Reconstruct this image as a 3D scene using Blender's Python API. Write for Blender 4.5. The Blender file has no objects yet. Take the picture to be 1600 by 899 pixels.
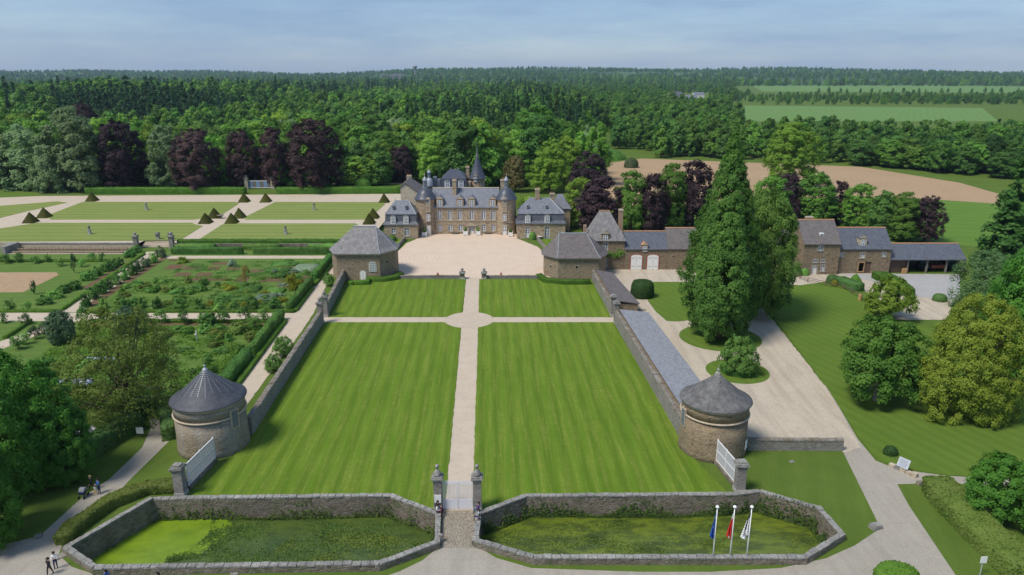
import bpy, math, random
import numpy as np
from mathutils import Vector, Matrix, geometry

sc = bpy.context.scene
# ------------------------------------------------------------------ camera
F, CX, CY, CAMH = 1130.0, 800.0, 449.5, 42.0
PIT = math.atan((CY - 112) / F)
cam_d = bpy.data.cameras.new('camera')
cam_d.sensor_fit = 'HORIZONTAL'; cam_d.sensor_width = 36; cam_d.lens = 36 * F / 1600
cam_d.clip_end = 30000; cam_d.clip_start = 0.5
cam = bpy.data.objects.new('camera', cam_d); sc.collection.objects.link(cam)
cam.location = (0, 0, CAMH); cam.rotation_euler = (math.pi / 2 - PIT, 0, 0)
sc.camera = cam
# ------------------------------------------------------------------ sky and sun
SUN_EL, SUN_AZ = math.radians(57), math.radians(236)      # azimuth clockwise from +Y: from the left, a little behind the camera
world = bpy.data.worlds.new('World'); sc.world = world; world.use_nodes = True
wn = world.node_tree.nodes; wl = world.node_tree.links; wn.clear()
sky = wn.new('ShaderNodeTexSky'); sky.sky_type = 'NISHITA'; sky.sun_disc = False
sky.sun_elevation = SUN_EL; sky.sun_rotation = SUN_AZ; sky.air_density = 1.0; sky.dust_density = .6; sky.ozone_density = 3.0
tc = wn.new('ShaderNodeTexCoord'); mp = wn.new('ShaderNodeMapping'); mp.inputs['Scale'].default_value = (1.3, 1.3, 9.0)
nz = wn.new('ShaderNodeTexNoise'); nz.inputs['Scale'].default_value = 1.6; nz.inputs['Detail'].default_value = 7; nz.inputs['Roughness'].default_value = 0.62
rp = wn.new('ShaderNodeValToRGB'); rp.color_ramp.elements[0].position = 0.36; rp.color_ramp.elements[0].color = (.62, .62, .62, 1)
rp.color_ramp.elements[1].position = 0.72; rp.color_ramp.elements[1].color = (.93, .93, .93, 1)
mx = wn.new('ShaderNodeMix'); mx.data_type = 'RGBA'; mx.inputs['B'].default_value = (1.27, 1.98, 3.2, 1)
bg = wn.new('ShaderNodeBackground'); bg.inputs['Strength'].default_value = 0.105
wo = wn.new('ShaderNodeOutputWorld')
wl.new(tc.outputs['Generated'], mp.inputs['Vector']); wl.new(mp.outputs[0], nz.inputs['Vector']); wl.new(nz.outputs['Fac'], rp.inputs[0])
wl.new(rp.outputs[0], mx.inputs['Factor']); wl.new(sky.outputs[0], mx.inputs['A']); wl.new(mx.outputs['Result'], bg.inputs['Color']); wl.new(bg.outputs[0], wo.inputs['Surface'])
sun_d = bpy.data.lights.new('sun', 'SUN'); sun_d.energy = 2.35; sun_d.angle = math.radians(18.0); sun_d.color = (1, .95, .86)
sun = bpy.data.objects.new('sun', sun_d); sc.collection.objects.link(sun)
sd = Vector((math.sin(SUN_AZ) * math.cos(SUN_EL), math.cos(SUN_AZ) * math.cos(SUN_EL), math.sin(SUN_EL)))
sun.rotation_euler = sd.to_track_quat('Z', 'Y').to_euler(); sun.location = (-60, -30, 120)
sc.view_settings.view_transform = 'Standard'; sc.view_settings.look = 'None'; sc.view_settings.gamma = 1
sc.view_settings.exposure = 0.76
sc.cycles.max_bounces = 6; sc.cycles.volume_bounces = 0; sc.cycles.transparent_max_bounces = 8
sc.cycles.diffuse_bounces = 4; sc.cycles.caustics_reflective = False; sc.cycles.caustics_refractive = False

# ------------------------------------------------------------------ ground geometry helpers (survey of the photograph onto the ground plane)
def _ray(px, py):
    r = (px - CX) / F; u = -(py - CY) / F
    return (r, math.cos(PIT) + u * math.sin(PIT), -math.sin(PIT) + u * math.cos(PIT))
def G(px, py, z=0.0):
    d = _ray(px, py); t = (z - CAMH) / d[2]
    return (d[0] * t, d[1] * t)
def zat(py, Y):
    d = _ray(800, py); return CAMH + d[2] * Y / d[1]
def xat(px, py, Y):
    d = _ray(px, py); return d[0] * Y / d[1]
def mpp(Y, z=0): return (Y * math.cos(PIT) + (CAMH - z) * math.sin(PIT)) / F     # metres per photo pixel
TZ = 1.2            # the parterre terrace lies above the kitchen garden

# ------------------------------------------------------------------ objects
COL = sc.collection
def link(o, parent=None):
    COL.objects.link(o)
    if parent is not None:
        o.parent = parent
        o.matrix_parent_inverse = Matrix.Translation(-parent.location) if parent.type == 'EMPTY' and parent.parent is None and parent.rotation_euler[2] == 0 else Matrix.Identity(4)
    return o
def tag(o, label=None, cat=None, group=None, kind=None):
    if label: o['label'] = label
    if cat: o['category'] = cat
    if group: o['group'] = group
    if kind: o['kind'] = kind
    return o
def empty(name, loc, label=None, cat=None, group=None):
    o = bpy.data.objects.new(name, None); o.location = loc; o.empty_display_size = 0.5
    COL.objects.link(o); return tag(o, label, cat, group)

class MB:
    def __init__(s): s.v = []; s.f = []; s.m = []
    def add(s, vs, fs, mi=0):
        b = len(s.v); s.v.extend([tuple(v) for v in vs])
        for f in fs: s.f.append(tuple(b + i for i in f)); s.m.append(mi)
    def poly(s, pts, mi=0): s.add(pts, [tuple(range(len(pts)))], mi)
    def box(s, x0, x1, y0, y1, z0, z1, mi=0):
        v = [(x0,y0,z0),(x1,y0,z0),(x1,y1,z0),(x0,y1,z0),(x0,y0,z1),(x1,y0,z1),(x1,y1,z1),(x0,y1,z1)]
        s.add(v, [(3,2,1,0),(4,5,6,7),(0,1,5,4),(1,2,6,5),(2,3,7,6),(3,0,4,7)], mi)
    def obox(s, c, u, hw, hd, z0, z1, mi=0):         # box along direction u (2D), half width hw along u, half depth hd across
        ux, uy = u; nx, ny = uy, -ux
        p = [(c[0]+a*hw*ux+b*hd*nx, c[1]+a*hw*uy+b*hd*ny) for a, b in ((-1,1),(1,1),(1,-1),(-1,-1))]
        s.prism(p, z0, z1, mi)
    def prism(s, pts, z0, z1, mi=0, top=True, bot=True):
        n = len(pts); v = [(p[0],p[1],z0) for p in pts] + [(p[0],p[1],z1) for p in pts]
        f = [(i, (i+1) % n, n+(i+1) % n, n+i) for i in range(n)]
        if top: f.append(tuple(range(n, 2*n)))
        if bot: f.append(tuple(range(n-1, -1, -1)))
        s.add(v, f, mi)
    def loft(s, rings, mi=0, cap0=False, cap1=False):
        n = len(rings[0]); v = [p for r in rings for p in r]; f = []
        for k in range(len(rings)-1):
            for i in range(n): f.append((k*n+i, k*n+(i+1) % n, (k+1)*n+(i+1) % n, (k+1)*n+i))
        if cap0: f.append(tuple(range(n-1, -1, -1)))
        if cap1: f.append(tuple(range((len(rings)-1)*n, len(rings)*n)))
        s.add(v, f, mi)
    def lathe(s, cx, cy, prof, n=24, mi=0, rot=0.0):
        s.loft([[(cx+r*math.cos(rot+2*math.pi*i/n), cy+r*math.sin(rot+2*math.pi*i/n), z) for i in range(n)] for r, z in prof], mi, True, True)
    def tube(s, p0, p1, r0, r1=None, n=6, mi=0):
        r1 = r0 if r1 is None else r1
        p0 = Vector(p0); p1 = Vector(p1); d = (p1-p0)
        if d.length < 1e-6: return
        d.normalize(); a = d.orthogonal().normalized(); b = d.cross(a)
        R = []
        for p, r in ((p0, r0), (p1, r1)):
            R.append([tuple(p + (a*math.cos(2*math.pi*i/n)+b*math.sin(2*math.pi*i/n))*r) for i in range(n)])
        s.loft(R, mi, True, True)
    def build(s, name, mats, parent=None, smooth=False):
        me = bpy.data.meshes.new(name); me.from_pydata(s.v, [], s.f)
        for m in (mats if isinstance(mats, (list, tuple)) else [mats]): me.materials.append(m)
        me.polygons.foreach_set('material_index', s.m)
        if smooth: me.polygons.foreach_set('use_smooth', [True]*len(s.f))
        me.update()
        o = bpy.data.objects.new(name, me); return link(o, parent)
def np_mesh(name, v, quads, mats, mi=None):
    me = bpy.data.meshes.new(name); n = len(v); q = len(quads)
    me.vertices.add(n); me.vertices.foreach_set('co', np.asarray(v, dtype=np.float32).ravel())
    me.loops.add(q*4); me.loops.foreach_set('vertex_index', np.asarray(quads, dtype=np.int32).ravel())
    me.polygons.add(q); me.polygons.foreach_set('loop_start', np.arange(0, q*4, 4, dtype=np.int32))
    me.polygons.foreach_set('loop_total', np.full(q, 4, dtype=np.int32))
    for m in mats: me.materials.append(m)
    if mi is not None: me.polygons.foreach_set('material_index', np.asarray(mi, dtype=np.int32))
    me.update(calc_edges=True); me.validate(); return me

# ------------------------------------------------------------------ materials
def new_mat(name):
    m = bpy.data.materials.new(name); m.use_nodes = True
    nt = m.node_tree; b = nt.nodes['Principled BSDF']; b.inputs['Specular IOR Level'].default_value = 0.25
    return m, nt, b
def N(nt, t, **kw):
    n = nt.nodes.new(t)
    for k, v in kw.items():
        if k in n.inputs: n.inputs[k].default_value = v
        else: setattr(n, k, v)
    return n
def ramp(nt, fac, stops):
    r = N(nt, 'ShaderNodeValToRGB'); e = r.color_ramp.elements
    e[0].position, e[0].color = stops[0][0], (*stops[0][1], 1); e[1].position, e[1].color = stops[-1][0], (*stops[-1][1], 1)
    for p, c in stops[1:-1]:
        k = e.new(p); k.color = (*c, 1)
    nt.links.new(fac, r.inputs[0]); return r.outputs[0]
def mapped(nt, scale=(1,1,1), rot=(0,0,0), src='Position'):
    if src == 'Position': c = N(nt, 'ShaderNodeNewGeometry').outputs['Position']
    else: c = N(nt, 'ShaderNodeTexCoord').outputs[src]
    m = N(nt, 'ShaderNodeMapping'); m.inputs['Scale'].default_value = scale; m.inputs['Rotation'].default_value = rot
    nt.links.new(c, m.inputs[0]); return m.outputs[0]
def noise(nt, vec, scale, detail=4, rough=.55, dist=0):
    n = N(nt, 'ShaderNodeTexNoise'); n.inputs['Scale'].default_value = scale; n.inputs['Detail'].default_value = detail
    n.inputs['Roughness'].default_value = rough; n.inputs['Distortion'].default_value = dist
    nt.links.new(vec, n.inputs['Vector']); return n.outputs['Fac']
def mixc(nt, fac, a, b, mode='MIX'):
    m = N(nt, 'ShaderNodeMix', data_type='RGBA', blend_type=mode)
    for s, x in (('Factor', fac), ('A', a), ('B', b)):
        if hasattr(x, 'links') or isinstance(x, bpy.types.NodeSocket): nt.links.new(x, m.inputs[s])
        else: m.inputs[s].default_value = x if s == 'Factor' else (*x, 1)
    return m.outputs['Result']
def math_(nt, op, a, b=0.0):
    m = N(nt, 'ShaderNodeMath', operation=op)
    for i, x in enumerate((a, b)):
        if isinstance(x, bpy.types.NodeSocket): nt.links.new(x, m.inputs[i])
        else: m.inputs[i].default_value = x
    return m.outputs[0]
def bump(nt, b, h, strength=.4, dist=.05):
    n = N(nt, 'ShaderNodeBump'); n.inputs['Strength'].default_value = strength; n.inputs['Distance'].default_value = dist
    nt.links.new(h, n.inputs['Height']); nt.links.new(n.outputs[0], b.inputs['Normal'])
def flat(name, col, rough=.6, var=.15, scale=3.0, metal=0):
    m, nt, b = new_mat(name); v = mapped(nt)
    f = noise(nt, v, scale, 5)
    c = ramp(nt, f, [(.25, tuple(x*(1-var) for x in col)), (.75, tuple(min(1, x*(1+var)) for x in col))])
    nt.links.new(c, b.inputs['Base Color']); b.inputs['Roughness'].default_value = rough; b.inputs['Metallic'].default_value = metal
    return m
def stone(name, cols, mortar, scale=2.4, stain=(.25,.24,.22), stain_amt=.35, flatz=1.7, moss=None):
    m, nt, b = new_mat(name); v = mapped(nt, (1, 1, flatz))
    wob = N(nt, 'ShaderNodeTexNoise', Scale=1.7, Detail=2.0); nt.links.new(v, wob.inputs['Vector'])
    vv = N(nt, 'ShaderNodeVectorMath', operation='MULTIPLY_ADD'); nt.links.new(wob.outputs['Color'], vv.inputs[0]); vv.inputs[1].default_value = (.25,.25,.25); nt.links.new(v, vv.inputs[2])
    vo = N(nt, 'ShaderNodeTexVoronoi', Scale=scale); nt.links.new(vv.outputs[0], vo.inputs['Vector'])
    ve = N(nt, 'ShaderNodeTexVoronoi', feature='DISTANCE_TO_EDGE', Scale=scale); nt.links.new(vv.outputs[0], ve.inputs['Vector'])
    sep = N(nt, 'ShaderNodeSeparateColor'); nt.links.new(vo.outputs['Color'], sep.inputs[0])
    n = len(cols); c = ramp(nt, sep.outputs[0], [(i/(n-1), k) for i, k in enumerate(cols)])
    fine = noise(nt, v, 9, 5, .7); c = mixc(nt, math_(nt, 'MULTIPLY', fine, .5), c, tuple(x*.6 for x in cols[0]))
    edge = ramp(nt, ve.outputs['Distance'], [(.02, (1,1,1)), (.10, (0,0,0))])
    c = mixc(nt, math_(nt, 'MULTIPLY', edge, .75), c, mortar)
    big = ramp(nt, noise(nt, mapped(nt, (1,1,.35)), .35, 6, .65), [(.42, (0,0,0)), (.72, (1,1,1))])
    c = mixc(nt, math_(nt, 'MULTIPLY', big, stain_amt), c, stain)
    if moss:
        mo = ramp(nt, noise(nt, mapped(nt), .8, 6, .7), [(.5, (0,0,0)), (.62, (1,1,1))]); c = mixc(nt, math_(nt, 'MULTIPLY', mo, .6), c, moss)
    nt.links.new(c, b.inputs['Base Color']); b.inputs['Roughness'].default_value = .9
    h = math_(nt, 'ADD', ramp(nt, ve.outputs['Distance'], [(.0, (0,0,0)), (.12, (1,1,1))]), math_(nt, 'MULTIPLY', fine, .5))
    bump(nt, b, h, .8, .06); return m
def slate(name, col, lichen, amt, rough=.55, rowh=.28):
    m, nt, b = new_mat(name); v = mapped(nt)
    br = N(nt, 'ShaderNodeTexVoronoi', Scale=1.0); nt.links.new(mapped(nt, (3.4, 3.4, 4.5)), br.inputs['Vector'])
    sep = N(nt, 'ShaderNodeSeparateColor'); nt.links.new(br.outputs['Color'], sep.inputs[0])
    c = ramp(nt, sep.outputs[0], [(0, tuple(x*.78 for x in col)), (1, tuple(x*1.22 for x in col))])
    li = ramp(nt, noise(nt, mapped(nt, (1.2, 1.2, .5)), 1.1, 8, .75), [(.40, (0,0,0)), (.66, (1,1,1))])
    c = mixc(nt, math_(nt, 'MULTIPLY', li, amt), c, lichen)
    w = N(nt, 'ShaderNodeTexWave', wave_type='BANDS', bands_direction='Z', wave_profile='SAW'); w.inputs['Scale'].default_value = .5/rowh*0.62
    w.inputs['Distortion'].default_value = .4; nt.links.new(v, w.inputs['Vector'])
    nt.links.new(c, b.inputs['Base Color']); b.inputs['Roughness'].default_value = rough; b.inputs['Specular IOR Level'].default_value = .4
    bump(nt, b, math_(nt, 'ADD', w.outputs['Fac'], sep.outputs[1]), .5, .02); return m
def gravel(name, cols, scale=.5, fine=9.0, rings=None, tracks=0.0):
    m, nt, b = new_mat(name); v = mapped(nt)
    a = noise(nt, v, scale, 8, .65); c = ramp(nt, a, [(.3, cols[0]), (.7, cols[1])])
    g = noise(nt, v, fine, 3, .8); c = mixc(nt, .5, c, ramp(nt, g, [(.3, tuple(x*.72 for x in cols[0])), (.7, tuple(min(1, x*1.2) for x in cols[1]))]))
    hh = g
    if rings:
        mpn = N(nt, 'ShaderNodeMapping'); mpn.inputs['Location'].default_value = (-rings[0]*rings[2], -rings[1]*rings[3], 0); mpn.inputs['Scale'].default_value = (rings[2], rings[3], 0)
        nt.links.new(N(nt, 'ShaderNodeNewGeometry').outputs['Position'], mpn.inputs[0])
        w = N(nt, 'ShaderNodeTexWave', wave_type='RINGS', rings_direction='Z'); w.inputs['Scale'].default_value = rings[4]; w.inputs['Distortion'].default_value = .6; w.inputs['Detail'].default_value = 2; w.inputs['Detail Scale'].default_value = .5
        nt.links.new(mpn.outputs[0], w.inputs['Vector'])
        c = mixc(nt, math_(nt, 'MULTIPLY', w.outputs['Fac'], .16), c, tuple(x*.66 for x in cols[0])); hh = math_(nt, 'ADD', w.outputs['Fac'], math_(nt, 'MULTIPLY', g, .5))
    blot = ramp(nt, noise(nt, v, .9, 7, .72), [(.52, (0,0,0)), (.74, (1,1,1))]); c = mixc(nt, math_(nt, 'MULTIPLY', blot, .38), c, tuple(x*.66 for x in cols[0]))
    pale_ = ramp(nt, noise(nt, v, 2.3, 5, .75), [(.56, (0,0,0)), (.70, (1,1,1))]); c = mixc(nt, math_(nt, 'MULTIPLY', pale_, .3), c, tuple(min(1, x*1.18) for x in cols[1]))
    if tracks:
        t = ramp(nt, noise(nt, mapped(nt, (1.0, .07, 1)), .9, 4, .6), [(.45, (0,0,0)), (.62, (1,1,1))]); c = mixc(nt, math_(nt, 'MULTIPLY', t, tracks), c, tuple(x*.62 for x in cols[0]))
    nt.links.new(c, b.inputs['Base Color']); b.inputs['Roughness'].default_value = .95
    bump(nt, b, hh, .45, .03); return m
def lawn(name, c0, c1, straw, direction='Y', period=2.0, rotz=0.0, amt=.45, stripe=.5):
    m, nt, b = new_mat(name)
    sxy = (1, .045, 1) if direction == 'Y' else (.045, 1, 1)
    ve = mapped(nt, (1, 1, 1), (0, 0, rotz)); mp2 = N(nt, 'ShaderNodeMapping'); mp2.inputs['Scale'].default_value = sxy; nt.links.new(ve, mp2.inputs[0])
    w = N(nt, 'ShaderNodeTexWave', wave_type='BANDS', bands_direction='X' if direction == 'Y' else 'Y'); w.inputs['Scale'].default_value = .314/period*1.0
    w.inputs['Distortion'].default_value = .9; w.inputs['Detail'].default_value = 3; w.inputs['Detail Scale'].default_value = 1.2; nt.links.new(mp2.outputs[0], w.inputs['Vector'])
    pt = noise(nt, ve, .12, 6, .6)
    c = ramp(nt, pt, [(.3, c0), (.7, c1)])
    dry = ramp(nt, noise(nt, ve, .33, 7, .7), [(.55, (0,0,0)), (.72, (1,1,1))]); c = mixc(nt, math_(nt, 'MULTIPLY', dry, .3), c, (c1[0]*1.7, c1[1]*1.2, c1[2]*1.5))
    c = mixc(nt, math_(nt, 'MULTIPLY', w.outputs['Fac'], stripe), c, tuple(x*.62 for x in c0))
    st = ramp(nt, noise(nt, mp2.outputs[0], 2.1, 6, .72), [(.45, (0,0,0)), (.64, (1,1,1))])
    st = math_(nt, 'MULTIPLY', st, ramp(nt, noise(nt, ve, 1.3, 4, .7), [(.3, (.1,.1,.1)), (.7, (1,1,1))]))
    c = mixc(nt, math_(nt, 'MULTIPLY', st, amt), c, straw)
    g = noise(nt, ve, 4.5, 5, .8); c = mixc(nt, .35, c, mixc(nt, g, tuple(x*.45 for x in c0), tuple(x*1.35 for x in c1)))
    nt.links.new(c, b.inputs['Base Color']); b.inputs['Roughness'].default_value = .95; b.inputs['Specular IOR Level'].default_value = .1
    bump(nt, b, math_(nt, 'ADD', g, noise(nt, ve, 14, 3, .8)), .6, .08); return m
def foliage(name, c0, c1, trans=.25, var=.5, rough=.6, patch=.35):
    m, nt, b = new_mat(name)
    oi = N(nt, 'ShaderNodeObjectInfo'); v = mapped(nt)
    f = noise(nt, v, patch, 4, .7); c = ramp(nt, f, [(.32, c0), (.68, c1)])
    f2 = noise(nt, v, 3.1, 2, .7); c = mixc(nt, math_(nt, 'MULTIPLY', f2, .4), c, tuple(x*.6 for x in c0))
    hs = N(nt, 'ShaderNodeHueSaturation'); nt.links.new(c, hs.inputs['Color'])
    nt.links.new(math_(nt, 'ADD', math_(nt, 'MULTIPLY', oi.outputs['Random'], var), 1-var*.5), hs.inputs['Value'])
    rn2 = math_(nt, 'FRACT', math_(nt, 'MULTIPLY', oi.outputs['Random'], 7.13)); nt.links.new(math_(nt, 'ADD', math_(nt, 'MULTIPLY', rn2, .022), .486), hs.inputs['Hue'])
    nt.links.new(hs.outputs[0], b.inputs['Base Color']); b.inputs['Roughness'].default_value = rough; b.inputs['Specular IOR Level'].default_value = .15
    t = N(nt, 'ShaderNodeBsdfTranslucent'); nt.links.new(hs.outputs[0], t.inputs['Color'])
    ms = N(nt, 'ShaderNodeMixShader'); ms.inputs[0].default_value = trans
    nt.links.new(b.outputs[0], ms.inputs[1]); nt.links.new(t.outputs[0], ms.inputs[2])
    nt.links.new(ms.outputs[0], nt.nodes['Material Output'].inputs['Surface']); return m
M = {}
M['castle_stone'] = stone('castle_stone', [(.24,.165,.10), (.41,.29,.175), (.54,.41,.265), (.34,.265,.19), (.45,.33,.20)], (.57,.48,.36), 1.7, stain=(.22,.17,.125), stain_amt=.35)
M['tower_stone'] = stone('tower_stone', [(.20,.15,.10), (.30,.23,.15), (.36,.28,.18), (.26,.22,.17)], (.37,.33,.27), 2.3, stain=(.33,.33,.33), stain_amt=.55)
M['tower_stone_warm'] = stone('tower_stone_warm', [(.19,.13,.08), (.29,.21,.12), (.35,.26,.15), (.26,.20,.14)], (.36,.30,.22), 2.3, stain=(.20,.17,.13), stain_amt=.4)
M['pavilion_stone'] = stone('pavilion_stone', [(.20,.145,.09), (.30,.225,.14), (.37,.285,.185), (.26,.20,.14)], (.40,.34,.26), 2.2, stain=(.20,.17,.13), stain_amt=.35)
M['farm_stone'] = stone('farm_stone', [(.17,.115,.065), (.25,.18,.105), (.33,.24,.14), (.23,.18,.125)], (.34,.28,.20), 1.8, stain=(.17,.14,.11), stain_amt=.45)
M['pale_stone'] = stone('pale_stone', [(.48,.40,.28), (.58,.49,.36), (.44,.36,.25), (.53,.44,.32)], (.58,.51,.40), 1.6, stain=(.3,.25,.18), stain_amt=.25)
M['wall_stone'] = stone('wall_stone', [(.20,.18,.16), (.29,.27,.24), (.35,.33,.30), (.24,.21,.18)], (.33,.31,.28), 2.6, stain=(.17,.15,.12), stain_amt=.45)
M['moat_stone'] = stone('moat_stone', [(.15,.12,.09), (.24,.195,.15), (.32,.275,.22), (.19,.15,.115)], (.28,.25,.20), 2.2, stain=(.10,.085,.07), stain_amt=.55, moss=(.09,.12,.04))
M['coping'] = stone('coping', [(.19,.18,.165), (.30,.29,.27), (.24,.23,.21)], (.20,.19,.17), 2.2, stain=(.47,.45,.41), stain_amt=.55, flatz=1.0)
M['mossy_coping'] = stone('mossy_coping', [(.17,.14,.11), (.25,.21,.17), (.21,.18,.13)], (.28,.26,.23), 3.0, stain=(.38,.36,.33), stain_amt=.5, flatz=1.0, moss=(.13,.10,.05))
M['dressed'] = flat('dressed', (.42,.35,.26), .85, .22, 2.5)
M['grey_dressed'] = flat('grey_dressed', (.37,.35,.32), .85, .3, 3.0)
M['slate_blue'] = slate('slate_blue', (.085,.092,.115), (.16,.165,.175), .35, .45)
M['slate_castle'] = slate('slate_castle', (.13,.14,.17), (.24,.24,.25), .5, .5)
M['slate_dark'] = slate('slate_dark', (.055,.062,.085), (.11,.115,.13), .3, .38)
M['slate_old'] = slate('slate_old', (.15,.14,.145), (.30,.285,.26), .7, .75)
M['slate_brown'] = slate('slate_brown', (.11,.095,.095), (.20,.175,.155), .5, .75)
M['slate_tower'] = slate('slate_tower', (.05,.053,.068), (.11,.11,.115), .5, .6)
M['slate_lichen'] = slate('slate_lichen', (.085,.08,.08), (.20,.195,.185), .75, .8)
M['shed_slate'] = slate('shed_slate', (.225,.23,.25), (.26,.265,.28), .35, .6, .5)
M['lead'] = flat('lead', (.30,.32,.35), .45, .2, 2, .15)
M['white'] = flat('white', (.78,.77,.75), .5, .06, 4)
M['cream_paint'] = flat('cream_paint', (.74,.72,.68), .6, .08, 4)
M['screen_grey'] = flat('screen_grey', (.50,.49,.50), .6, .18, 5)
M['gate_white'] = flat('gate_white', (.72,.70,.71), .5, .08, 6)
M['wood'] = flat('wood', (.13,.085,.06), .8, .35, 5)
M['old_wood'] = flat('old_wood', (.19,.165,.14), .85, .3, 5)
M['new_wood'] = flat('new_wood', (.45,.27,.12), .7, .2, 5)
M['terracotta'] = flat('terracotta', (.40,.21,.11), .85, .3, 3)
M['redbrick'] = flat('redbrick', (.30,.11,.075), .85, .3, 8)
M['brickmix'] = flat('brickmix', (.34,.23,.16), .85, .4, 6)
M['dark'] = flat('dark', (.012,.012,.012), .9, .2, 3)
M['glassm'], _nt, _b = new_mat('glassm'); _b.inputs['Base Color'].default_value = (.20,.23,.29,1); _b.inputs['Roughness'].default_value = .08; _b.inputs['Specular IOR Level'].default_value = .8  # bluish base colour carries a painted reflection of the sky
M['curtain'] = flat('curtain', (.42,.40,.38), .5, .25, 1.2)
M['cream_stone'] = stone('cream_stone', [(.55,.46,.33), (.66,.57,.43), (.5,.41,.29), (.6,.5,.37)], (.66,.58,.46), 1.6, stain=(.4,.33,.24), stain_amt=.2)
M['soil'] = flat('soil', (.13,.08,.042), .95, .3, 2)
M['lantern_glass'] = flat('lantern_glass', (.16,.20,.25), .3, .2, 2)
M['bluegate'] = flat('bluegate', (.20,.29,.45), .5, .2, 2)
M['bluegreen'] = flat('bluegreen', (.05,.10,.09), .6, .2, 2)
M['redmetal'] = flat('redmetal', (.26,.07,.04), .6, .3, 3)
M['steel'] = flat('steel', (.55,.56,.58), .4, .1, 3, .4)
M['bark'] = flat('bark', (.11,.085,.06), .95, .4, 6)
M['palebark'] = flat('palebark', (.25,.23,.2), .95, .3, 6)
M['gravel_path'] = gravel('gravel_path', ((.42,.345,.26), (.53,.44,.34)))
M['court_gravel'] = gravel('court_gravel', ((.53,.415,.315), (.64,.51,.395)), .28, 6.0, rings=(-9.0, 167.0, 1.0, .95, .32))
M['circle_gravel'] = gravel('circle_gravel', ((.42,.345,.26), (.53,.44,.34)), .5, 9, rings=(-7.6, 120.6, 1.0, 1.0, .5))
M['drive'] = gravel('drive', ((.38,.32,.245), (.51,.435,.34)), .22, 5.0, tracks=.3)
M['road'] = gravel('road', ((.285,.255,.21), (.37,.335,.28)), .25, 7.0, tracks=.18)
M['dirt_path'] = gravel('dirt_path', ((.29,.25,.19), (.40,.34,.26)), .5, 6.0)
M['yard'] = gravel('yard', ((.30,.29,.28), (.38,.37,.36)), .3, 6.0)
M['cobbles'] = stone('cobbles', [(.25,.21,.16), (.36,.31,.24), (.42,.36,.28), (.30,.26,.2)], (.22,.19,.14), 4.0, stain=(.3,.26,.2), stain_amt=.3, flatz=1.0)
M['ploughed'] = gravel('ploughed', ((.33,.22,.125), (.40,.28,.165)), .03, .9, tracks=.12)
M['lawn_main'] = lawn('lawn_main', (.088,.162,.012), (.13,.215,.02), (.34,.32,.08), 'Y', 1.9, math.radians(-2.0), .62, .62)
M['lawn_parterre'] = lawn('lawn_parterre', (.175,.23,.055), (.22,.27,.07), (.33,.33,.12), 'X', 4.2, 0, .7, .7)
M['lawn_right'] = lawn('lawn_right', (.085,.15,.018), (.12,.19,.027), (.15,.16,.06), 'Y', 1.8, math.radians(-22), .35, .4)
M['grass'] = lawn('grass', (.07,.12,.018), (.105,.165,.027), (.2,.19,.06), 'Y', 3, .3, .35, .2)
M['garden_grass'] = lawn('garden_grass', (.085,.15,.03), (.125,.20,.04), (.20,.21,.07), 'X', 2.5, 0, .4, .35)
M['field_green'] = lawn('field_green', (.12,.215,.06), (.145,.245,.07), (.16,.24,.08), 'Y', 6, .5, .3, .25)
M['field_bright'] = lawn('field_bright', (.09,.18,.025), (.12,.21,.035), (.16,.2,.06), 'X', 6, .2, .3, .25)
def _duck(name, c0, c1, dark, lo, hi):
    m, nt, b = new_mat(name); v = mapped(nt)
    c = ramp(nt, noise(nt, v, .5, 6, .6, 1.0), [(.3, c0), (.7, c1)])
    k = ramp(nt, noise(nt, mapped(nt, (.6, 1.4, 1)), .55, 7, .68), [(lo, (0,0,0)), (hi, (1,1,1))])
    c = mixc(nt, math_(nt, 'MULTIPLY', k, .85), c, dark)
    g = noise(nt, v, 7, 4, .8); c = mixc(nt, .3, c, mixc(nt, g, tuple(x*.6 for x in c0), tuple(x*1.2 for x in c1)))
    nt.links.new(c, b.inputs['Base Color']); b.inputs['Roughness'].default_value = .32; b.inputs['Specular IOR Level'].default_value = .45; bump(nt, b, g, .25, .02); return m
M['duckweed'] = _duck('duckweed', (.13,.215,.01), (.19,.275,.016), (.06,.12,.012), .46, .7)
M['algae'] = _duck('algae', (.085,.125,.012), (.14,.175,.018), (.018,.032,.012), .44, .57)
M['olive_water'] = _duck('olive_water', (.045,.075,.015), (.085,.12,.022), (.02,.045,.012), .45, .62)
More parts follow.
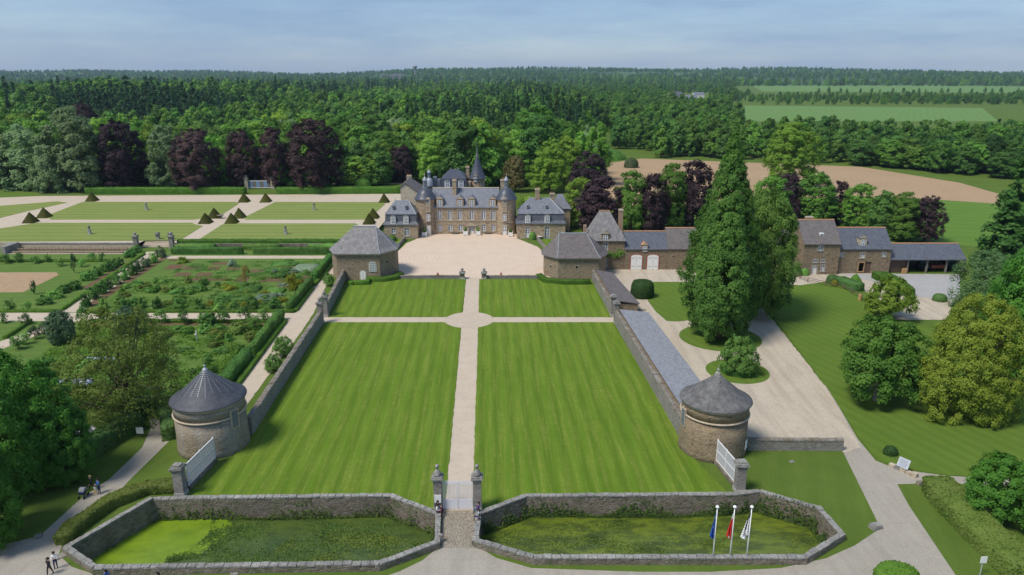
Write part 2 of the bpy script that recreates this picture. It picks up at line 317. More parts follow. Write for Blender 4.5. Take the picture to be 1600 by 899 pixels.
GREENS = dict(
 wood=((.045,.105,.015), (.085,.165,.026)), bright=((.075,.16,.02), (.125,.225,.035)), mid=((.035,.085,.017), (.06,.125,.026)),
 dark=((.022,.055,.015), (.04,.085,.022)), pale=((.11,.175,.075), (.165,.235,.10)), lime=((.11,.19,.02), (.17,.26,.035)),
 copper=((.026,.015,.018), (.055,.032,.036)), copper_brown=((.042,.024,.024), (.08,.046,.042)), spruce=((.015,.042,.014), (.03,.07,.02)), spruce_green=((.035,.08,.018), (.055,.11,.025)),
 big=((.045,.095,.017), (.078,.145,.026)), oak=((.28,.42,.05), (.39,.53,.07)), brown=((.065,.10,.018), (.10,.14,.028)), browntree=((.075,.07,.025), (.12,.105,.04)), willow=((.06,.115,.04), (.10,.165,.06)),
 maple=((.028,.075,.010), (.05,.115,.015)), holm=((.025,.05,.025), (.04,.07,.03)), hedge=((.055,.125,.015), (.085,.17,.025)), box=((.05,.115,.012), (.075,.15,.02)), yew=((.085,.095,.012), (.12,.125,.02)), darkhedge=((.025,.055,.015), (.045,.085,.02)), dryhedge=((.07,.11,.02), (.12,.15,.035)),
 shrub=((.055,.12,.025), (.09,.17,.035)), grey=((.12,.17,.11), (.18,.23,.15)), gold=((.33,.26,.06), (.42,.34,.09)), yellow=((.22,.24,.02), (.3,.3,.03)), white_fl=((.09,.15,.05), (.24,.30,.16)), weed=((.04,.075,.016), (.075,.12,.025)), weed_light=((.075,.11,.02), (.11,.15,.028)), vine=((.07,.14,.02), (.11,.19,.03)))
GK = dict(weed=1.5, box=1.5, wood=1.75, bright=1.6, mid=1.7, lime=1.35, big=1.6, dark=1.6, spruce=1.5, spruce_green=1.6, maple=2.1, holm=1.9, darkhedge=1.7, shrub=2.0, pale=1.3, hedge=1.35, willow=1.5, copper=.95, copper_brown=.9)
for k, (a, b_) in GREENS.items(): M['f_'+k] = foliage('foliage_'+k, tuple(x*(1.0 if k in ('yew','gold','yellow','white_fl','oak') else 1.38*GK.get(k, 1.4)) for x in a), tuple(x*(1.0 if k in ('yew','gold','yellow','white_fl','oak') else 1.38*GK.get(k, 1.4)) for x in b_), .15 if 'copper' in k or k in ('spruce','holm','darkhedge') else .42)
# ================================================================== the setting
R = random.Random(11)
def tess(loops, z):
    flat_ = [Vector((p[0], p[1], 0)) for l in loops for p in l]
    tris = geometry.tessellate_polygon([[Vector((p[0], p[1], 0)) for p in l] for l in loops])
    return [(v.x, v.y, z) for v in flat_], tris
def ragged(pts, amp=.07, step=.8):
    out = []
    for i in range(len(pts)):
        a, b = pts[i], pts[(i+1) % len(pts)]; L = math.dist(a, b); n = int(min(90, L/step)) if L < 200 else 1
        n = max(1, n); nx_, ny_ = ((b[1]-a[1])/L, -(b[0]-a[0])/L) if L > 1e-6 else (0, 0)
        for k in range(n):
            j = 0 if k == 0 else R.uniform(-amp, amp); out.append((a[0]+(b[0]-a[0])*k/n+nx_*j, a[1]+(b[1]-a[1])*k/n+ny_*j))
    return out
RAG = ('duckweed','road','drive','lawn','path','island','court','plot','bed','yard')
def sheet(name, pts, z, mat, skirt=0.0):
    if any(q in name for q in RAG) and 'parterre' not in name and len(pts) < 40: pts = ragged(pts, .28, .22) if 'duck' in name else ragged(pts, .10 if 'road' in name or 'drive' in name else .06)
    mb = MB(); v, t = tess([pts], z); mb.add(v, t)
    if skirt:
        n = len(pts)
        for i in range(n):
            a, b = pts[i], pts[(i+1) % n]; mb.poly([(a[0],a[1],z), (b[0],b[1],z), (b[0],b[1],z-skirt), (a[0],a[1],z-skirt)])
    return tag(mb.build(name, mat), kind='structure')
def gp(pl, z=0.0): return [G(x, y, z) for x, y in pl]
def rect(x0, x1, y0, y1): return [(x0,y0),(x1,y0),(x1,y1),(x0,y1)]
def ellipse(c, rx, ry, n=40, a0=0, a1=2*math.pi): return [(c[0]+rx*math.cos(a0+(a1-a0)*i/n), c[1]+ry*math.sin(a0+(a1-a0)*i/n)) for i in range(n)]
def smooth_poly(pts, it=2):
    for _ in range(it):
        q = []
        for i in range(len(pts)):
            a, b = pts[i], pts[(i+1) % len(pts)]
            q += [(a[0]*.8+b[0]*.2, a[1]*.8+b[1]*.2), (a[0]*.2+b[0]*.8, a[1]*.2+b[1]*.8)]
        pts = q
    return pts
def area2(p): return sum(p[i][0]*p[(i+1) % len(p)][1]-p[(i+1) % len(p)][0]*p[i][1] for i in range(len(p)))
def offset(pts, d):                     # positive d grows the polygon
    n = len(pts); s = 1 if area2(pts) > 0 else -1; out = []
    for i in range(n):
        a, b, c = Vector(pts[i-1]), Vector(pts[i]), Vector(pts[(i+1) % n])
        u = (b-a).normalized(); w = (c-b).normalized()
        n1 = Vector((u.y, -u.x))*s; n2 = Vector((w.y, -w.x))*s; m = (n1+n2).normalized()
        k = d/max(.35, m.dot(n1)); out.append((b.x+m.x*k, b.y+m.y*k))
    return out
MOATL = gp([(108,853),(238,778),(290,776),(608,772),(680,800),(679,845),(592,877),(152,883)], .7)
MOATR = gp([(751,800),(822,773),(1145,770),(1188,765),(1275,790),(1312,832),(1255,867),(835,867),(748,842)], .7)
mb = MB(); v, t = tess([rect(-5300, 5300, -400, 2600), offset(MOATL, .25), offset(MOATR, .25)], 0); mb.add(v, t)
tag(mb.build('ground', M['grass']), kind='structure')
WZ = -1.9
sheet('moat_water', MOATL, WZ, M['olive_water']); sheet('duckweed_mat', [MOATL[0], MOATL[1]] + gp([(300,812),(352,813),(364,818),(358,828),(354,836),(342,842),(336,850),(326,856),(318,864),(300,867),(292,872),(262,877),(240,884)], WZ) + [(MOATL[7][0]+3, MOATL[7][1]), MOATL[7]], WZ+.012, M['duckweed']); o = sheet('moat_water', MOATR, WZ, M['algae'])

# road, drive and paths
road = gp([(-500,1500),(-500,862),(0,853),(62,838),(128,778),(172,748),(222,700),(236,668),(234,652),(258,652),(264,690),(216,737),(150,804),(97,850),(92,868),(112,886),(170,905),(560,915),(625,893),(660,876),(688,853),(744,853),(775,872),(830,888),(1000,894),(1110,894),(1220,888),(1290,873),(1335,853),(1376,826),(1318,708),(1250,640),(1290,600),(1340,686),(1368,720),(1400,733),(1480,744),(1640,752),(1640,764),(1476,755),(1402,757),(1420,790),(1497,905),(1650,1200),(1650,1500)])
sheet('road', road, .016, M['road'])
sheet('forecourt_drive', gp([(1160,693),(1314,693),(1318,708),(1345,700),(1292,608),(1247,550),(1205,497),(1180,470),(1180,440),(1260,447),(1290,440),(1340,446),(1370,470),(1400,500),(1480,500),(1490,470),(1495,429),(1391,428),(1075,420),(940,420),(935,432),(955,470),(968,497),(1010,560),(1062,640)]), .024, M['drive'])
sheet('farm_yard', gp([(1310,428),(1391,428.5),(1500,429.5),(1500,470),(1432,464),(1395,448),(1345,436)]), .03, M['yard'])
sheet('bridge_paving', gp([(690,798),(743,798),(743,856),(689,856)]), .03, M['cobbles'])
ax = lambda y: -5.35 + (y-63)*(-2.95/84)
HW = 1.38
sheet('central_path', [(ax(62)-1.5, 62), (ax(62)+1.5, 62), (ax(147.6)+HW, 147.6), (ax(147.6)-HW, 147.6)], .024, M['gravel_path'])
CC = (-7.55, 120.6); CR = 4.35
sheet('cross_path', [(-34.2, 119.2), (18.2, 119.2), (18.2, 122.1), (-34.2, 122.1)], .02, M['gravel_path'])
sheet('crossing_circle', ellipse(CC, CR, CR, 48), .03, M['circle_gravel'])
sheet('castle_court', [(-26.6,147.6),(8.2,147.6),(9.6,160),(6.5,176),(1.6,185),(1.2,193),(-25,193),(-25,185),(-28.5,176),(-27.5,160)], .022, M['court_gravel'])
sheet('front_gate_apron', [(-10.4,147.7),(-10.4,145.6),(-6.1,145.6),(-6.1,147.7)], .03, M['gravel_path'])
# front lawns, with the corner at the crossing cut round
def quad_lawn(name, side, back):
    y0, y1 = (66.6, 119.3) if not back else (122.0, 146.6)
    s = -1 if side == 'L' else 1
    def xo(y):
        if side == 'L': return -33.4 + min(1, max(0, (y-66)/8))*2.0 - max(0, y-80)*.028
        return 23.0 - min(1, max(0, (y-66)/8))*3.0 - max(0, y-80)*.05
    inner = lambda y: ax(y) + s*HW
    pts = []
    yc = y1 if not back else y0
    # arc intersections with the straight edges
    arc = []
    for k in range(0, 361, 3):
        a = math.radians(k); p = (CC[0]+CR*math.cos(a), CC[1]+CR*math.sin(a))
        if s*(p[0]-inner(p[1])) > 0 and ((p[1] < y1) if not back else (p[1] > y0)): arc.append((math.atan2(p[1]-CC[1], s*(p[0]-CC[0])), p))
    arc.sort(key=lambda t: t[0]); arc = [p for _, p in arc]
    ys = [y0+(y1-y0)*i/10 for i in range(11)]
    outer = [(xo(y), y) for y in ys]
    if not back:
        mo = offset(MOATL if side == 'L' else MOATR, .52)
        fr_ = [mo[4], mo[3], mo[2]] if side == 'L' else [mo[0], mo[1], mo[2]]
        pts = outer[1:] + arc[::-1] + [(inner(64.2), 64.2)] + fr_
    else: pts = outer[::-1] + arc + [(inner(y1), y1)]
    return sheet(name, pts, .07, M['lawn_main'], .07)
quad_lawn('front_lawn', 'L', False); quad_lawn('front_lawn', 'R', False); quad_lawn('back_lawn', 'L', True); quad_lawn('back_lawn', 'R', True)
# right-hand lawns and islands
sheet('park_lawn', gp([(1192,449),(1250,446),(1290,441),(1325,452),(1360,472),(1400,500),(1480,520),(1800,560),(1900,800),(1640,752),(1480,743),(1405,732),(1372,719),(1342,684),(1292,606),(1249,548),(1207,495),(1190,472)]), .05, M['lawn_right'], .05)
sheet('side_lawn', gp([(1020,441),(1180,441),(1182,470),(1150,492),(1060,503),(1042,502),(1025,488),(1012,470)]), .05, M['lawn_right'], .05)
I1 = G(1125,528); I2 = G(1152,580.5)
sheet('tree_island', ellipse(I1, 6.6, 6.3), .06, M['lawn_right'], .06); sheet('shrub_island', ellipse(I2, 4.5, 4.5), .06, M['lawn_right'], .06)
sheet('far_pasture', gp([(1440,312),(1900,330),(1900,420),(1440,378)]), .03, M['field_bright'])
sheet('ploughed_field', gp([(900,262),(1003,248),(1345,261),(1500,286),(1570,306),(1580,320),(1440,311),(1300,310),(960,330),(880,330)]), .04, M['ploughed'])
sheet('green_field', gp([(1150,165),(1535,169),(1560,190),(1150,190)]), .06, M['field_green'])
sheet('green_field', gp([(1168,130),(1700,137),(1700,146),(1190,143)]), .06, M['field_green'])
sheet('yellow_field', gp([(860,124.0),(960,124.5),(960,127),(860,126)]), .06, M['field_bright'])
# kitchen garden
sheet('garden_ground', gp([(-300,392),(560,392),(520,402),(462,490),(370,610),(330,650),(-300,650)]), .008, M['garden_grass'])
sheet('garden_path', [(-150,120.0),(-36.2,120.0),(-36.6,124.6),(-150,124.6)], .02, M['gravel_path'])
sheet('garden_path', gp([(521,402),(536,404),(505,455),(490,490),(470,520),(380,640),(356,640),(372,604),(444,503),(464,488)]), .026, M['gravel_path'])
sheet('garden_path', gp([(229,394),(252,394),(128,488),(92,488)]), .023, M['gravel_path'])
sheet('garden_path', gp([(92,502),(120,502),(32,534),(-90,585),(-130,585),(0,534)]), .023, M['gravel_path'])
sheet('garden_path', [(-83,164.2),(-40.5,164.2),(-40.5,167.0),(-83,167.0)], .029, M['gravel_path'])
sheet('ploughed_plot', gp([(-200,426),(88,426),(92,430),(36,457),(-200,459)]), .03, M['ploughed'])
# terrace of the parterre
TER = [(-190,174.6),(-92.6,174.6),(-92.6,178.5),(-84.4,178.5),(-84.4,174.6),(-37.2,174.6),(-36.2,186),(-36.2,275),(-190,275)]
mb = MB(); v, t = tess([TER], TZ); mb.add(v, t); tag(mb.build('parterre_gravel', M['gravel_path']), kind='structure')
def tl(pl): return sheet('parterre_lawn', gp(pl, TZ), TZ+.06, M['lawn_parterre'], .06)
tl([(-60,362),(0,357.5),(58,348.6),(300,348.6),(305,351),(317,353.5),(281,376),(-90,379)])
tl([(129,316),(368,316),(374,318),(344,337.5),(332,338.5),(303,343.5),(80,343.5),(71,338)])
tl([(430,316),(598,316.3),(602,319),(575,343.5),(383,343.5),(381,340.5)])
tl([(345,352.6),(352,349.5),(556,349.5),(560,352),(540,374.5),(312,374)])
sheet('parterre_lawn', gp([(-60,357),(0,341),(40,331),(105,317),(90,315),(0,322),(-90,330)], TZ), TZ+.05, M['lawn_parterre'], .05)
sheet('outer_lawn', gp([(-200,325),(0,309),(75,306),(45,300),(-200,302)], TZ), TZ+.05, M['lawn_right'], .05)
sheet('terrace_grass', gp([(-200,308),(140,306),(640,303),(640,288),(-200,288)], TZ), TZ+.03, M['grass'])
# far hills
def hill_h(x, y):
    t = min(1, max(0, (y-2200)/2600)); t = t*t*(3-2*t)
    return -1.0 + t*(36 + 13*math.sin(x/820+.6) + 8*math.sin(x/330+2.0) + 4*math.sin(x/170+y/400))
nx, ny = 300, 70
vx = np.linspace(-5200, 5200, nx); vy = np.linspace(2150, 5600, ny); rs = np.random.RandomState(3)
vs = [(x, y, hill_h(x, y) + (rs.rand()*7 if y > 2350 else 0)) for y in vy for x in vx]
fs = [(j*nx+i, j*nx+i+1, (j+1)*nx+i+1, (j+1)*nx+i) for j in range(ny-1) for i in range(nx-1)]
m, nt, b = new_mat('hill_woods'); v_ = mapped(nt)
c = ramp(nt, noise(nt, mapped(nt, (1, .35, 1)), .0035, 5, .6), [(.38, (.03,.06,.02)), (.52, (.045,.085,.025)), (.60, (.13,.2,.06)), (.64, (.05,.09,.03))])
c = mixc(nt, .4, c, ramp(nt, noise(nt, v_, .05, 4, .8), [(.3, (.015,.035,.012)), (.7, (.07,.12,.035))]))
nt.links.new(c, b.inputs['Base Color']); b.inputs['Roughness'].default_value = 1; M['hills'] = m
o = np_mesh('hills', vs, fs, [m]); o = link(bpy.data.objects.new('hills', o)); tag(o, kind='structure')

# ================================================================== walls
def coping_run(parent, a, b, width, z, h=.18, unit=1.0, mat='coping', over=.0):
    a, b = Vector(a), Vector(b); L = (b-a).length; n = max(1, int(round(L/unit))); u = (b-a)/L
    for k in range(n):
        c = a + u*(L*(k+.5)/n); mb = MB(); j = R.uniform(-.02, .02); hh = h*R.uniform(.85, 1.15)
        mb.obox((c.x+u.y*j, c.y-u.x*j), (u.x, u.y), L/n*.5-R.uniform(.005,.03), width/2*R.uniform(.9,1.05), z, z+hh)
        # weathered top edge
        n0 = len(mb.v)
        for i in range(4, 8):
            x, y, zz = mb.v[i]; mb.v[i] = (c.x+(x-c.x)*.97, c.y+(y-c.y)*.97, zz+R.uniform(-.025, .025))
        mb.build('coping_stone', M[mat], parent)
def moat(name, poly, label, tops):
    c = (sum(p[0] for p in poly)/len(poly), sum(p[1] for p in poly)/len(poly), 0)
    t = empty(name, c, label, 'moat wall', 'walls round the two moat basins')
    outer = offset(poly, .5); n = len(poly)
    for i in range(n):
        j = (i+1) % n; mb = MB(); z1 = tops[i]
        mb.prism([poly[i], poly[j], outer[j], outer[i]], WZ-.8, z1); mb.build('wall', M['moat_stone'], t)
        a = ((poly[i][0]+outer[i][0])/2, (poly[i][1]+outer[i][1])/2); b_ = ((poly[j][0]+outer[j][0])/2, (poly[j][1]+outer[j][1])/2)
        coping_run(t, a, b_, .56, z1+.003, .14, .8)
    return t
moat('moat_wall', MOATL, 'weathered grey stone wall round the moat basin left of the bridge', [.5,.35,.35,.35,.45,.62,.62,.62])
moat('moat_wall', MOATR, 'weathered grey stone wall round the moat basin with flagpoles in front', [.35,.35,.3,.3,.45,.62,.62,.62,.5])
def long_wall(name, label, pts, h, th, cop='mossy_coping', stonem='wall_stone'):
    t = empty(name, (pts[0][0], pts[0][1], 0), label, 'wall')
    for a, b_ in zip(pts[:-1], pts[1:]):
        A, B = Vector(a), Vector(b_); u = (B-A).normalized(); c = (A+B)/2; L = (B-A).length
        mb = MB(); mb.obox(c, u, L/2, th/2, -.2, h); mb.build('wall', M[stonem], t)
        n = max(2, int(L/.9)); mb = MB()      # rough rounded coping of small stones, each its own lump
        nx_, ny_ = u.y, -u.x
        for k in range(n):
            p = A+u*(L*(k+.5)/n); hh = R.uniform(.16, .30); w = th/2+.05
            q = []
            for s, z in ((-1, h+.003), (-.8, h+hh*.75), (0, h+hh), (.8, h+hh*.75), (1, h+.003)):
                q.append((s*w, z))
            l = L/n*.49
            r0 = [(p.x-u.x*l+nx_*s, p.y-u.y*l+ny_*s, z) for s, z in q]; r1 = [(p.x+u.x*l+nx_*s, p.y+u.y*l+ny_*s, z+R.uniform(-.03,.03)) for s, z in q]
            mb.loft([r0, r1], 0, True, True)
        o = mb.build('coping', M[cop], t); o['kind'] = 'stuff'
    return t
LW0, LW1, LW2 = (-31.6, 78.5), (-33.2, 118.4), (-35.3, 146.0)
long_wall('garden_wall', 'long grey stone wall between the front lawn and the garden path', [LW0, LW1], 2.1, .75)
long_wall('garden_wall', 'shorter stone wall from the urn pillars to the left octagonal pavilion', [(-33.35, 123.0), LW2], 2.1, .7)
long_wall('lawn_wall', 'long stone wall between the right lawn and the grey-roofed shed', [(20.35, 78.0), (18.1, 118.4)], 2.3, .6)
long_wall('lawn_wall', 'short stone wall beside the brown lean-to roof', [(17.9, 123.0), (17.0, 146.0)], 2.1, .55)
long_wall('roadside_wall', 'low dark stone wall running right from the round tower to the drive', [(27.2, 75.0), (38.2, 74.9)], 1.25, .55, 'mossy_coping', 'wall_stone')
long_wall('court_parapet', 'low parapet left of the path between lawn and castle court', [(-25.4, 147.2), (-10.8, 147.2)], .55, .5, 'mossy_coping')
long_wall('court_parapet', 'low parapet right of the path between lawn and castle court', [(-5.6, 147.2), (6.4, 147.2)], .55, .5, 'mossy_coping')
long_wall('court_side_wall', 'low wall curving up the left side of the gravel court', [(-27.2, 156), (-28.6, 170), (-27.8, 184.0)], .8, .4, 'mossy_coping')
long_wall('court_side_wall', 'low wall along the right side of the gravel court', [(8.2, 158), (9.0, 168), (6.6, 183.6)], .8, .4, 'mossy_coping')
# retaining wall of the terrace
t = empty('retaining_wall', (-130, 174.3, 0), 'pale rubble retaining wall with railing below the striped parterre', 'wall')
mb = MB(); mb.box(-190, -122.3, 174.0, 174.65, -.2, TZ+.45); mb.build('wall', M['pale_stone'], t)
mb = MB(); mb.box(-122.2, -93.3, 174.1, 174.65, -.2, TZ+.06); mb.build('wall', M['pale_stone'], t)
mb = MB(); mb.box(-121.0, -94, 171.9, 172.6, -.1, .55); mb.build('rubble_step', M['tower_stone_warm'], t)
mb = MB(); mb.box(-121.0, -94, 169.6, 170.3, -.1, .35); mb.build('rubble_step', M['tower_stone_warm'], t)
sheet('rubble_bed', rect(-122, -93.5, 168.6, 174.0), .03, M['dirt_path'])
mb = MB(); mb.box(-122.2, -93.3, 174.0, 174.75, TZ+.064, TZ+.26); mb.build('coping', M['coping'], t)
for k in range(30):
    x = -121.8+k*.97; mb = MB(); mb.tube((x, 171.4, 0), (x, 171.4, 1.15), .035, n=5); mb.build('railing_post', M['wood'], t)
for z in (.65, 1.1):
    mb = MB(); mb.tube((-122, 171.4, z), (-93.5, 171.4, z), .035, n=5); mb.build('rail', M['wood'], t)
mb = MB(); mb.prism([(-122.9,169.2),(-121.5,168.6),(-121.5,174.0),(-123.6,174.0)], -.1, TZ+.5); mb.build('end_block', M['coping'], t)
t = empty('retaining_wall', (-60, 174.3, 0), 'dark retaining wall overgrown by hedge behind the espalier rows', 'wall')
mb = MB(); mb.box(-83.6, -37.4, 174.0, 174.65, -.2, TZ+.05); mb.build('wall', M['moat_stone'], t)
t = empty('terrace_steps', (-88.5, 177, 0), 'short flight of stone steps between two pillars up to the parterre', 'steps')
for k in range(5):
    mb = MB(); mb.box(-92.3, -84.7, 175.6+k*.6, 178.6, -.1+k*.003, TZ*(k+1)/5); mb.build('step', M['gravel_path'], t)
# pillars ---------------------------------------------------------
def pillar(name, label, x, y, w, h, top, mat='wall_stone', cat='pillar', group=None, z0=-.2):
    t = empty(name, (x, y, 0), label, cat, group)
    mb = MB(); mb.box(x-w*.57, x+w*.57, y-w*.57, y+w*.57, z0, .45); mb.build('plinth', M['grey_dressed'], t)
    mb = MB(); mb.box(x-w/2, x+w/2, y-w/2, y+w/2, .453, h); mb.build('shaft', M[mat], t)
    mb = MB()
    for k, (e, za, zb) in enumerate(((.08, 0, .12), (.18, .123, .3), (.10, .303, .42))):
        mb.box(x-w/2-e, x+w/2+e, y-w/2-e, y+w/2+e, h+.003+za, h+zb)
    mb.build('capital', M['coping'], t)
    zt = h+.423
    mb = MB()
    if top == 'ball':
        mb.lathe(x, y, [(w*.50, zt), (w*.52, zt+.15), (w*.38, zt+.45), (w*.2, zt+.62), (w*.13, zt+.70), (w*.13, zt+.8), (w*.22, zt+.88), (w*.27, zt+1.0), (w*.22, zt+1.15), (.03, zt+1.24)], 14)
    elif top == 'urn':
        mb.lathe(x, y, [(w*.3, zt), (w*.14, zt+.12), (w*.14, zt+.2), (w*.34, zt+.42), (w*.4, zt+.55), (w*.24, zt+.68), (w*.12, zt+.75), (.02, zt+.95)], 14)
    elif top == 'flat': mb.box(x-w*.42, x+w*.42, y-w*.42, y+w*.42, zt+.003, zt+.16)
    mb.build('finial', M['coping'], t, smooth=top != 'flat')
    return t
GLx, GRx, GY = -7.35, -3.45, 63.0
pillar('gate_pillar', 'left gate pillar with ball finial and white notice, at the bridge', GLx, GY, .8, 3.45, 'ball', cat='gate pillar')
pillar('gate_pillar', 'right gate pillar with ball finial beside the seated person in purple', GRx, GY, .8, 3.45, 'ball', cat='gate pillar')
nb = MB(); nb.box(GLx-.34, GLx+.34, GY-.47, GY-.43, 1.05, 1.95); tag(nb.build('notice_board', M['white']), 'white notice plate on the left gate pillar', 'notice')
# white main gate
t = empty('main_gate', ((GLx+GRx)/2, GY, 0), 'white double gate of iron bars with solid lower panels on the bridge', 'gate')
gx0, gx1 = GLx+.47, GRx-.47; gm = (gx0+gx1)/2
for a, b_ in ((gx0, gm-.02), (gm+.02, gx1)):
    mb = MB(); mb.box(a, b_, GY-.03, GY+.03, .08, 1.05); mb.build('lower_panel', M['gate_white'], t)
    for z in (1.06, 2.85, 3.05):
        mb = MB(); mb.box(a, b_, GY-.04, GY+.04, z, z+.07); mb.build('rail', M['gate_white'], t)
    for x in (a, b_-.08):
        mb = MB(); mb.box(x, x+.08, GY-.05, GY+.05, .05, 3.2); mb.build('stile', M['gate_white'], t)
    n = 10
    for k in range(n):
        x = a+.08+(b_-a-.16)*(k+.5)/n; mb = MB(); mb.tube((x, GY, 1.1), (x, GY, 3.22), .03, n=5); mb.tube((x, GY, 3.22), (x, GY, 3.36), .03, .004, n=5); mb.build('bar', M['gate_white'], t)
# white screens by the towers
def screen(label, a, b_, h0, h1):
    t = empty('white_screen', (a[0], a[1], 0), label, 'fence')
    A, B = Vector(a), Vector(b_); u = (B-A).normalized(); L = (B-A).length; c = (A+B)/2
    mb = MB(); mb.obox(c, u, L/2, .22, -.1, .4); mb.build('footing', M['moat_stone'], t)
    n = int(L/.14)
    for k in range(n):
        p = A+u*(L*(k+.5)/n); mb = MB(); mb.obox(p, u, L/n*.36, .02, .4, h0+(h1-h0)*(k+.5)/n); mb.build('picket', M['screen_grey'], t)
    for f in (.15, .55, .97):
        mb = MB(); z = h0*f+.02; mb.obox(c, u, L/2, .05, z, z+.1); mb.build('rail', M['gate_white'], t)
    for f in (.02, .5, .98):
        p = A+u*L*f; mb = MB(); mb.obox(p, u, .06, .07, .4, h0+.12); mb.build('post', M['gate_white'], t)
screen('white slatted screen between the left corner pillar and round tower', (-33.9, 66.6), (-33.3, 72.4), 2.9, 2.9)
screen('white slatted screen between the right corner pillar and round tower', (23.5, 67.3), (22.8, 71.9), 2.9, 2.9)
pillar('corner_pillar', 'square grey pillar at the left end of the moat terrace', -34.2, 65.6, .95, 3.0, 'flat', z0=WZ-.5)
pillar('corner_pillar', 'square grey pillar at the right end of the moat terrace', 23.7, 66.3, .95, 3.0, 'flat', z0=WZ-.5)
pillar('urn_pillar', 'nearer urn-topped pillar where the cross path meets the garden wall', -33.25, 118.9, .85, 3.5, 'urn')
pillar('urn_pillar', 'farther urn-topped pillar where the cross path meets the garden wall', -33.3, 122.6, .85, 3.5, 'urn')
pillar('urn_pillar', 'nearer stone pillar at the right end of the cross path', 18.1, 118.9, .8, 3.5, 'flat')
pillar('urn_pillar', 'farther stone pillar at the right end of the cross path', 18.0, 122.6, .8, 3.5, 'flat')
pillar('court_pillar', 'short dark pillar with carved top left of the court entrance', -10.5, 147.0, .95, 1.15, 'urn', 'moat_stone')
pillar('court_pillar', 'short dark pillar with carved top right of the court entrance', -5.9, 147.0, .95, 1.15, 'urn', 'moat_stone')
pillar('terrace_pillar', 'tall stone pillar left of the terrace steps', -92.9, 174.4, 1.0, 2.9, 'urn')
pillar('terrace_pillar', 'tall stone pillar right of the terrace steps', -84.1, 174.4, 1.0, 2.9, 'urn')
BX0, BX1, BY = xat(387,303,262), xat(428,303,262), 262.0
for x, lb in ((BX0, 'stone pillar left of the blue garden gate'), (BX1, 'stone pillar right of the blue garden gate')):
    p = pillar('garden_gate_pillar', lb, x, BY, 1.3, 3.6, 'urn', 'pale_stone'); p.location.z = TZ
t = empty('garden_gate', ((BX0+BX1)/2, BY, TZ), 'low blue and tan panelled gate between two pillars before the dark trees', 'gate')
n = 12
for k in range(n):
    x = BX0+.8+(BX1-BX0-1.6)*(k+.5)/n; mb = MB(); w = (BX1-BX0-1.6)/n*.47
    mb.box(x-w, x+w, BY-.05, BY+.05, TZ+.5, TZ+2.7); mb.build('panel', M['bluegate'] if (k//2) % 2 == 0 else M['old_wood'], t)
for z in (.3, 2.72):
    mb = MB(); mb.box(BX0+.7, BX1-.7, BY-.09, BY+.09, TZ+z, TZ+z+.22); mb.build('rail', M['cream_paint'], t)
pillar('gate_post', 'small white post left of the inner garden opening', -89.9, 179.6, .7, 1.2, 'flat', 'coping').location.z = TZ
pillar('gate_post', 'small white post right of the inner garden opening', -86.7, 179.6, .7, 1.2, 'flat', 'coping').location.z = TZ
# ================================================================== buildings
def facade(mb, p0, p1, z0, z1, ops, depth=.28, mi=0):
    p0, p1 = Vector(p0[:2]), Vector(p1[:2]); L = (p1-p0).length; u = (p1-p0)/L; n = Vector((u.y, -u.x))
    xs = sorted({0, L, *[o[0] for o in ops], *[o[1] for o in ops]}); zs = sorted({z0, z1, *[o[2] for o in ops], *[o[3] for o in ops]})
    P = lambda s, z, d=0: (p0.x+u.x*s-n.x*d, p0.y+u.y*s-n.y*d, z)
    for a, b in zip(xs[:-1], xs[1:]):
        for c, d in zip(zs[:-1], zs[1:]):
            mx_, mz_ = (a+b)/2, (c+d)/2
            if any(o[0] < mx_ < o[1] and o[2] < mz_ < o[3] for o in ops): continue
            mb.poly([P(a,c), P(b,c), P(b,d), P(a,d)], mi)
    for a, b, c, d in ops:
        for q in ([P(a,c), P(a,d), P(a,d,depth), P(a,c,depth)], [P(b,d), P(b,c), P(b,c,depth), P(b,d,depth)], [P(a,d), P(b,d), P(b,d,depth), P(a,d,depth)], [P(b,c), P(a,c), P(a,c,depth), P(b,c,depth)]): mb.poly(q, mi)
class Frame:                                     # a wall plane: s along, z up, d outwards
    def __init__(s, p0, p1):
        s.p0, s.p1 = Vector(p0[:2]), Vector(p1[:2]); s.L = (s.p1-s.p0).length; s.u = (s.p1-s.p0)/s.L; s.n = Vector((s.u.y, -s.u.x))
    def box(s, mb, a, b, z0, z1, d0, d1, mi=0):
        pt = lambda q, d: (s.p0.x+s.u.x*q+s.n.x*d, s.p0.y+s.u.y*q+s.n.y*d)
        mb.prism([pt(a,d1), pt(b,d1), pt(b,d0), pt(a,d0)], z0, z1, mi)
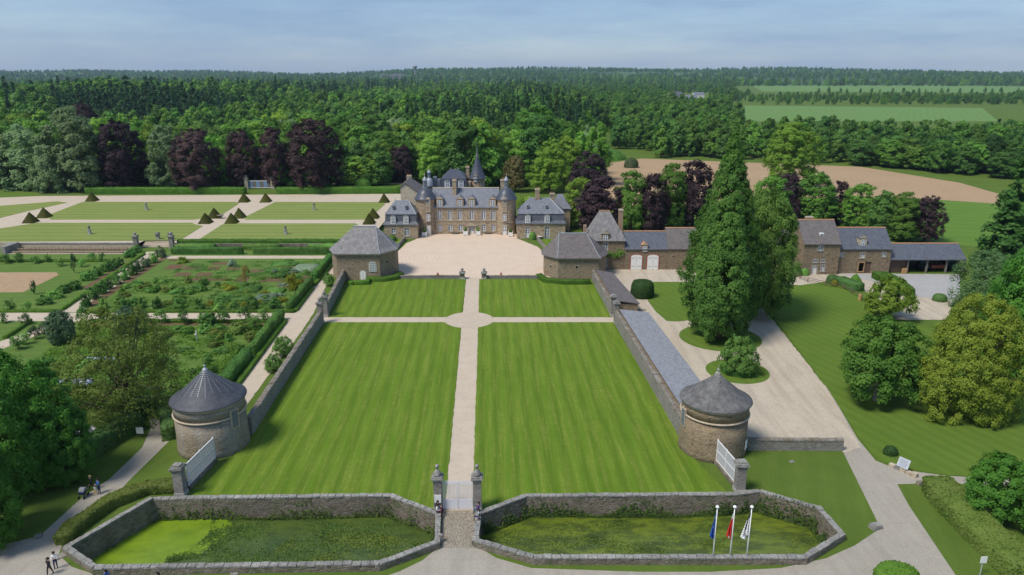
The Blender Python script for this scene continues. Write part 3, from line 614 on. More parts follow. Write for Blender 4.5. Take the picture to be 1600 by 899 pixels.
def window(parent, fr, sc_, zb, w, h, style='w', depth=.26, sur='dressed', rows=3, cols=2):
    a, b = sc_-w/2, sc_+w/2; mb = MB(); t = .11
    if sur:
        e = .16
        fr.box(mb, a-e, a, zb-.02, zb+h+e, -.05, .035, 1); fr.box(mb, b, b+e, zb-.02, zb+h+e, -.05, .035, 1); fr.box(mb, a, b, zb+h, zb+h+e, -.05, .035, 1)
        fr.box(mb, a-e-.04, b+e+.04, zb-.14, zb-.003, -.05, .09, 1)
    if style in ('w', 'dw', 'c'):
        z0 = zb if style != 'dw' else zb+h*.34
        fr.box(mb, a, a+t, z0, zb+h, -depth, -depth+.08); fr.box(mb, b-t, b, z0, zb+h, -depth, -depth+.08)
        fr.box(mb, a+t, b-t, zb+h-t, zb+h, -depth, -depth+.08); fr.box(mb, a+t, b-t, z0, z0+t, -depth, -depth+.08)
        fr.box(mb, sc_-.075, sc_+.075, z0+t, zb+h-t, -depth, -depth+.09)
        for k in range(1, rows):
            z = z0+(zb+h-z0)*k/rows; tt = .055 if k == rows-1 else .03
            fr.box(mb, a+t, b-t, z-tt, z+tt, -depth, -depth+.07)
        for k in range(1, cols):
            if cols != 2: s = a+w*k/cols; fr.box(mb, s-.04, s+.04, z0+t, zb+h-t, -depth, -depth+.075)
        if style == 'dw': fr.box(mb, a, b, zb, zb+h*.34-.003, -depth-.02, -depth+.06)
        o = mb.build('window' if style != 'dw' else 'glazed_door', [M['white'], M[sur or 'dressed']], parent)
        g = MB(); fr.box(g, a+.02, b-.02, z0+.02, zb+h-.02, -depth-.05, -depth-.01); g.build('pane', M['glassm'] if style != 'c' else M['curtain'], o)
    elif style in ('d', 'p', 'o'):
        mt = {'d': 'cream_paint', 'p': 'wood', 'o': 'dark'}[style]
        if style == 'o': fr.box(mb, a, b, zb, zb+h, -1.6, -depth-.6)  # near-black box stands for the shade inside the open doorway
        else:
            fr.box(mb, a, b, zb, zb+h, -depth-.03, -depth+.05)
            fr.box(mb, sc_-.02, sc_+.02, zb+.05, zb+h-.05, -depth+.053, -depth+.07)
        o = mb.build('door' if style != 'o' else 'doorway', [M[mt], M[sur or 'dressed']], parent)
    return o
class Bld:
    def __init__(s, name, loc, label, mat, group=None): s.t = empty(name, loc, label, 'building', group); s.mb = MB(); s.mat = mat
    def side(s, p0, p1, z0, z1, wins=(), depth=.28):
        fr = Frame(p0, p1); ops = []
        for w in wins:
            sc_, zb, ww, h = w[:4]; ops.append((sc_-ww/2, sc_+ww/2, zb, zb+h))
        facade(s.mb, p0, p1, z0, z1, ops, depth)
        for w in wins: window(s.t, fr, *w[:4], **(w[4] if len(w) > 4 else {}))
        return fr
    def body(s, x0, x1, y0, y1, z0, z1, front=(), right=(), left=()):
        s.side((x0,y0), (x1,y0), z0, z1, front); s.side((x1,y0), (x1,y1), z0, z1, right); s.side((x1,y1), (x0,y1), z0, z1); s.side((x0,y1), (x0,y0), z0, z1, left)
    def done(s): return s.mb.build('wall', M[s.mat], s.t)
def R4(x0, x1, y0, y1, z): return [(x0,y0,z),(x1,y0,z),(x1,y1,z),(x0,y1,z)]
def gable_roof(parent, x0, x1, y0, y1, ze, zr, mat, ov=.25, ridge='terracotta', th=.16, stone_=None, name='roof'):
    ym = (y0+y1)/2; mb = MB(); f = (zr-ze)/(ym-y0); zo = ze-ov*f
    sec = [(y0-ov, zo), (ym, zr), (y1+ov, zo), (y1+ov, zo-th), (ym, zr-th), (y0-ov, zo-th)]
    mb.loft([[(x0-.12, y, z) for y, z in sec], [(x1+.12, y, z) for y, z in sec]], 0, True, True)
    o = mb.build(name, M[mat], parent)
    if ridge:
        mb = MB(); mb.loft([[(x, ym-.17, zr-.06), (x, ym, zr+.1), (x, ym+.17, zr-.06)] for x in (x0-.14, x1+.14)], 0, True, True); mb.build('ridge_tiles', M[ridge], o)
    if stone_:
        mb = MB()
        for x in (x0, x1): mb.poly([(x, y0, ze), (x, ym, zr-th-.02), (x, y1, ze)])
        mb.build('gable', M[stone_], parent)
    return o
def chimney(parent, x, y, w, d, z0, z1, mat='castle_stone', pots=2):
    mb = MB(); mb.box(x-w/2, x+w/2, y-d/2, y+d/2, z0, z1-.35); mb.box(x-w/2-.1, x+w/2+.1, y-d/2-.1, y+d/2+.1, z1-.347, z1-.15, 1); mb.box(x-w/2, x+w/2, y-d/2, y+d/2, z1-.147, z1, 1)
    for k in range(pots): mb.lathe(x-w/2+w*(k+.5)/pots, y, [(.13, z1+.003), (.1, z1+.4)], 8, 2)
    return mb.build('chimney', [M[mat], M['dressed'], M['terracotta']], parent)
def dormer(parent, xc, y, z0, w, h, depth, mats=('castle_stone', 'slate_castle'), ped=.55, ww=None, wh=None, fr_mat='white'):
    mb = MB(); x0, x1 = xc-w/2, xc+w/2
    mb.box(x0, x1, y-.06, y+depth, z0, z0+h, 0)
    mb.loft([[(x0-.12, yy, z0+h+.003), (xc, yy, z0+h+ped), (x1+.12, yy, z0+h+.003)] for yy in (y-.16, y+depth+.8)], 1, True, True)
    mb.loft([[(x0-.04, yy, z0+h+.02), (xc, yy, z0+h+ped-.08), (x1+.04, yy, z0+h+.02)] for yy in (y-.20, y-.163)], 2, True, True)
    o = mb.build('dormer', [M[mats[0]], M[mats[1]], M['dressed']], parent)
    ww = ww or w*.6; wh = wh or h*.78; fr = Frame((x0, y-.06), (x1, y-.06)); a, b = w/2-ww/2, w/2+ww/2; zb = z0+.12
    g = MB(); fr.box(g, a, b, zb, zb+wh, .0, .015); fr.box(g, a, a+.1, zb, zb+wh, .016, .05, 1); fr.box(g, b-.1, b, zb, zb+wh, .016, .05, 1); fr.box(g, w/2-.06, w/2+.06, zb, zb+wh, .016, .055, 1)
    for z in (zb, zb+wh*.5, zb+wh-.1): fr.box(g, a+.1, b-.1, z, z+.08, .016, .048, 1)
    g.build('dormer_window', [M['glassm'], M[fr_mat]], o); return o
def finial(parent, x, y, z, h, mat='lead', r=.06):
    mb = MB(); mb.tube((x,y,z-.1), (x,y,z+h), r, .015, 6); mb.lathe(x, y, [(.02, z+h*.3), (.16, z+h*.4), (.02, z+h*.5)], 8); return mb.build('finial', M[mat], parent)
def px_win(px, ytop, ybot, wpx, Y, x0, **kw):
    k = mpp(Y, zat((ytop+ybot)/2, Y)); xc = xat(px, (ytop+ybot)/2, Y); z0 = zat(ybot, Y); z1 = zat(ytop, Y)
    return (xc-x0, z0, wpx*k, z1-z0, kw)
A_ = lambda x: 625+x/5.995
B_ = lambda y: 230+y/5.995
# ---- castle ------------------------------------------------------
Y0 = 191.0
c = Bld('castle', (-12.5, Y0, 0), 'brown stone castle with two domed towers and a slate roof behind the gravel court', 'castle_stone')
T = c.t
cx0, cx1 = -21.4, -3.6; ze = zat(B_(555), Y0); zr = zat(B_(380), Y0+4.8)
wins = [px_win(A_(x), B_(590), B_(682), 6.6, Y0, cx0, rows=4) for x in (371,468,561,671,782,871)]
wins += [px_win(A_(x), B_(724), B_(788), 6.4, Y0, cx0, rows=3) for x in (374,472,567,784,872)]
wins += [px_win(A_(674), B_(745), B_(814), 6.8, Y0, cx0, style='dw', rows=2)]
wins = [w if w[1] > .05 else (w[0], .05, w[2], w[3]+w[1]-.05, w[4]) for w in wins]
c.body(cx0, cx1, Y0, Y0+9.6, -.2, ze, wins)
rf = gable_roof(T, cx0, cx1, Y0, Y0+9.6, ze, zr, 'slate_castle', .3, 'dressed', stone_='castle_stone')
fr = Frame((cx0, Y0), (cx1, Y0))
mb = MB(); zz = zat(346, Y0); fr.box(mb, 0, fr.L, zz, zz+.22, -.02, .1); fr.box(mb, 0, fr.L, ze-.35, ze-.12, -.02, .14); mb.build('string_course', M['dressed'], T)
xd = xat(A_(674), 355, Y0); mb = MB(); zd = zat(B_(742), Y0)
mb.box(xd-1.35, xd+1.35, Y0-.35, Y0-.003, zd+.1, zd+.3); mb.box(xd-1.2, xd-.85, Y0-.25, Y0-.003, -.1, zd+.097); mb.box(xd+.85, xd+1.2, Y0-.25, Y0-.003, -.1, zd+.097)
mb.loft([[(xd-1.3, y, zd+.303), (xd, y, zd+.85), (xd+1.3, y, zd+.303)] for y in (Y0-.32, Y0-.003)], 0, True, True); mb.build('door_surround', M['dressed'], T)
for x, w in ((371,70),(561,70),(671,70),(867,72)):
    xc = xat(A_(x), 315, Y0); z0 = ze-.05; dormer(T, xc, Y0, z0, 1.85, zat(B_(487), Y0)-z0, 3.0, ped=.85)
chimney(T, xat(A_(512), 300, Y0+3.4), Y0+3.4, 1.0, 1.3, ze+1.5, zat(B_(305), Y0+3.4), pots=2)
chimney(T, xat(A_(960), 290, Y0+5), Y0+5, 1.1, 1.0, ze+2, zat(B_(305), Y0+5), pots=2)
def castle_tower(pxc, wx, doorstyle):
    ty = 192.3; x = xat(pxc, 345, ty-2.0); r = 2.62; zt = zat(B_(497), ty-2.5)
    mb = MB(); mb.lathe(x, ty, [(r+.08, -.2), (r+.08, .5), (r, .55), (r, zat(B_(705), ty-2.6)-.14)], 40); zs_ = zat(B_(705), ty-2.6); mb.lathe(x, ty, [(r, zs_), (r, zt)], 40); mb.build('tower_wall', M['castle_stone'], T)
    mb = MB(); mb.lathe(x, ty, [(r+.02, zs_-.137), (r+.12, zs_-.1), (r+.12, zs_-.05), (r+.02, zs_-.003)], 40); mb.lathe(x, ty, [(r+.02, zt-.3), (r+.16, zt-.2), (r+.2, zt-.02)], 40); mb.build('tower_string_course', M['dressed'], T)
    zd_ = zat(B_(380), ty); H_ = zd_-zt
    prof = [(r+.42, zt-.05), (r+.40, zt+.02), (r+.12, zt+H_*.14), (r*.93, zt+H_*.28), (r*.82, zt+H_*.48), (r*.66, zt+H_*.68), (r*.48, zt+H_*.84), (r*.30, zt+H_*.96), (r*.22, zt+H_)]
    ro = MB(); ro.lathe(x, ty, prof, 40); o = ro.build('dome_roof', M['slate_dark'], T, smooth=True)
    zl = zat(B_(312), ty); lt = MB(); 
    for k in range(8):
        a = math.pi/4*k+.2; lt.tube((x+.5*math.cos(a), ty+.5*math.sin(a), zd_-.05), (x+.5*math.cos(a), ty+.5*math.sin(a), zl), .07, n=5)
    lt.lathe(x, ty, [(.36, zd_-.05), (.36, zl)], 10, 1); lt.lathe(x, ty, [(.66, zd_-.08), (.66, zd_+.06)], 16)
    lt.lathe(x, ty, [(.7, zl), (.62, zl+.15), (.45, zl+.5), (.2, zl+.85), (.1, zl+1.05)], 16)
    lt.build('lantern', [M['lead'], M['lantern_glass']], o); finial(o, x, ty, zl+1.0, 1.3, 'dressed', .1)
    # stone aedicule rising from the eaves, window and door on the court side
    yf = ty-r-.03; xw = xat(wx, 330, yf); fr = Frame((xw-.6, yf), (xw+.6, yf)); mb = MB()
    za, zb = zat(B_(612), yf), zat(B_(478), yf)
    mb.box(xw-.62, xw+.62, yf-.10, yf+.5, za, zb-.4); mb.box(xw-.8, xw+.8, yf-.2, yf+.6, zb-1.5, zb-1.36); mb.box(xw-.8, xw+.8, yf-.2, yf+.6, (za+zb)/2-.35, (za+zb)/2-.2)
    mb.loft([[(xw+math.cos(q)*.66, y, zb-.397+math.sin(q)*.55) for q in [math.pi*i/8 for i in range(9)]] for y in (yf-.15, yf+.9)], 0, True, True)
    o2 = mb.build('aedicule', M['dressed'], T)
    mb = MB(); mb.box(xw-.3, xw+.3, yf-.125, yf-.103, zb-1.25, zb-.4); mb.box(xw-.38, xw+.38, yf-.13, yf-.103, za+.5, za+1.1, 1); mb.build('niche', [M['glassm'], M['castle_stone']], o2)
    yw = ty-r*.985-.14
    fr = Frame((xw-2, yw), (xw+2, yw)); k = mpp(yw)
    window(T, fr, 2.0, zat(B_(692), yw), 5.2*k, zat(B_(632), yw)-zat(B_(692), yw), 'w', depth=.06, rows=3)
    window(T, fr, 2.0, .06, 5.6*k, zat(B_(738), yw), 'dw' if doorstyle else 'd', depth=.06, rows=2)
castle_tower(664.6, 669.0, 0); castle_tower(791.0, 788.4, 1)
# rear pavilion with mansard and the round tower with the tall cone
YR = 204.0; rx0, rx1 = xat(A_(386), 285, YR), xat(A_(618), 285, YR); zb_, zm, zt_ = ze-.5, zat(B_(296), YR), zat(B_(208), YR+4)
mb = MB(); mb.box(rx0, rx1, YR, YR+8, -.1, zm-2.6); mb.build('wall', M['castle_stone'], T)
mb = MB(); mb.loft([R4(rx0-.15, rx1+.15, YR-.15, YR+8.15, zm-2.65), R4(rx0, rx1, YR+.25, YR+7.75, zm), R4(xat(A_(470), 265, YR+4), xat(A_(548), 265, YR+4), YR+3.6, YR+4.4, zt_)], 0, True, True); o = mb.build('mansard_roof', M['slate_dark'], T)
for x in (443, 572):
    xc = xat(A_(x), 287, YR); dormer(T, xc, YR-.1, zat(B_(380), YR), 1.5, zat(B_(312), YR)-zat(B_(380), YR), 1.2, ('cream_paint', 'slate_dark'), .3, 1.15, 1.9)
for x in (470, 548): finial(o, xat(A_(x), 265, YR+4), YR+4, zt_, .5, 'dressed', .1)
YT = 209.0; tx = xat(A_(722), 285, YT-2.4); rt = 71/5.995*mpp(YT, 12); ztw = zat(B_(300), YT-2.4)
mb = MB(); mb.lathe(tx, YT, [(rt, -.1), (rt, ztw)], 32); mb.build('tower_wall', M['castle_stone'], T)
zap = zat(B_(52), YT); mb = MB(); mb.lathe(tx, YT, [(rt+.45, ztw-.1), (rt+.38, ztw+.05), (rt*.92, ztw+.8), (rt*.5, ztw+(zap-ztw)*.5), (rt*.2, ztw+(zap-ztw)*.8), (.08, zap)], 36); o = mb.build('cone_roof', M['slate_dark'], T, smooth=True)
finial(o, tx, YT, zap, 2.3, 'lead', .1)
dormer(T, xat(A_(708), 275, YT-rt), YT-rt-.15, ztw-.9, 1.1, 1.7, 1.6, ('dressed', 'slate_dark'), .7)
chimney(T, xat(A_(634), 270, YT+1), YT+1, 1.0, 1.0, 6, zat(B_(182), YT+1))
mb = MB(); mb.box(rx1-.2, tx-rt+.4, YR+1.2, YR+6, -.1, zm-1.2); mb.build('link_wall', M['castle_stone'], T)
YD = 203.0; dx = xat(A_(275), 285, YD); mb = MB(); zb_ = zat(B_(372), YD); zc_ = zat(B_(287), YD); mb.lathe(dx, YD, [(1.1, -.1), (1.1, zb_)], 20); mb.build('turret_wall', M['castle_stone'], T)
mb = MB(); mb.lathe(dx, YD, [(1.3, zb_), (1.15, zb_+.5), (1.1, zb_+(zc_-zb_)*.5), (.85, zb_+(zc_-zb_)*.8), (.45, zc_)], 24); o = mb.build('turret_dome', M['lead'], T, smooth=True)
zl_ = zat(B_(240), YD); mb = MB(); mb.lathe(dx, YD, [(.42, zc_), (.42, zl_)], 10, 1); mb.lathe(dx, YD, [(.62, zl_+.003), (.5, zl_+.3), (.12, zl_+.8)], 14); mb.build('turret_lantern', [M['lead'], M['lantern_glass']], o); finial(o, dx, YD, zl_+.7, .9, 'dressed', .1)
for x0, x1, yt in ((313, 346, 280), (350, 382, 300)):
    xa, xb = xat(A_(x0), 285, YD+2), xat(A_(x1), 285, YD+2); mb = MB(); mb.box(xa, xb, YD+1, YD+3, 5, zat(B_(yt), YD+2)); mb.build('chimney_block', M['slate_castle'], T)
mb = MB(); mb.box(xat(A_(320), 290, YD+1), rx0+.4, YD+3.2, YD+7, -.1, zat(B_(345), YD+2)); mb.build('link_wall', M['castle_stone'], T)
c.done()
# orangery boxes, stone benches in front of the castle
def planter(px, py, lab):
    x, y = G(px, py); t = empty('planter_box', (x, y, 0), lab, 'planter'); mb = MB(); mb.box(x-.6, x+.6, y-.6, y+.6, .15, 1.15)
    for a in (-1, 1):
        for b in (-1, 1): mb.box(x+a*.55-.09, x+a*.55+.09, y+b*.55-.09, y+b*.55+.09, .02, 1.3)
    mb.build('box', M['white'], t); mb = MB(); mb.box(x-.5, x+.5, y-.5, y+.5, 1.153, 1.2); mb.build('soil', M['soil'], t); return (x, y, t)
PL = [planter(663.6, 369.5, 'white planter box beside the left castle tower door'), planter(727.5, 367.6, 'white planter box left of the main castle door'), planter(747, 367.6, 'white planter box right of the main castle door'), planter(797.4, 369.5, 'white planter box beside the right castle tower')]
for px, lab in ((711.5, 'dark stone bench left of the castle door'), (763, 'dark stone bench right of the castle door')):
    x, y = G(px, 365.0); y -= .9; t = empty('stone_bench', (x, y, 0), lab, 'bench'); mb = MB(); mb.box(x-.9, x+.9, y-.25, y+.25, .42, .55); mb.build('seat', M['moat_stone'], t)
    for s in (-.65, .65): mb = MB(); mb.box(x+s-.1, x+s+.1, y-.2, y+.2, 0, .417); mb.build('leg', M['moat_stone'], t)
# ---- side pavilions ---------------------------------------------
def side_pavilion(label, x0, x1, Y, dep, ywt, ymt, yrt, rpx0, rpx1, front, dorm, ocul, stonem):
    b = Bld('side_pavilion', ((x0+x1)/2, Y, 0), label, stonem); t = b.t; zw, zm, zr_ = zat(ywt, Y), zat(ymt, Y+.5), zat(yrt, Y+dep/2)
    b.body(x0, x1, Y, Y+dep, -.2, zw, front)
    mb = MB(); mb.loft([R4(x0-.3, x1+.3, Y-.3, Y+dep+.3, zw-.05), R4(x0-.22, x1+.22, Y-.22, Y+dep+.22, zw+.12), R4(x0+.25, x1-.25, Y+.25, Y+dep-.25, zw+(zm-zw)*.3), R4(x0+.4, x1-.4, Y+.5, Y+dep-.5, zm)], 0, True, False)
    o = mb.build('mansard_roof', M['slate_blue'], t)
    mb = MB(); ra, rb = xat(rpx0, yrt, Y+dep/2), xat(rpx1, yrt, Y+dep/2); mb.loft([R4(x0+.2, x1-.2, Y+.3, Y+dep-.3, zm), R4(x0+.35, x1-.35, Y+.55, Y+dep-.55, zm+.14), R4(ra, rb, Y+dep/2-.08, Y+dep/2+.08, zr_)], 0, True, True); o = mb.build('upper_roof', M['slate_castle'], t)
    mb = MB(); mb.tube((ra, Y+dep/2, zr_+.03), (rb, Y+dep/2, zr_+.03), .13, n=6)
    for e, yy in ((ra, Y+.55), (rb, Y+.55)): mb.tube((e, Y+dep/2, zr_+.02), (x0+.35 if e == ra else x1-.35, yy, zm+.16), .08, n=5)
    mb.build('lead_ridge', M['lead'], o); finial(o, ra, Y+dep/2, zr_, .9); finial(o, rb, Y+dep/2, zr_, .9)
    for px, yt, yb, w in dorm:
        xc = xat(px, (yt+yb)/2, Y); k = mpp(Y); dormer(t, xc, Y-.12, zat(yb, Y), w*k, zat(yt, Y)-zat(yb, Y)-.25, .9, ('cream_paint', 'slate_blue'), .35, w*k*.8)
    for px, py in ocul:
        yy = Y+dep*.25; x = xat(px, py, yy); z = zat(py, yy); mb = MB(); mb.box(x-.28, x+.28, yy-.7, yy+.4, z-.45, z+.2); mb.loft([[(x+math.cos(q)*.3, y, z+.203+math.sin(q)*.3) for q in [math.pi*i/6 for i in range(7)]] for y in (yy-.75, yy+.4)], 0, True, True); mb.box(x-.15, x+.15, yy-.72, yy-.703, z-.3, z+.15, 1); mb.build('roof_lucarne', [M['lead'], M['dark']], o)
    b.done(); return t
YL = 185.5; lx0, lx1 = -33.4, -24.7
side_pavilion('slate mansard pavilion left of the castle court', lx0, lx1, YL, 8.2, 351.3, 335, 313.7, 617.5, 638.5,
   [px_win(635.8, 356.7, 369, 7.6, YL, lx0, rows=3), px_win(615, 357, 365, 6.6, YL, lx0, rows=2)], [(614.3, 336.5, 350.5, 7.6), (634.5, 336.5, 350.5, 7.6)], [(615, 323), (635, 323)], 'castle_stone')
YQ = 185.2; qx0, qx1 = 1.2, 13.9
pt = side_pavilion('slate mansard pavilion right of the castle court with terrace doors', qx0, qx1, YQ, 8.2, 349.6, 334.3, 309.8, 827, 859,
   [px_win(824.6, 354.8, 371.8, 7.0, YQ, qx0, style='dw', rows=3), px_win(854.8, 354.5, 374, 7.4, YQ, qx0, style='w', rows=4)], [(824.8, 335.5, 348.6, 8), (855, 335.5, 348.6, 8)], [(824.5, 322), (853.8, 322)], 'castle_stone')
chimney(pt, xat(839.6, 305, YQ+4), YQ+4.0, 1.15, 1.0, zat(318, YQ+4), zat(295, YQ+4)); chimney(pt, xat(863, 305, YQ+6.5), YQ+6.5, 1.3, 1.0, 6, zat(302, YQ+6.5))
b = Bld('rear_stair_tower', (16, 196, 0), 'narrow square tower with flared slate roof behind the right pavilion', 'castle_stone'); ya = 194.5; sx0, sx1 = xat(872, 340, ya), xat(891, 340, ya); zw = zat(326, ya)
b.body(sx0-1.6, sx1, ya, ya+5, -.1, zw, [px_win(886, 345, 356, 3, ya, sx0-1.6)] if False else ()); b.done()
mb = MB(); zt_ = zat(303.5, ya+2.5); mb.loft([R4(sx0-1.95, sx1+.35, ya-.35, ya+5.35, zw-.05), R4(sx0-1.4, sx1-.2, ya+.2, ya+4.8, zw+.7), R4(sx0-.7, sx1-1.3, ya+1.1, ya+3.9, zw+(zt_-zw)*.62), R4(xat(871, 303, ya+2.5), xat(879.6, 303, ya+2.5), ya+2.2, ya+2.8, zt_)], 0, True, True); mb.build('flared_roof', M['slate_castle'], b.t)
# rear gabled house
yg = 200.0; zA = zat(286.7, yg); zB = zat(300.8, yg); xl, xa, xr = xat(624.5, 291.7, yg), xat(632.5, 286.7, yg), xat(653.3, 300.8, yg); xl = xa-(xr-xa)*.35; zC = zA-(zA-zB)*.35
t = empty('gabled_house', (xa, yg, 0), 'pale stone gabled house behind the left pavilion', 'building')
mb = MB(); pr = [(xl, -.1), (xr, -.1), (xr, zB), (xa, zA), (xl, zC)]; mb.loft([[(x, y, z) for x, z in pr] for y in (yg, yg+11)], 0, True, True); mb.build('wall', M['cream_stone'], t)
mb = MB()
for (p, q) in (((xl-.2, zC-.1), (xa, zA+.16)), ((xa, zA+.16), (xr+.25, zB-.05))):
    mb.loft([[(p[0], y, p[1]+.05), (q[0], y, q[1]+.05), (q[0], y, q[1]-.1), (p[0], y, p[1]-.1)] for y in (yg-.25, yg+11.2)], 0, True, True)
o = mb.build('roof', M['slate_brown'], t); chimney(t, xa-.2, yg+10.5, 1.4, .9, zA-1, zA+.8, 'pale_stone')
# ---- court pavilions --------------------------------------------
def court_pavilion(label, pts, ztop, ridge, rmat, front_i, items, mirror):
    cx_, cy_ = sum(p[0] for p in pts)/len(pts), sum(p[1] for p in pts)/len(pts)
    b = Bld('court_pavilion', (cx_, cy_, 0), label, 'pavilion_stone'); n = len(pts)
    for i in range(n): b.side(pts[i], pts[(i+1) % n], -.2, ztop-.35, items.get(i, ()))
    b.done(); t = b.t
    o1, o2 = offset(pts, .12), offset(pts, .25); mb = MB(); mb.prism(o1, ztop-.347, ztop-.15); mb.prism(o2, ztop-.147, ztop-.003); mb.build('cornice', M['dressed'], t)
    mr = lambda p: min(ridge, key=lambda r: (r[0]-p[0])**2)
    e0, e1 = offset(pts, .55), offset(pts, -.25); zr_ = ridge[0][2]
    rings = [[(p[0], p[1], ztop) for p in e0], [(p[0], p[1], ztop+.12) for p in offset(pts, .5)], [(p[0]*.9+mr(p)[0]*.1, p[1]*.9+mr(p)[1]*.1, ztop+(zr_-ztop)*.17) for p in pts], [(p[0]*.5+mr(p)[0]*.5, p[1]*.5+mr(p)[1]*.5, ztop+(zr_-ztop)*.56) for p in pts], [(*mr(p)[:2], zr_) for p in pts]]
    mb = MB(); mb.loft(rings, 0, True, False); o = mb.build('roof', M[rmat], t)
    mb = MB(); mb.tube((ridge[0][0], ridge[0][1], zr_+.05), (ridge[1][0], ridge[1][1], zr_+.05), .16, n=6)
    for i in (1, 2) if not mirror else (0, 1):
        for k in range(1, 4): mb.tube(rings[k][i], rings[k+1][i], .09, n=5)
    mb.build('lead_ridge', M['lead'], o)
    for r in ridge: finial(o, r[0], r[1], zr_, 1.1)
    return t
pA, pB, pC = (-36.6, 146.0), (-27.6, 146.0), (-24.9, 149.8)
PLp = [pA, pB, pC, (-24.9, 153.6), (-27.6, 157.2), (-36.6, 157.2), (-38.4, 153.6), (-38.4, 149.8)]
zpt = zat(396.8, 146); zrr = zat(354, 151.6)
rdg = [(xat(553, 354, 151.6), 151.6, zrr), (xat(587, 354, 151.6), 151.6, zrr)]
def arch_win(t, fr, s, zb, w, h, kind):
    mb = MB(); pt = lambda a, d, z: (fr.p0.x+fr.u.x*(s+a)+fr.n.x*d, fr.p0.y+fr.u.y*(s+a)+fr.n.y*d, z)
    def arch(r, zz, hh): return [(-r, zz), (r, zz), (r, zz+hh-r)]+[(r*math.cos(q), zz+hh-r+r*math.sin(q)*.8) for q in [math.pi*i/10 for i in range(1, 10)]]+[(-r, zz+hh-r)]
    for r, z0, hh, d0, d1, mi in ((w/2+.2, zb-.15, h+.35, -.1, .06, 0), (w/2, zb, h, .0, .075, 1)):
        pr = arch(r, z0, hh); mb.loft([[pt(a, d, z) for a, z in pr] for d in (d0, d1)], mi, True, True)
    o = mb.build('window' if kind == 'w' else 'door', [M['dressed'], M['glassm'] if kind == 'w' else M['white']], t)
    g = MB()
    if kind == 'w':
        for k in range(5): a = -w/2+w*k/4; fr.box(g, s+a-.045, s+a+.045, zb, zb+h-.25-(.3 if k in (0, 4) else 0), .078, .10)
        for k in range(6): z = zb+(h-.2)*k/5.4; fr.box(g, s-w/2, s+w/2, z-.04, z+.04, .103, .12)
        g.build('glazing_bar', M['cream_paint'], o)
    else:
        fr.box(g, s-.02, s+.02, zb, zb+h-.3, .078, .09); g.build('plank_joint', M['grey_dressed'], o)
def oculus(t, fr, s, z, r):
    mb = MB(); 
    for rr, d0, d1, mi in ((r*1.5, -.05, .05, 0), (r, .05, .07, 1)):
        mb.loft([[(fr.p0.x+fr.u.x*(s+rr*math.cos(q))+fr.n.x*d, fr.p0.y+fr.u.y*(s+rr*math.cos(q))+fr.n.y*d, z+rr*math.sin(q)) for q in [2*math.pi*i/16 for i in range(16)]] for d in (d0, d1)], mi, True, True)
    mb.build('oculus', [M['dressed'], M['dark']], t)
t = court_pavilion('stone pavilion with old grey roof and arched window left of the court', PLp, zpt, rdg, 'slate_old', 0, {}, False)
f0, f1 = Frame(pA, pB), Frame(pB, pC)
arch_win(t, f0, xat(567.3, 430, 146)-pA[0], .15, 1.1, 2.0, 'd'); arch_win(t, f0, xat(582.4, 417, 146)-pA[0], zat(424, 146), 1.35, 2.2, 'w'); oculus(t, f1, f1.L*.45, zat(409.7, 147.5), .3)
qC, qB, qA = (6.9, 149.8), (9.6, 146.8), (18.2, 146.8)
PRp = [qB, qA, (20.2, 150.6), (20.2, 153.6), (18.2, 157.4), (9.6, 157.4), (6.9, 153.6), qC]
zpt2 = zat(403.5, 146.8); zrr2 = zat(365.2, 152.0); rdg2 = [(xat(873.4, 365, 152), 152, zrr2), (xat(917, 365, 152), 152, zrr2)]
t = court_pavilion('stone pavilion with brown slate roof and lead hips right of the court', PRp, zpt2, rdg2, 'slate_brown', 0, {}, True)
f0 = Frame(qB, qA); oculus(t, f0, xat(901, 417, 146.8)-qB[0], zat(417.5, 146.8), .28); f1 = Frame(qC, qB); oculus(t, f1, f1.L*.5, zat(417, 148), .28)
# ---- farm row ----------------------------------------------------
YF = 154.5; k = mpp(YF)
b = Bld('tower_house', (21, YF, 0), 'tall steep-roofed gatehouse with vine beside the arched coach doors', 'farm_stone'); hx0, hx1 = 16.9, 24.7; zw = zat(376.2, YF)
b.body(hx0, hx1, YF, YF+8, -.2, zw, [px_win(946, 379.5, 391.5, 7.4, YF, hx0, rows=2), px_win(945.2, 403.7, 418.4, 8.6, YF, hx0, style='dw', rows=2)]); b.done()
zt_ = zat(330, YF+4); mb = MB(); mb.loft([R4(hx0-.35, hx1+.35, YF-.35, YF+8.35, zw-.05), R4(hx0, hx1, YF+.05, YF+7.95, zw+.55), R4(xat(936.3, 330, YF+4), xat(952.6, 330, YF+4), YF+3.8, YF+4.2, zt_)], 0, True, True); o = mb.build('steep_roof', M['slate_old'], b.t)
mb = MB(); mb.box(xat(936, 330, YF+4), xat(953, 330, YF+4), YF+3.75, YF+4.25, zt_+.003, zt_+.16); mb.build('ridge_tiles', M['terracotta'], o)
dormer(b.t, xat(946, 368, YF), YF-.05, zw-.05, 1.75, 1.55, 2.0, ('farm_stone', 'slate_old'), .9, 1.0)
chimney(b.t, xat(969.6, 345, YF+4), YF+4, .9, 1.0, 5, zat(327, YF+4), 'brickmix', 0); mb = MB(); mb.lathe(xat(970.5, 363, YF+2), YF+2.2, [(.35, zat(367, YF+2)), (.4, zat(363, YF+2)), (.1, zat(361, YF+2))], 12); mb.box(hx1-.8, hx1-.1, YF+1.8, YF+2.6, zw, zat(367, YF+2)); mb.build('oven_stack', M['dressed'], b.t)
mb = MB(); mb.box(hx0-.9, hx0-.25, YF+4, YF+5, 0, zat(352, YF+4.5)); mb.build('side_stack', M['brickmix'], b.t)
b = Bld('coach_house', (29, YF, 0), 'coach house with two white arched doors and blue-grey roof', 'farm_stone'); hx0, hx1 = 24.75, 34.1; zw = zat(388, YF)
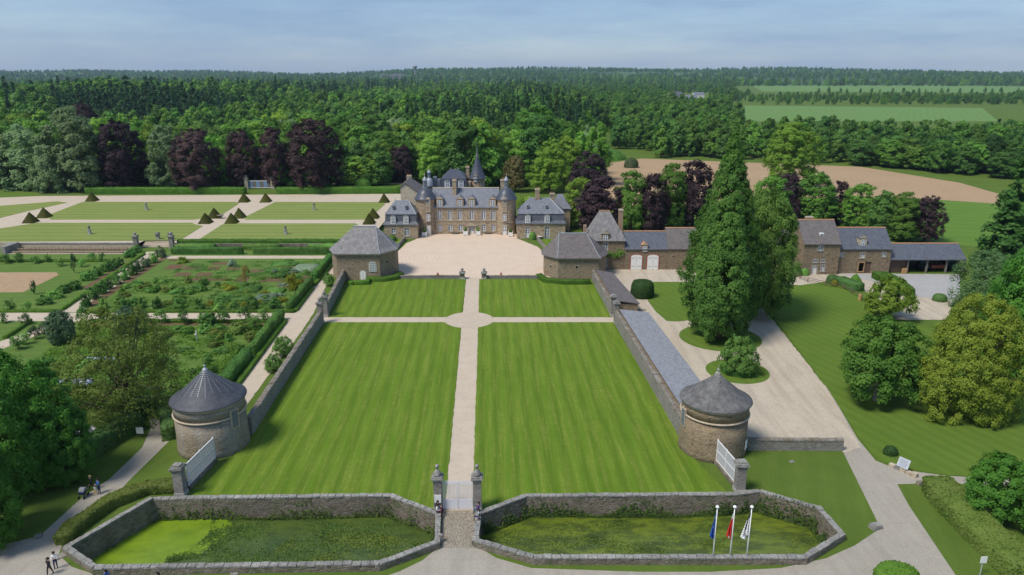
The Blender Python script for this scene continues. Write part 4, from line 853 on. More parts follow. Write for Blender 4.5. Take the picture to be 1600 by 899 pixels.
b.body(hx0, hx1, YF, YF+7.5, -.2, zw); b.done(); fr = Frame((hx0, YF), (hx1, YF)); gable_roof(b.t, hx0+.15, hx1, YF, YF+7.5, zw, zat(361, YF+3.75), 'slate_blue', .25, 'terracotta', stone_='farm_stone')
for pxa, pxb in ((985.8, 1002.8), (1011.4, 1028.5)):
    s0, s1 = xat(pxa, 410, YF)-hx0, xat(pxb, 410, YF)-hx0; w = s1-s0; zt1 = zat(398.3, YF); zs = zt1-.45; sc_ = (s0+s1)/2
    def arcp(e, d, zb=.0): return [(fr.p0.x+s0-e, YF-d, zb), (fr.p0.x+s1+e, YF-d, zb), (fr.p0.x+s1+e, YF-d, zs+e*.3)]+[(fr.p0.x+sc_+(w/2+e)*math.cos(q), YF-d, zs+e*.3+(.45+e*.7)*math.sin(q)) for q in [math.pi*i/10 for i in range(1, 10)]]+[(fr.p0.x+s0-e, YF-d, zs+e*.3)]
    mb = MB(); mb.loft([arcp(.28, -.1), arcp(.28, .05)], 0, True, True); mb.loft([arcp(0, .03, .05), arcp(0, .09, .05)], 1, True, True); o = mb.build('coach_door', [M['redbrick'], M['white']], b.t)
    mb = MB(); fr.box(mb, sc_-.025, sc_+.025, .06, zt1-.1, .093, .10)
    for zz in (.7, zs-.3):
        for a, c2 in ((s0+.1, sc_-.3), (sc_+.3, s1-.1)): fr.box(mb, a, c2, zz, zz+.1, .093, .115)
    mb.build('door_hinge', M['grey_dressed'], o)
xc = xat(1007.8, 385, YF); dormer(b.t, xc, YF-.05, zat(394, YF), 1.35, zat(383, YF)-zat(394, YF), 2.2, ('brickmix', 'terracotta'), .55, .9)
b = Bld('stable_range', (46, YF, 0), 'long low stable with grey slate roof half hidden by the big tree', 'farm_stone'); hx0, hx1 = 34.15, 61.8; zw = zat(387.3, YF)
b.body(hx0, hx1, YF, YF+8, -.2, zw); b.done(); gable_roof(b.t, hx0+.15, hx1, YF, YF+8, zw, zat(355.8, YF+4), 'slate_brown', .25, 'terracotta', stone_='farm_stone'); fr = Frame((hx0, YF), (hx1, YF)); oculus(b.t, fr, xat(1052, 400, YF)-hx0, zat(400.5, YF), .22); oculus(b.t, fr, xat(1240, 405, YF)-hx0, zat(407, YF), .3)
YH = 150.4
b = Bld('farmhouse', (66, YH, 0), 'tall stone farmhouse with white door and grey-brown roof', 'farm_stone'); hx0, hx1 = xat(1254, 405, YH), xat(1310.8, 405, YH); zw = zat(379.6, YH)
b.body(hx0, hx1, YH, YH+10, -.2, zw, [px_win(1282.5, 381.2, 391.8, 7.6, YH, hx0, rows=2, sur='grey_dressed'), px_win(1272.7, 415.3, 429.6, 7.4, YH, hx0, style='d', sur='grey_dressed'), px_win(1285.5, 414.5, 424, 5.6, YH, hx0, rows=2, sur='grey_dressed'), px_win(1274.3, 406, 410.4, 6, YH, hx0, rows=2, sur='grey_dressed'), px_win(1286, 406, 410.4, 6, YH, hx0, rows=2, sur='grey_dressed')]); b.done()
gable_roof(b.t, hx0, hx1, YH, YH+10, zw, zat(343, YH+5), 'slate_brown', .3, 'terracotta', stone_='farm_stone'); chimney(b.t, xat(1264.5, 341, YH+6), YH+6, 1.5, .8, 9, zat(338.3, YH+6), 'brickmix', 0)
yk = YH+2.4; mb = MB(); x = xat(1281.5, 367, yk); z = zat(370.5, yk); mb.box(x-.45, x+.45, yk-.9, yk+.3, z, z+1.0); mb.box(x-.3, x+.3, yk-.93, yk-.903, z+.15, z+.85, 1); mb.build('roof_light', [M['white'], M['glassm']], b.t)
YB = 151.3
b = Bld('barn', (76, YB, 0), 'stone barn with smooth blue slate roof and gabled dormer', 'farm_stone'); hx0, hx1 = xat(1311, 405, YB)+.05, xat(1391.6, 405, YB); zw = zat(387.6, YB)
b.body(hx0, hx1, YB, YB+8.5, -.2, zw, [px_win(1315.2, 395, 401.6, 5, YB, hx0, style='c', rows=2, sur='grey_dressed'), px_win(1348, 395.3, 403.4, 7, YB, hx0, style='c', rows=2), px_win(1381.2, 395, 401.4, 5, YB, hx0, style='c', rows=2, sur='grey_dressed'), px_win(1345.5, 411, 424.4, 8, YB, hx0, style='o', sur='new_wood'), px_win(1355.6, 409.5, 427, 10.5, YB, hx0, style='p', sur=None)]); b.done()
gable_roof(b.t, hx0, hx1, YB, YB+8.5, zw, zat(355.3, YB+4.25), 'slate_blue', .25, 'terracotta', stone_='farm_stone')
dormer(b.t, xat(1350.2, 380, YB), YB+.6, zw+.25, 1.75, zat(374.5, YB)-zw-.1, 2.6, ('pale_stone', 'slate_blue'), .85, .8)
YS = 151.6
t = empty('cart_shed', (90, YS, 0), 'open-fronted cart shed with slate roof on timber posts', 'building'); hx0, hx1 = hx1+.15, xat(1508, 405, YS); zw = zat(403.6, YS)
gable_roof(t, hx0, hx1, YS, YS+7, zw, zat(380, YS+3.5), 'slate_blue', .35, 'terracotta')
mb = MB(); mb.box(hx0, hx1, YS+6.7, YS+7, -.1, zw); mb.box(hx1-.3, hx1, YS+1, YS+6.697, -.1, zw); mb.build('back_wall', M['farm_stone'], t)
for px in (1418.3, 1448.2, 1478.7, 1505):
    x = xat(px, 420, YS); mb = MB(); mb.box(x-.16, x+.16, YS+.1, YS+.42, -.05, zw-.1); mb.build('post', M['old_wood'], t)
    mb = MB(); mb.tube((x, YS+.26, zw-1), (x+.9, YS+.26, zw-.15), .08, n=5); mb.build('brace', M['old_wood'], t)
mb = MB(); mb.box(hx0, hx1, YS+.08, YS+.4, zw-.32, zw-.103); mb.build('beam', M['old_wood'], t)
n = 14; xe = xat(1417, 420, YS)
for k_ in range(n):
    x = hx0+.1+(xe-hx0-.1)*(k_+.5)/n; w = (xe-hx0-.1)/n*.47; mb = MB(); mb.box(x-w, x+w, YS+.5, YS+.56, .05, zw-.4); mb.build('plank', M['wood'], t)
mb = MB(); x = xat(1411.7, 425, YS); mb.box(x-.5, x+.5, YS-.5, YS-.1, .04, 1.1); o = mb.build('wooden_crate', M['new_wood']); tag(o, 'tan wooden cabinet standing at the cart shed plank wall', 'cabinet')
mb = MB()
for z in (.35, .7): mb.box(x-.45, x+.45, YS-.515, YS-.503, z, z+.03)
mb.build('shelf_edge', M['wood'], o)
# farm machines in the shed
def machine(name, label, px, mat, kind):
    x = xat(px, 424, YS+2); y = YS+2.2; t = empty(name, (x, y, 0), label, 'farm machine'); mb = MB()
    if kind == 'tractor':
        mb.box(x-.45, x+.45, y-1.2, y+.6, .8, 1.5); mb.box(x-.6, x+.6, y+.3, y+1.6, .9, 1.2); mb.build('body', M[mat], t)
        mb = MB(); mb.box(x-.6, x+.6, y+.4, y+1.7, 1.203, 2.3); mb.box(x-.7, x+.7, y+.3, y+1.8, 2.303, 2.4); mb.build('cab', M['bluegreen'], t)
    else:
        mb.prism([(x-1.5, y-.8), (x+1.5, y-.8), (x+1.7, y+.8), (x-1.7, y+.8)], .7, 1.35); mb.box(x-2.4, x-1.55, y-.08, y+.08, .75, .9); mb.build('body', M[mat], t)
    for sx in (-.85, .85):
        for sy, r in ((-.7, .4), (1.0, .65)) if kind == 'tractor' else ((0, .45),):
            mb = MB(); mb.loft([[(x+sx+d, y+sy+r*math.cos(q), r+.03+r*math.sin(q)) for q in [2*math.pi*i/16 for i in range(16)]] for d in (-.14, .14)], 0, True, True); mb.build('wheel', M['dark'], t)
machine('tractor', 'old dark green tractor parked at the left of the cart shed', 1443, 'bluegreen', 'tractor'); machine('farm_trailer', 'rusty red farm trailer in the middle of the cart shed', 1463, 'redmetal', 'trailer'); machine('tractor', 'grey-green tractor at the right end of the cart shed', 1487, 'bluegreen', 'tractor')
# ---- sheds along the right wall ---------------------------------
t = empty('long_shed', (22, 98, 0), 'long low shed with pale blue-grey roof along the right lawn wall', 'building')
ca, cb, cc, cd = (20.75, 80.2), (25.9, 80.0), (23.6, 118.3), (18.5, 118.3); mb = MB(); zh, zl2 = 2.75, 2.15
mb.prism([(p[0]*.985+.33 if i in (1, 2) else p[0]+.05, p[1]+(.2 if i < 2 else -.2)) for i, p in enumerate((ca, cb, cc, cd))], -.1, zl2-.12); mb.build('wall', M['farm_stone'], t)
n = 62; mb = MB(); o = None
lerp = lambda a, b, q: (a[0]+(b[0]-a[0])*q, a[1]+(b[1]-a[1])*q)
for k_ in range(n):
    q0, q1 = k_/n, (k_+1)/n; p0, p1, p2, p3 = lerp(ca, cd, q0), lerp(cb, cc, q0), lerp(cb, cc, q1), lerp(ca, cd, q1); e = .045
    mb.add([(*p0, zh), (*p1, zl2), (*p2, zl2-.0+e), (*p3, zh+e), (*p3, zh), (*p2, zl2)], [(0,1,2,3), (3,2,5,4)])
mb.loft([[(*ca, zh-.004), (*cb, zl2-.004), (*cb, zl2-.12), (*ca, zh-.12)], [(*cd, zh-.004), (*cc, zl2-.004), (*cc, zl2-.12), (*cd, zh-.12)]], 0, True, True)
mb.build('roof', M['shed_slate'], t)
t = empty('lean_to', (20, 134, 0), 'lean-to with dark brown roof behind the right wall pillars', 'building'); mb = MB()
pa, pb, pc, pd = (18.2, 123.6), (23.0, 123.6), (20.9, 144.5), (17.4, 144.5)
mb.prism([(18.25, 123.8), (22.7, 123.8), (20.6, 144.3), (17.45, 144.3)], -.1, 1.95); mb.build('wall', M['farm_stone'], t)
mb = MB(); mb.loft([[(*pa, 2.75), (*pb, 2.05), (*pb, 1.93), (*pa, 2.6)], [(*pd, 2.75), (*pc, 2.05), (*pc, 1.93), (*pd, 2.6)]], 0, True, True); mb.build('roof', M['slate_brown'], t)
# ---- round corner towers ----------------------------------------
def round_tower(label, x, y, r, yeave, yapex, roofm, stonem, band_y, glint):
    t = empty('round_tower', (x, y, 0), label, 'tower'); ze_ = zat(yeave, y-r-.5); za = zat(yapex, y)
    mb = MB(); zb = zat(band_y, y-r); mb.lathe(x, y, [(r+.1, -.3), (r+.06, .6), (r, 2.2), (r, zb-.1)], 56); mb.lathe(x, y, [(r, zb+.12), (r, ze_)], 56); mb.build('wall', M[stonem], t, smooth=True)
    mb = MB(); mb.lathe(x, y, [(r+.02, zb-.09), (r+.16, zb-.04), (r+.16, zb+.06), (r+.02, zb+.11)], 56); mb.build('string_course', M['dressed'], t, smooth=True)
    mb = MB(); mb.lathe(x, y, [(r+.02, ze_-.35), (r+.18, ze_-.22), (r+.24, ze_-.03)], 56); mb.build('cornice', M['dressed'], t, smooth=True)
    H_ = za-ze_; prof = [(r+.30, ze_-.02), (r+.28, ze_+.06), (r*.95, ze_+H_*.09), (r*.82, ze_+H_*.20), (r*.655, ze_+H_*.36), (r*.47, ze_+H_*.54), (r*.295, ze_+H_*.71), (r*.145, ze_+H_*.86), (.14, za)]
    mb = MB(); mb.lathe(x, y, prof, 64); o = mb.build('roof', M[roofm], t, smooth=True)
    mb = MB(); mb.lathe(x, y, [(.35, za-.25), (.3, za+.02), (.1, za+.2)], 14); mb.build('cap', M['lead' if glint else 'coping'], o); finial(o, x, y, za+.1, .9, 'lead', .06)
    mb = MB()      # rows of pale slates down the cone; with glint set, painted blue glints
    def rz(q):
        for (r0, z0), (r1, z1) in zip(prof[:-1], prof[1:]):
            if z0 <= ze_+H_*q <= z1: f = (ze_+H_*q-z0)/(z1-z0); return r0+(r1-r0)*f, ze_+H_*q
        return prof[-1]
    for k_ in range(20 if glint else 30):
        a = 2*math.pi*k_/(20 if glint else 30); q = .97
        lo = R.uniform(.26, .38) if glint else R.uniform(.72, .82)
        while q > lo:
            r0, z0 = rz(q); r1, z1 = rz(q-.022); w = (.05 if glint else .045); d = .05
            ca_, sa = math.cos(a), math.sin(a)
            mb.poly([(x+(r0+d)*ca_-w*sa, y+(r0+d)*sa+w*ca_, z0+d), (x+(r0+d)*ca_+w*sa, y+(r0+d)*sa-w*ca_, z0+d), (x+(r1+d)*ca_+w*sa, y+(r1+d)*sa-w*ca_, z1+d), (x+(r1+d)*ca_-w*sa, y+(r1+d)*sa+w*ca_, z1+d)])
            q -= .05
    so = mb.build('pale_slates_glints', M['lead'] if glint else M['coping'], o); so['kind'] = 'stuff'
    return t, ze_
LT = (-35.0, 76.3, 3.9); RT = (23.3, 75.6, 3.75)
t, zlt = round_tower('round stone tower with dark slate cone left of the moat lawn', *LT, 646.5, 577, 'slate_tower', 'tower_stone', 664, True)
def tower_window(t, T_, ang, z0, z1, w):
    mb = MB(); x, y, r = T_; u = (-math.sin(ang), math.cos(ang)); c = (x+(r+.02)*math.cos(ang), y+(r+.02)*math.sin(ang))
    mb.obox(c, u, w/2+.15, .12, z0-.15, z1+.15, 0); c2 = (x+(r+.12)*math.cos(ang), y+(r+.12)*math.sin(ang)); mb.obox(c2, u, w/2, .05, z0, z1, 1); mb.build('shutter_window', [M['dressed'], M['slate_castle']], t)
tower_window(t, LT, math.radians(-28), zlt-2.9, zlt-.9, .8)
t, zrt = round_tower('round stone tower with lichened slate cone beside the right gravel drive', *RT, 648.5, 583, 'slate_lichen', 'tower_stone_warm', 665, False)
tower_window(t, RT, math.radians(-168), zrt-2.9, zrt-1.0, .7)
mb = MB(); a = math.radians(-32); mb.obox((RT[0]+(RT[2]+.12)*math.cos(a), RT[1]+(RT[2]+.12)*math.sin(a)), (-math.sin(a), math.cos(a)), .4, .03, .9, 2.0); tag(mb.build('notice_board', M['white']), 'white notice fixed to the right round tower', 'notice')
# ---- far buildings ----------------------------------------------
def far_house(label, px, py, w, d, h, rh, roofm='slate_blue', wallm='cream_paint'):
    x, y = G(px, py); t = empty('distant_house', (x, y, 0), label, 'house'); mb = MB(); mb.box(x-w/2, x+w/2, y, y+d, -.2, h); mb.build('wall', M[wallm], t); gable_roof(t, x-w/2, x+w/2, y, y+d, h, h+rh, roofm, .3, None, stone_=wallm)
    for k_ in range(4):
        mb = MB(); xx = x-w/2+w*(k_+.5)/4; mb.box(xx-.5, xx+.5, y-.05, y+.05, 1, 2.6); mb.build('window', M['glassm'], t)
far_house('distant grey-roofed house among trees at the far farm', 1058, 156, 15, 9, 6, 6); far_house('distant low house right of the far farm', 1080, 157, 18, 8, 4, 4, 'slate_castle'); far_house('distant barn behind the far farm houses', 1092, 153, 18, 10, 5, 4, 'slate_castle')
x, y = -470, 3000; t = empty('distant_hospital', (x, y, 20), 'long white building on the horizon left of the castle spire', 'building')
for k_, (a, b_, h) in enumerate(((-55, -30, 10), (-29.5, 0, 7), (.5, 30, 10), (30.5, 50, 6))):
    mb = MB(); mb.box(x+a, x+b_, y, y+20, -5, h+24); mb.build('block', M['coping'], t)
    for q in range(5):
        mb = MB(); xx = x+a+(b_-a)*(q+.5)/5; mb.box(xx-2, xx+2, y-.3, y-.05, h+13, h+20); mb.build('window', M['glassm'], t)
x, y = (659-800)*3600/1130, 3500; t = empty('water_tower', (x, y, 40), 'tiny concrete water tower on the horizon', 'water tower'); mb = MB(); mb.lathe(x, y, [(5, 20), (3.5, 52)], 12); mb.build('stem', M['coping'], t); mb = MB(); mb.lathe(x, y, [(4, 52), (10, 60), (10, 66), (2, 68)], 16); mb.build('tank', M['coping'], t)
# ================================================================== vegetation
def unit(a): return a/np.maximum(1e-6, np.linalg.norm(a, axis=1, keepdims=True))
def cards(rng, pts, nrm, size, jit=.6, aspect=.75):
    n = len(pts); nn = unit(nrm + jit*rng.normal(size=(n,3))); t = unit(np.cross(nn, rng.normal(size=(n,3)))); b = np.cross(nn, t)
    s = (np.asarray(size)*rng.uniform(.6, 1.3, n))[:,None]*.5
    v = np.stack([pts-t*s, pts-b*s*aspect, pts+t*s, pts+b*s*aspect], 1).reshape(-1,3)
    return v, np.arange(4*n).reshape(n,4)
def join(parts):
    V, Q, M_ = [], [], []; o = 0
    for v, q, m in parts: V.append(v); Q.append(np.asarray(q)+o); M_.append(np.full(len(q), m)); o += len(v)
    return np.concatenate(V), np.concatenate(Q), np.concatenate(M_)
def tube_np(p0, p1, r0, r1, n=6):
    p0, p1 = np.array(p0, float), np.array(p1, float); d = p1-p0; d /= max(1e-6, np.linalg.norm(d)); a = np.cross(d, [.31,.52,.79]); a /= np.linalg.norm(a); b = np.cross(d, a)
    an = np.arange(n)*2*np.pi/n; ring = np.cos(an)[:,None]*a+np.sin(an)[:,None]*b
    return np.concatenate([p0+ring*r0, p1+ring*r1]), np.array([(i, (i+1) % n, n+(i+1) % n, n+i) for i in range(n)])
PROF = dict(
 dome=lambda t: np.sqrt(np.clip(1-((t-.42)/.60)**2, .02, 1)), tall=lambda t: np.clip(1-((t-.35)/.68)**2, .03, 1)**.45,
 flatdome=lambda t: np.sqrt(np.clip(1-((t-.30)/.72)**2, .03, 1)), spruce=lambda t: (1-t)**.85*.97+.03, poplar=lambda t: np.where(t < .25, .62+.38*(t/.25)**.7, np.clip(1-((t-.25)/.77)**1.25, .05, 1)*1.0),
 oak=lambda t: np.sqrt(np.clip(1-((t-.36)/.66)**2, .02, 1)))
PROTO = {}
def make_tree(key, seed, H, Rr, base, prof, nclump, nleaf, leaf, cr, limbs=6, trunk_r=.35, droop=0, inner=.3, single=False, bark='bark'):
    rng = np.random.RandomState(seed); f = PROF[prof]
    t = rng.rand(nclump*6); keep = rng.rand(len(t)) < f(t)*.9+.1; t = t[keep][:nclump]; n = len(t)
    ang = np.arange(n)*2.39996+rng.uniform(-.5, .5, n); lob = 1+.18*np.sin(ang*3+seed)+.1*np.sin(ang*5+seed*2+t*6)
    rad = np.where(rng.rand(n) < inner*.5, rng.uniform(.1, .6, n), rng.uniform(.80, 1.0, n))
    c_r = cr*rng.uniform(.65, 1.35, n)*(.55+.45*f(t)); rr = np.maximum(0, f(t)*Rr*lob-c_r*.75)*rad
    c = np.stack([np.cos(ang)*rr, np.sin(ang)*rr, base+(H-base-cr*.5)*t+rng.uniform(-.3, .3, n)], 1)
    ci = np.repeat(np.arange(n), nleaf); out = unit(c[ci]*np.array([1,1,0])+1e-3)*np.clip(rr[ci]/(Rr*.35), 0, 1)[:,None]
    d = unit(rng.normal(size=(n*nleaf,3)) + .75*out + np.array([0,0,.55]))
    pts = c[ci]+d*(c_r[ci]*rng.uniform(.4, 1.2, n*nleaf))[:,None]*np.array([1,1,.72])+rng.normal(0, leaf*.3, (n*nleaf,3))
    if droop: pts[:,2] -= droop*rng.rand(len(pts))*np.clip(np.hypot(pts[:,0], pts[:,1])/Rr, 0, 1.2)
    zt_ = np.percentile(pts[:,2], 99.8); pts[:,2] = np.where(pts[:,2] > base, base+(pts[:,2]-base)*(H-base)/(zt_-base), pts[:,2]); kr = Rr/np.percentile(np.hypot(pts[:,0], pts[:,1]), 99.3); pts[:,:2] *= kr; c[:,:2] *= kr; c[:,2] = base+(c[:,2]-base)*(H-base)/(zt_-base)
    pts[:,2] = np.maximum(pts[:,2], .15)
    v, q = cards(rng, pts, d+.5*out+np.array([0,0,.45]), leaf, .33)
    tp = []; hh = base+(H-base)*.55
    zs = [0, hh*.35, hh*.7, hh]; rs_ = [trunk_r*1.35, trunk_r, trunk_r*.7, trunk_r*.3]; px = np.cumsum(np.r_[0, rng.normal(0, trunk_r*.5, 3)]); py = np.cumsum(np.r_[0, rng.normal(0, trunk_r*.5, 3)])
    for k in range(3): tp.append((*tube_np((px[k],py[k],zs[k]), (px[k+1],py[k+1],zs[k+1]), rs_[k], rs_[k+1], 7), 0))
    for k in rng.choice(n, min(limbs, n), replace=False):
        z0 = rng.uniform(base*.7+.3, hh*.8) if base*.7+.3 < hh*.8 else hh*.5; m_ = np.array([px[1], py[1], z0]); e = c[k]; e2 = m_+(e-m_)*.5+np.array([0,0,-.2])
        tp.append((*tube_np(m_, e2, trunk_r*.42, trunk_r*.26, 5), 0)); tp.append((*tube_np(e2, e, trunk_r*.26, trunk_r*.08, 5), 0))
    tv, tq, _ = join(tp)
    if single:
        V, Q, MI = join([(v, q, 0), (tv, tq, 1)]); PROTO[key] = (None, np_mesh(key, V, Q, [M['f_wood'], M[bark]], MI), H, Rr)
    else: PROTO[key] = (np_mesh(key+'_trunk', tv, tq, [M[bark]]), np_mesh(key+'_crown', v, q, [M['f_wood']]), H, Rr)
for i in range(4):
    make_tree('broad%d' % i, 20+i, 20, 7.0, 2.0, ['dome','tall','dome','flatdome'][i], 260, 85, .46, 1.2)
    make_tree('wood%d' % i, 40+i, 20, 6.0, 2.5, ['dome','tall','flatdome','dome'][i], 105, 75, .66, 1.5, 3, single=True)
for i in range(2):
    make_tree('lime%d' % i, 60+i, 20, 6.5, .8, 'tall', 190, 80, .55, 1.35, 4)
    make_tree('spruce%d' % i, 70+i, 24, 4.2, 1.5, 'spruce', 110, 40, .75, 1.05, 0, .3, 1.2, .15, True)
    make_tree('fard%d' % i, 80+i, 18, 6.0, 1.5, ['dome','flatdome'][i], 46, 30, 1.4, 1.8, 0, inner=.1, single=True)
    make_tree('small%d' % i, 90+i, 3.0, 1.3, .8, 'dome', 26, 26, .26, .48, 4, .07)
    make_tree('bush%d' % i, 100+i, 1.6, 1.2, .1, 'flatdome', 26, 34, .26, .5, 0, .05, single=True)
make_tree('farspruce', 85, 22, 3.8, 1, 'spruce', 40, 22, 1.2, 1.1, 0, .3, 1, .1, True)
make_tree('bigtree', 7, 31, 8.6, 1.2, 'poplar', 1000, 110, .36, 1.15, 14, .75)
make_tree('oak', 8, 17, 8.5, .6, 'oak', 620, 110, .27, 1.0, 10, .45)
make_tree('catalpa', 9, 11.5, 6.2, 2.0, 'flatdome', 260, 105, .34, .95, 12, .3, bark='palebark')
make_tree('maple', 10, 14, 7.5, 1.0, 'dome', 520, 120, .29, 1.0, 10, .4)
make_tree('thin', 12, 13, 8.5, 1.0, 'flatdome', 260, 75, .27, 1.15, 34, .28, inner=.45)
make_tree('willow', 13, 11, 5.0, .5, 'dome', 190, 90, .30, .9, 6, .3, 3.0)
make_tree('redbud', 14, 5.2, 3.5, .9, 'flatdome', 120, 70, .28, .6, 8, .12)
CROWNCOL = {}
def plant(kind, X, Y, h, w, mat, name, label, group=None, z=0.0, rot=None, cat='tree'):
    tm, cm, H, Rr = PROTO[kind]; rot = R.uniform(0, 6.28) if rot is None else rot
    if tm is None:
        o = bpy.data.objects.new(name, cm); o.location = (X, Y, z); o.rotation_euler = (0, 0, rot); o.scale = (w/(2*Rr), w/(2*Rr), h/H); COL.objects.link(o)
        o.material_slots[0].link = 'OBJECT'; o.material_slots[0].material = M['f_'+mat]; return tag(o, label, cat, group)
    r = empty(name, (X, Y, z), label, cat, group); r.rotation_euler = (0, 0, rot); r.scale = (w/(2*Rr), w/(2*Rr), h/H)
    for nm, me in (('trunk', tm), ('crown', cm)):
        o = bpy.data.objects.new(nm, me); COL.objects.link(o); o.parent = r
        if nm == 'crown': o.material_slots[0].link = 'OBJECT'; o.material_slots[0].material = M['f_'+mat]
    return r
def ptree(kind, mat, px, pb, ptop, wpx, name, label, group=None, z=0, cat='tree'):
    X, Y = G(px, pb, z); h = (zat(ptop, Y)-z)*1.0; return plant(kind, X, Y, max(1, h), wpx*mpp(Y, h/2), mat, name, label, group, z, cat=cat)
# trees with a face of their own
BK = 'trees behind the parterre hedge'
for kind, mat, px, pb, pt_, w, nm, lab in [
 ('lime0','pale',48,300,204,92,'lime_tree','pale grey-green tree with layered crown near the left edge behind the parterre'),
 ('lime1','pale',128,303,168,100,'lime_tree','tallest pale green tree of the row behind the parterre, left of a dark beech'),
 ('lime0','pale',84,305,216,66,'lime_tree','lower pale green tree between the two big pale ones at far left'),
 ('broad1','copper',196,300,190,82,'copper_beech','purple-black beech just right of the tallest pale tree'),
 ('broad0','copper',145,283,163,70,'copper_beech','purple beech crown peeping out behind the tallest pale tree'),
 ('lime1','pale',268,298,197,66,'lime_tree','pale green tree between two purple beeches behind the parterre'),
 ('broad2','copper_brown',312,304,203,84,'copper_beech','broad brownish-purple beech left of the blue garden gate'),
 ('broad1','copper_brown',383,298,204,56,'copper_beech','slim purple beech above the blue garden gate'),
 ('broad3','copper_brown',432,297,200,62,'copper_beech','purple beech just right of the blue garden gate'),
 ('broad0','copper_brown',493,304,187,98,'copper_beech','largest purple beech right of the garden gate'),
 ('broad2','copper',2,300,196,40,'copper_beech','dark purple tree cut by the left edge of the picture'),
 ('broad1','copper',628,288,228,48,'copper_beech','small dark purple beech left behind the castle roofs'),
 ('broad0','bright',682,290,207,66,'broadleaf_tree','bright green tree rising directly left behind the castle turret'),
 ('broad1','bright',724,286,205,50,'broadleaf_tree','bright green tree behind the left slope of the castle cone'),
 ('broad2','bright',768,287,203,58,'broadleaf_tree','bright green tree just right of the castle cone'),
 ('broad1','browntree',805,300,244,42,'brown_tree','brownish small tree behind the right castle tower'),
 ('broad3','lime',858,300,222,70,'broadleaf_tree','yellow-green tree behind the right mansard pavilion'),
 ('broad0','wood',840,268,165,90,'broadleaf_tree','large round green tree dominating the wood right of the cone'),
 ('broad2','lime',602,285,224,40,'broadleaf_tree','pale yellow-green tree left of the small purple beech'),
 ('broad3','copper',917,318,237,74,'copper_beech','wide dark purple beech right behind the stair tower'),
 ('broad1','lime',905,352,278,44,'maple_tree','light green maple between two purple trees by the stair tower'),
 ('broad0','copper',935,362,276,70,'copper_beech','dark purple beech directly behind the steep-roofed gatehouse'),
 ('lime0','wood',985,364,268,50,'row_tree','dense green tree right of the gatehouse chimney'),
 ('broad1','copper',1019,366,272,44,'copper_beech','narrow purple tree above the coach house roof'),
 ('lime1','wood',1047,360,256,54,'row_tree','dense green tree above the coach house right end'),
 ('broad1','copper',1082,358,252,54,'copper_beech','purple tree left of the tall pyramidal tree'),
 ('lime0','wood',1200,356,276,54,'row_tree','round green tree just right of the tall pyramidal tree'),
 ('broad1','copper',1226,352,271,42,'copper_beech','purple tree under the big yellow-green field tree'),
 ('lime1','wood',1268,352,271,64,'row_tree','broad green tree behind the farmhouse chimney'),
 ('broad1','copper',1306,350,284,36,'copper_beech','purple tree behind the barn roof left end'),
 ('lime0','wood',1340,358,288,50,'row_tree','green tree behind the middle of the barn roof'),
 ('broad0','mid',1375,372,300,48,'row_tree','darker green tree behind the barn roof right end'),
 ('lime1','wood',1408,376,301,54,'row_tree','green tree above the cart shed left end'),
 ('broad2','copper',1444,378,307,44,'copper_beech','purple tree at the right end of the row above the cart shed'),
 ('broad0','lime',1230,296,192,94,'field_oak','big yellow-green tree standing alone at the edge of the ploughed field'),
 ('spruce0','mid',1562,420,248,84,'dark_tree','dark pointed tree at the right edge beyond the willow'),
 ('lime1','mid',1590,420,290,70,'dark_tree','dark green tree at the right picture edge')]:
    if px > 880 and px < 1460 and pb > 340: w *= 1.28; kind = {'broad1': 'lime0', 'broad0': 'lime1'}.get(kind, kind)
    ptree(kind, mat, px, pb, pt_, w, nm, lab, 'tree row behind the farm' if nm == 'row_tree' else None)
ptree('bigtree','big',1121,528,203,138,'pyramidal_tree','tall pyramidal green tree on the grass island of the drive')
ptree('maple','big',1178,492,298,134,'broadleaf_tree','rounded tree tucked behind the tall pyramidal tree')
ptree('oak','oak',1507,648,462,168,'yellow_oak','large yellow-green oak with dense crown on the right lawn')
ptree('catalpa','wood',1368,626,498,148,'lawn_tree','spreading green tree with pale trunk left of the yellow oak')
ptree('redbud','lime',1386,497,434,80,'small_tree','small airy tree above the spreading lawn tree')
ptree('willow','willow',1530,482,392,92,'willow_tree','drooping willow at the end of the farm yard')
ptree('maple','maple',1590,600,388,150,'broadleaf_tree','deep green tree at the right edge behind the yellow oak')
ptree('catalpa','maple',1556,812,716,122,'lawn_tree','dark green round tree behind the right hedge')
ptree('catalpa','maple',1632,840,704,100,'lawn_tree','dark tree cut off by the right edge behind the hedge')
ptree('maple','maple',38,760,560,190,'broadleaf_tree','large deep green tree at the left edge beside the path')
ptree('maple','maple',-40,700,520,190,'broadleaf_tree','dark green tree cut off at the left edge')
ptree('maple','maple',104,752,628,110,'broadleaf_tree','lower deep green tree hanging over the white car')
ptree('maple','maple',-20,850,690,150,'broadleaf_tree','dark green tree in the lower left corner')
ptree('thin','brown',203,660,484,214,'airy_tree','sparse olive-brown tree behind the left round tower')
ptree('maple','holm',98,536,486,46,'evergreen_tree','small dark evergreen tree beside the diagonal garden path')
ptree('maple','holm',204,524,480,52,'evergreen_tree','dark evergreen crown at the top of the airy brown tree')
ptree('redbud','shrub',1153,584,525,66,'island_shrub','round leafy shrub on the small grass island', cat='shrub')
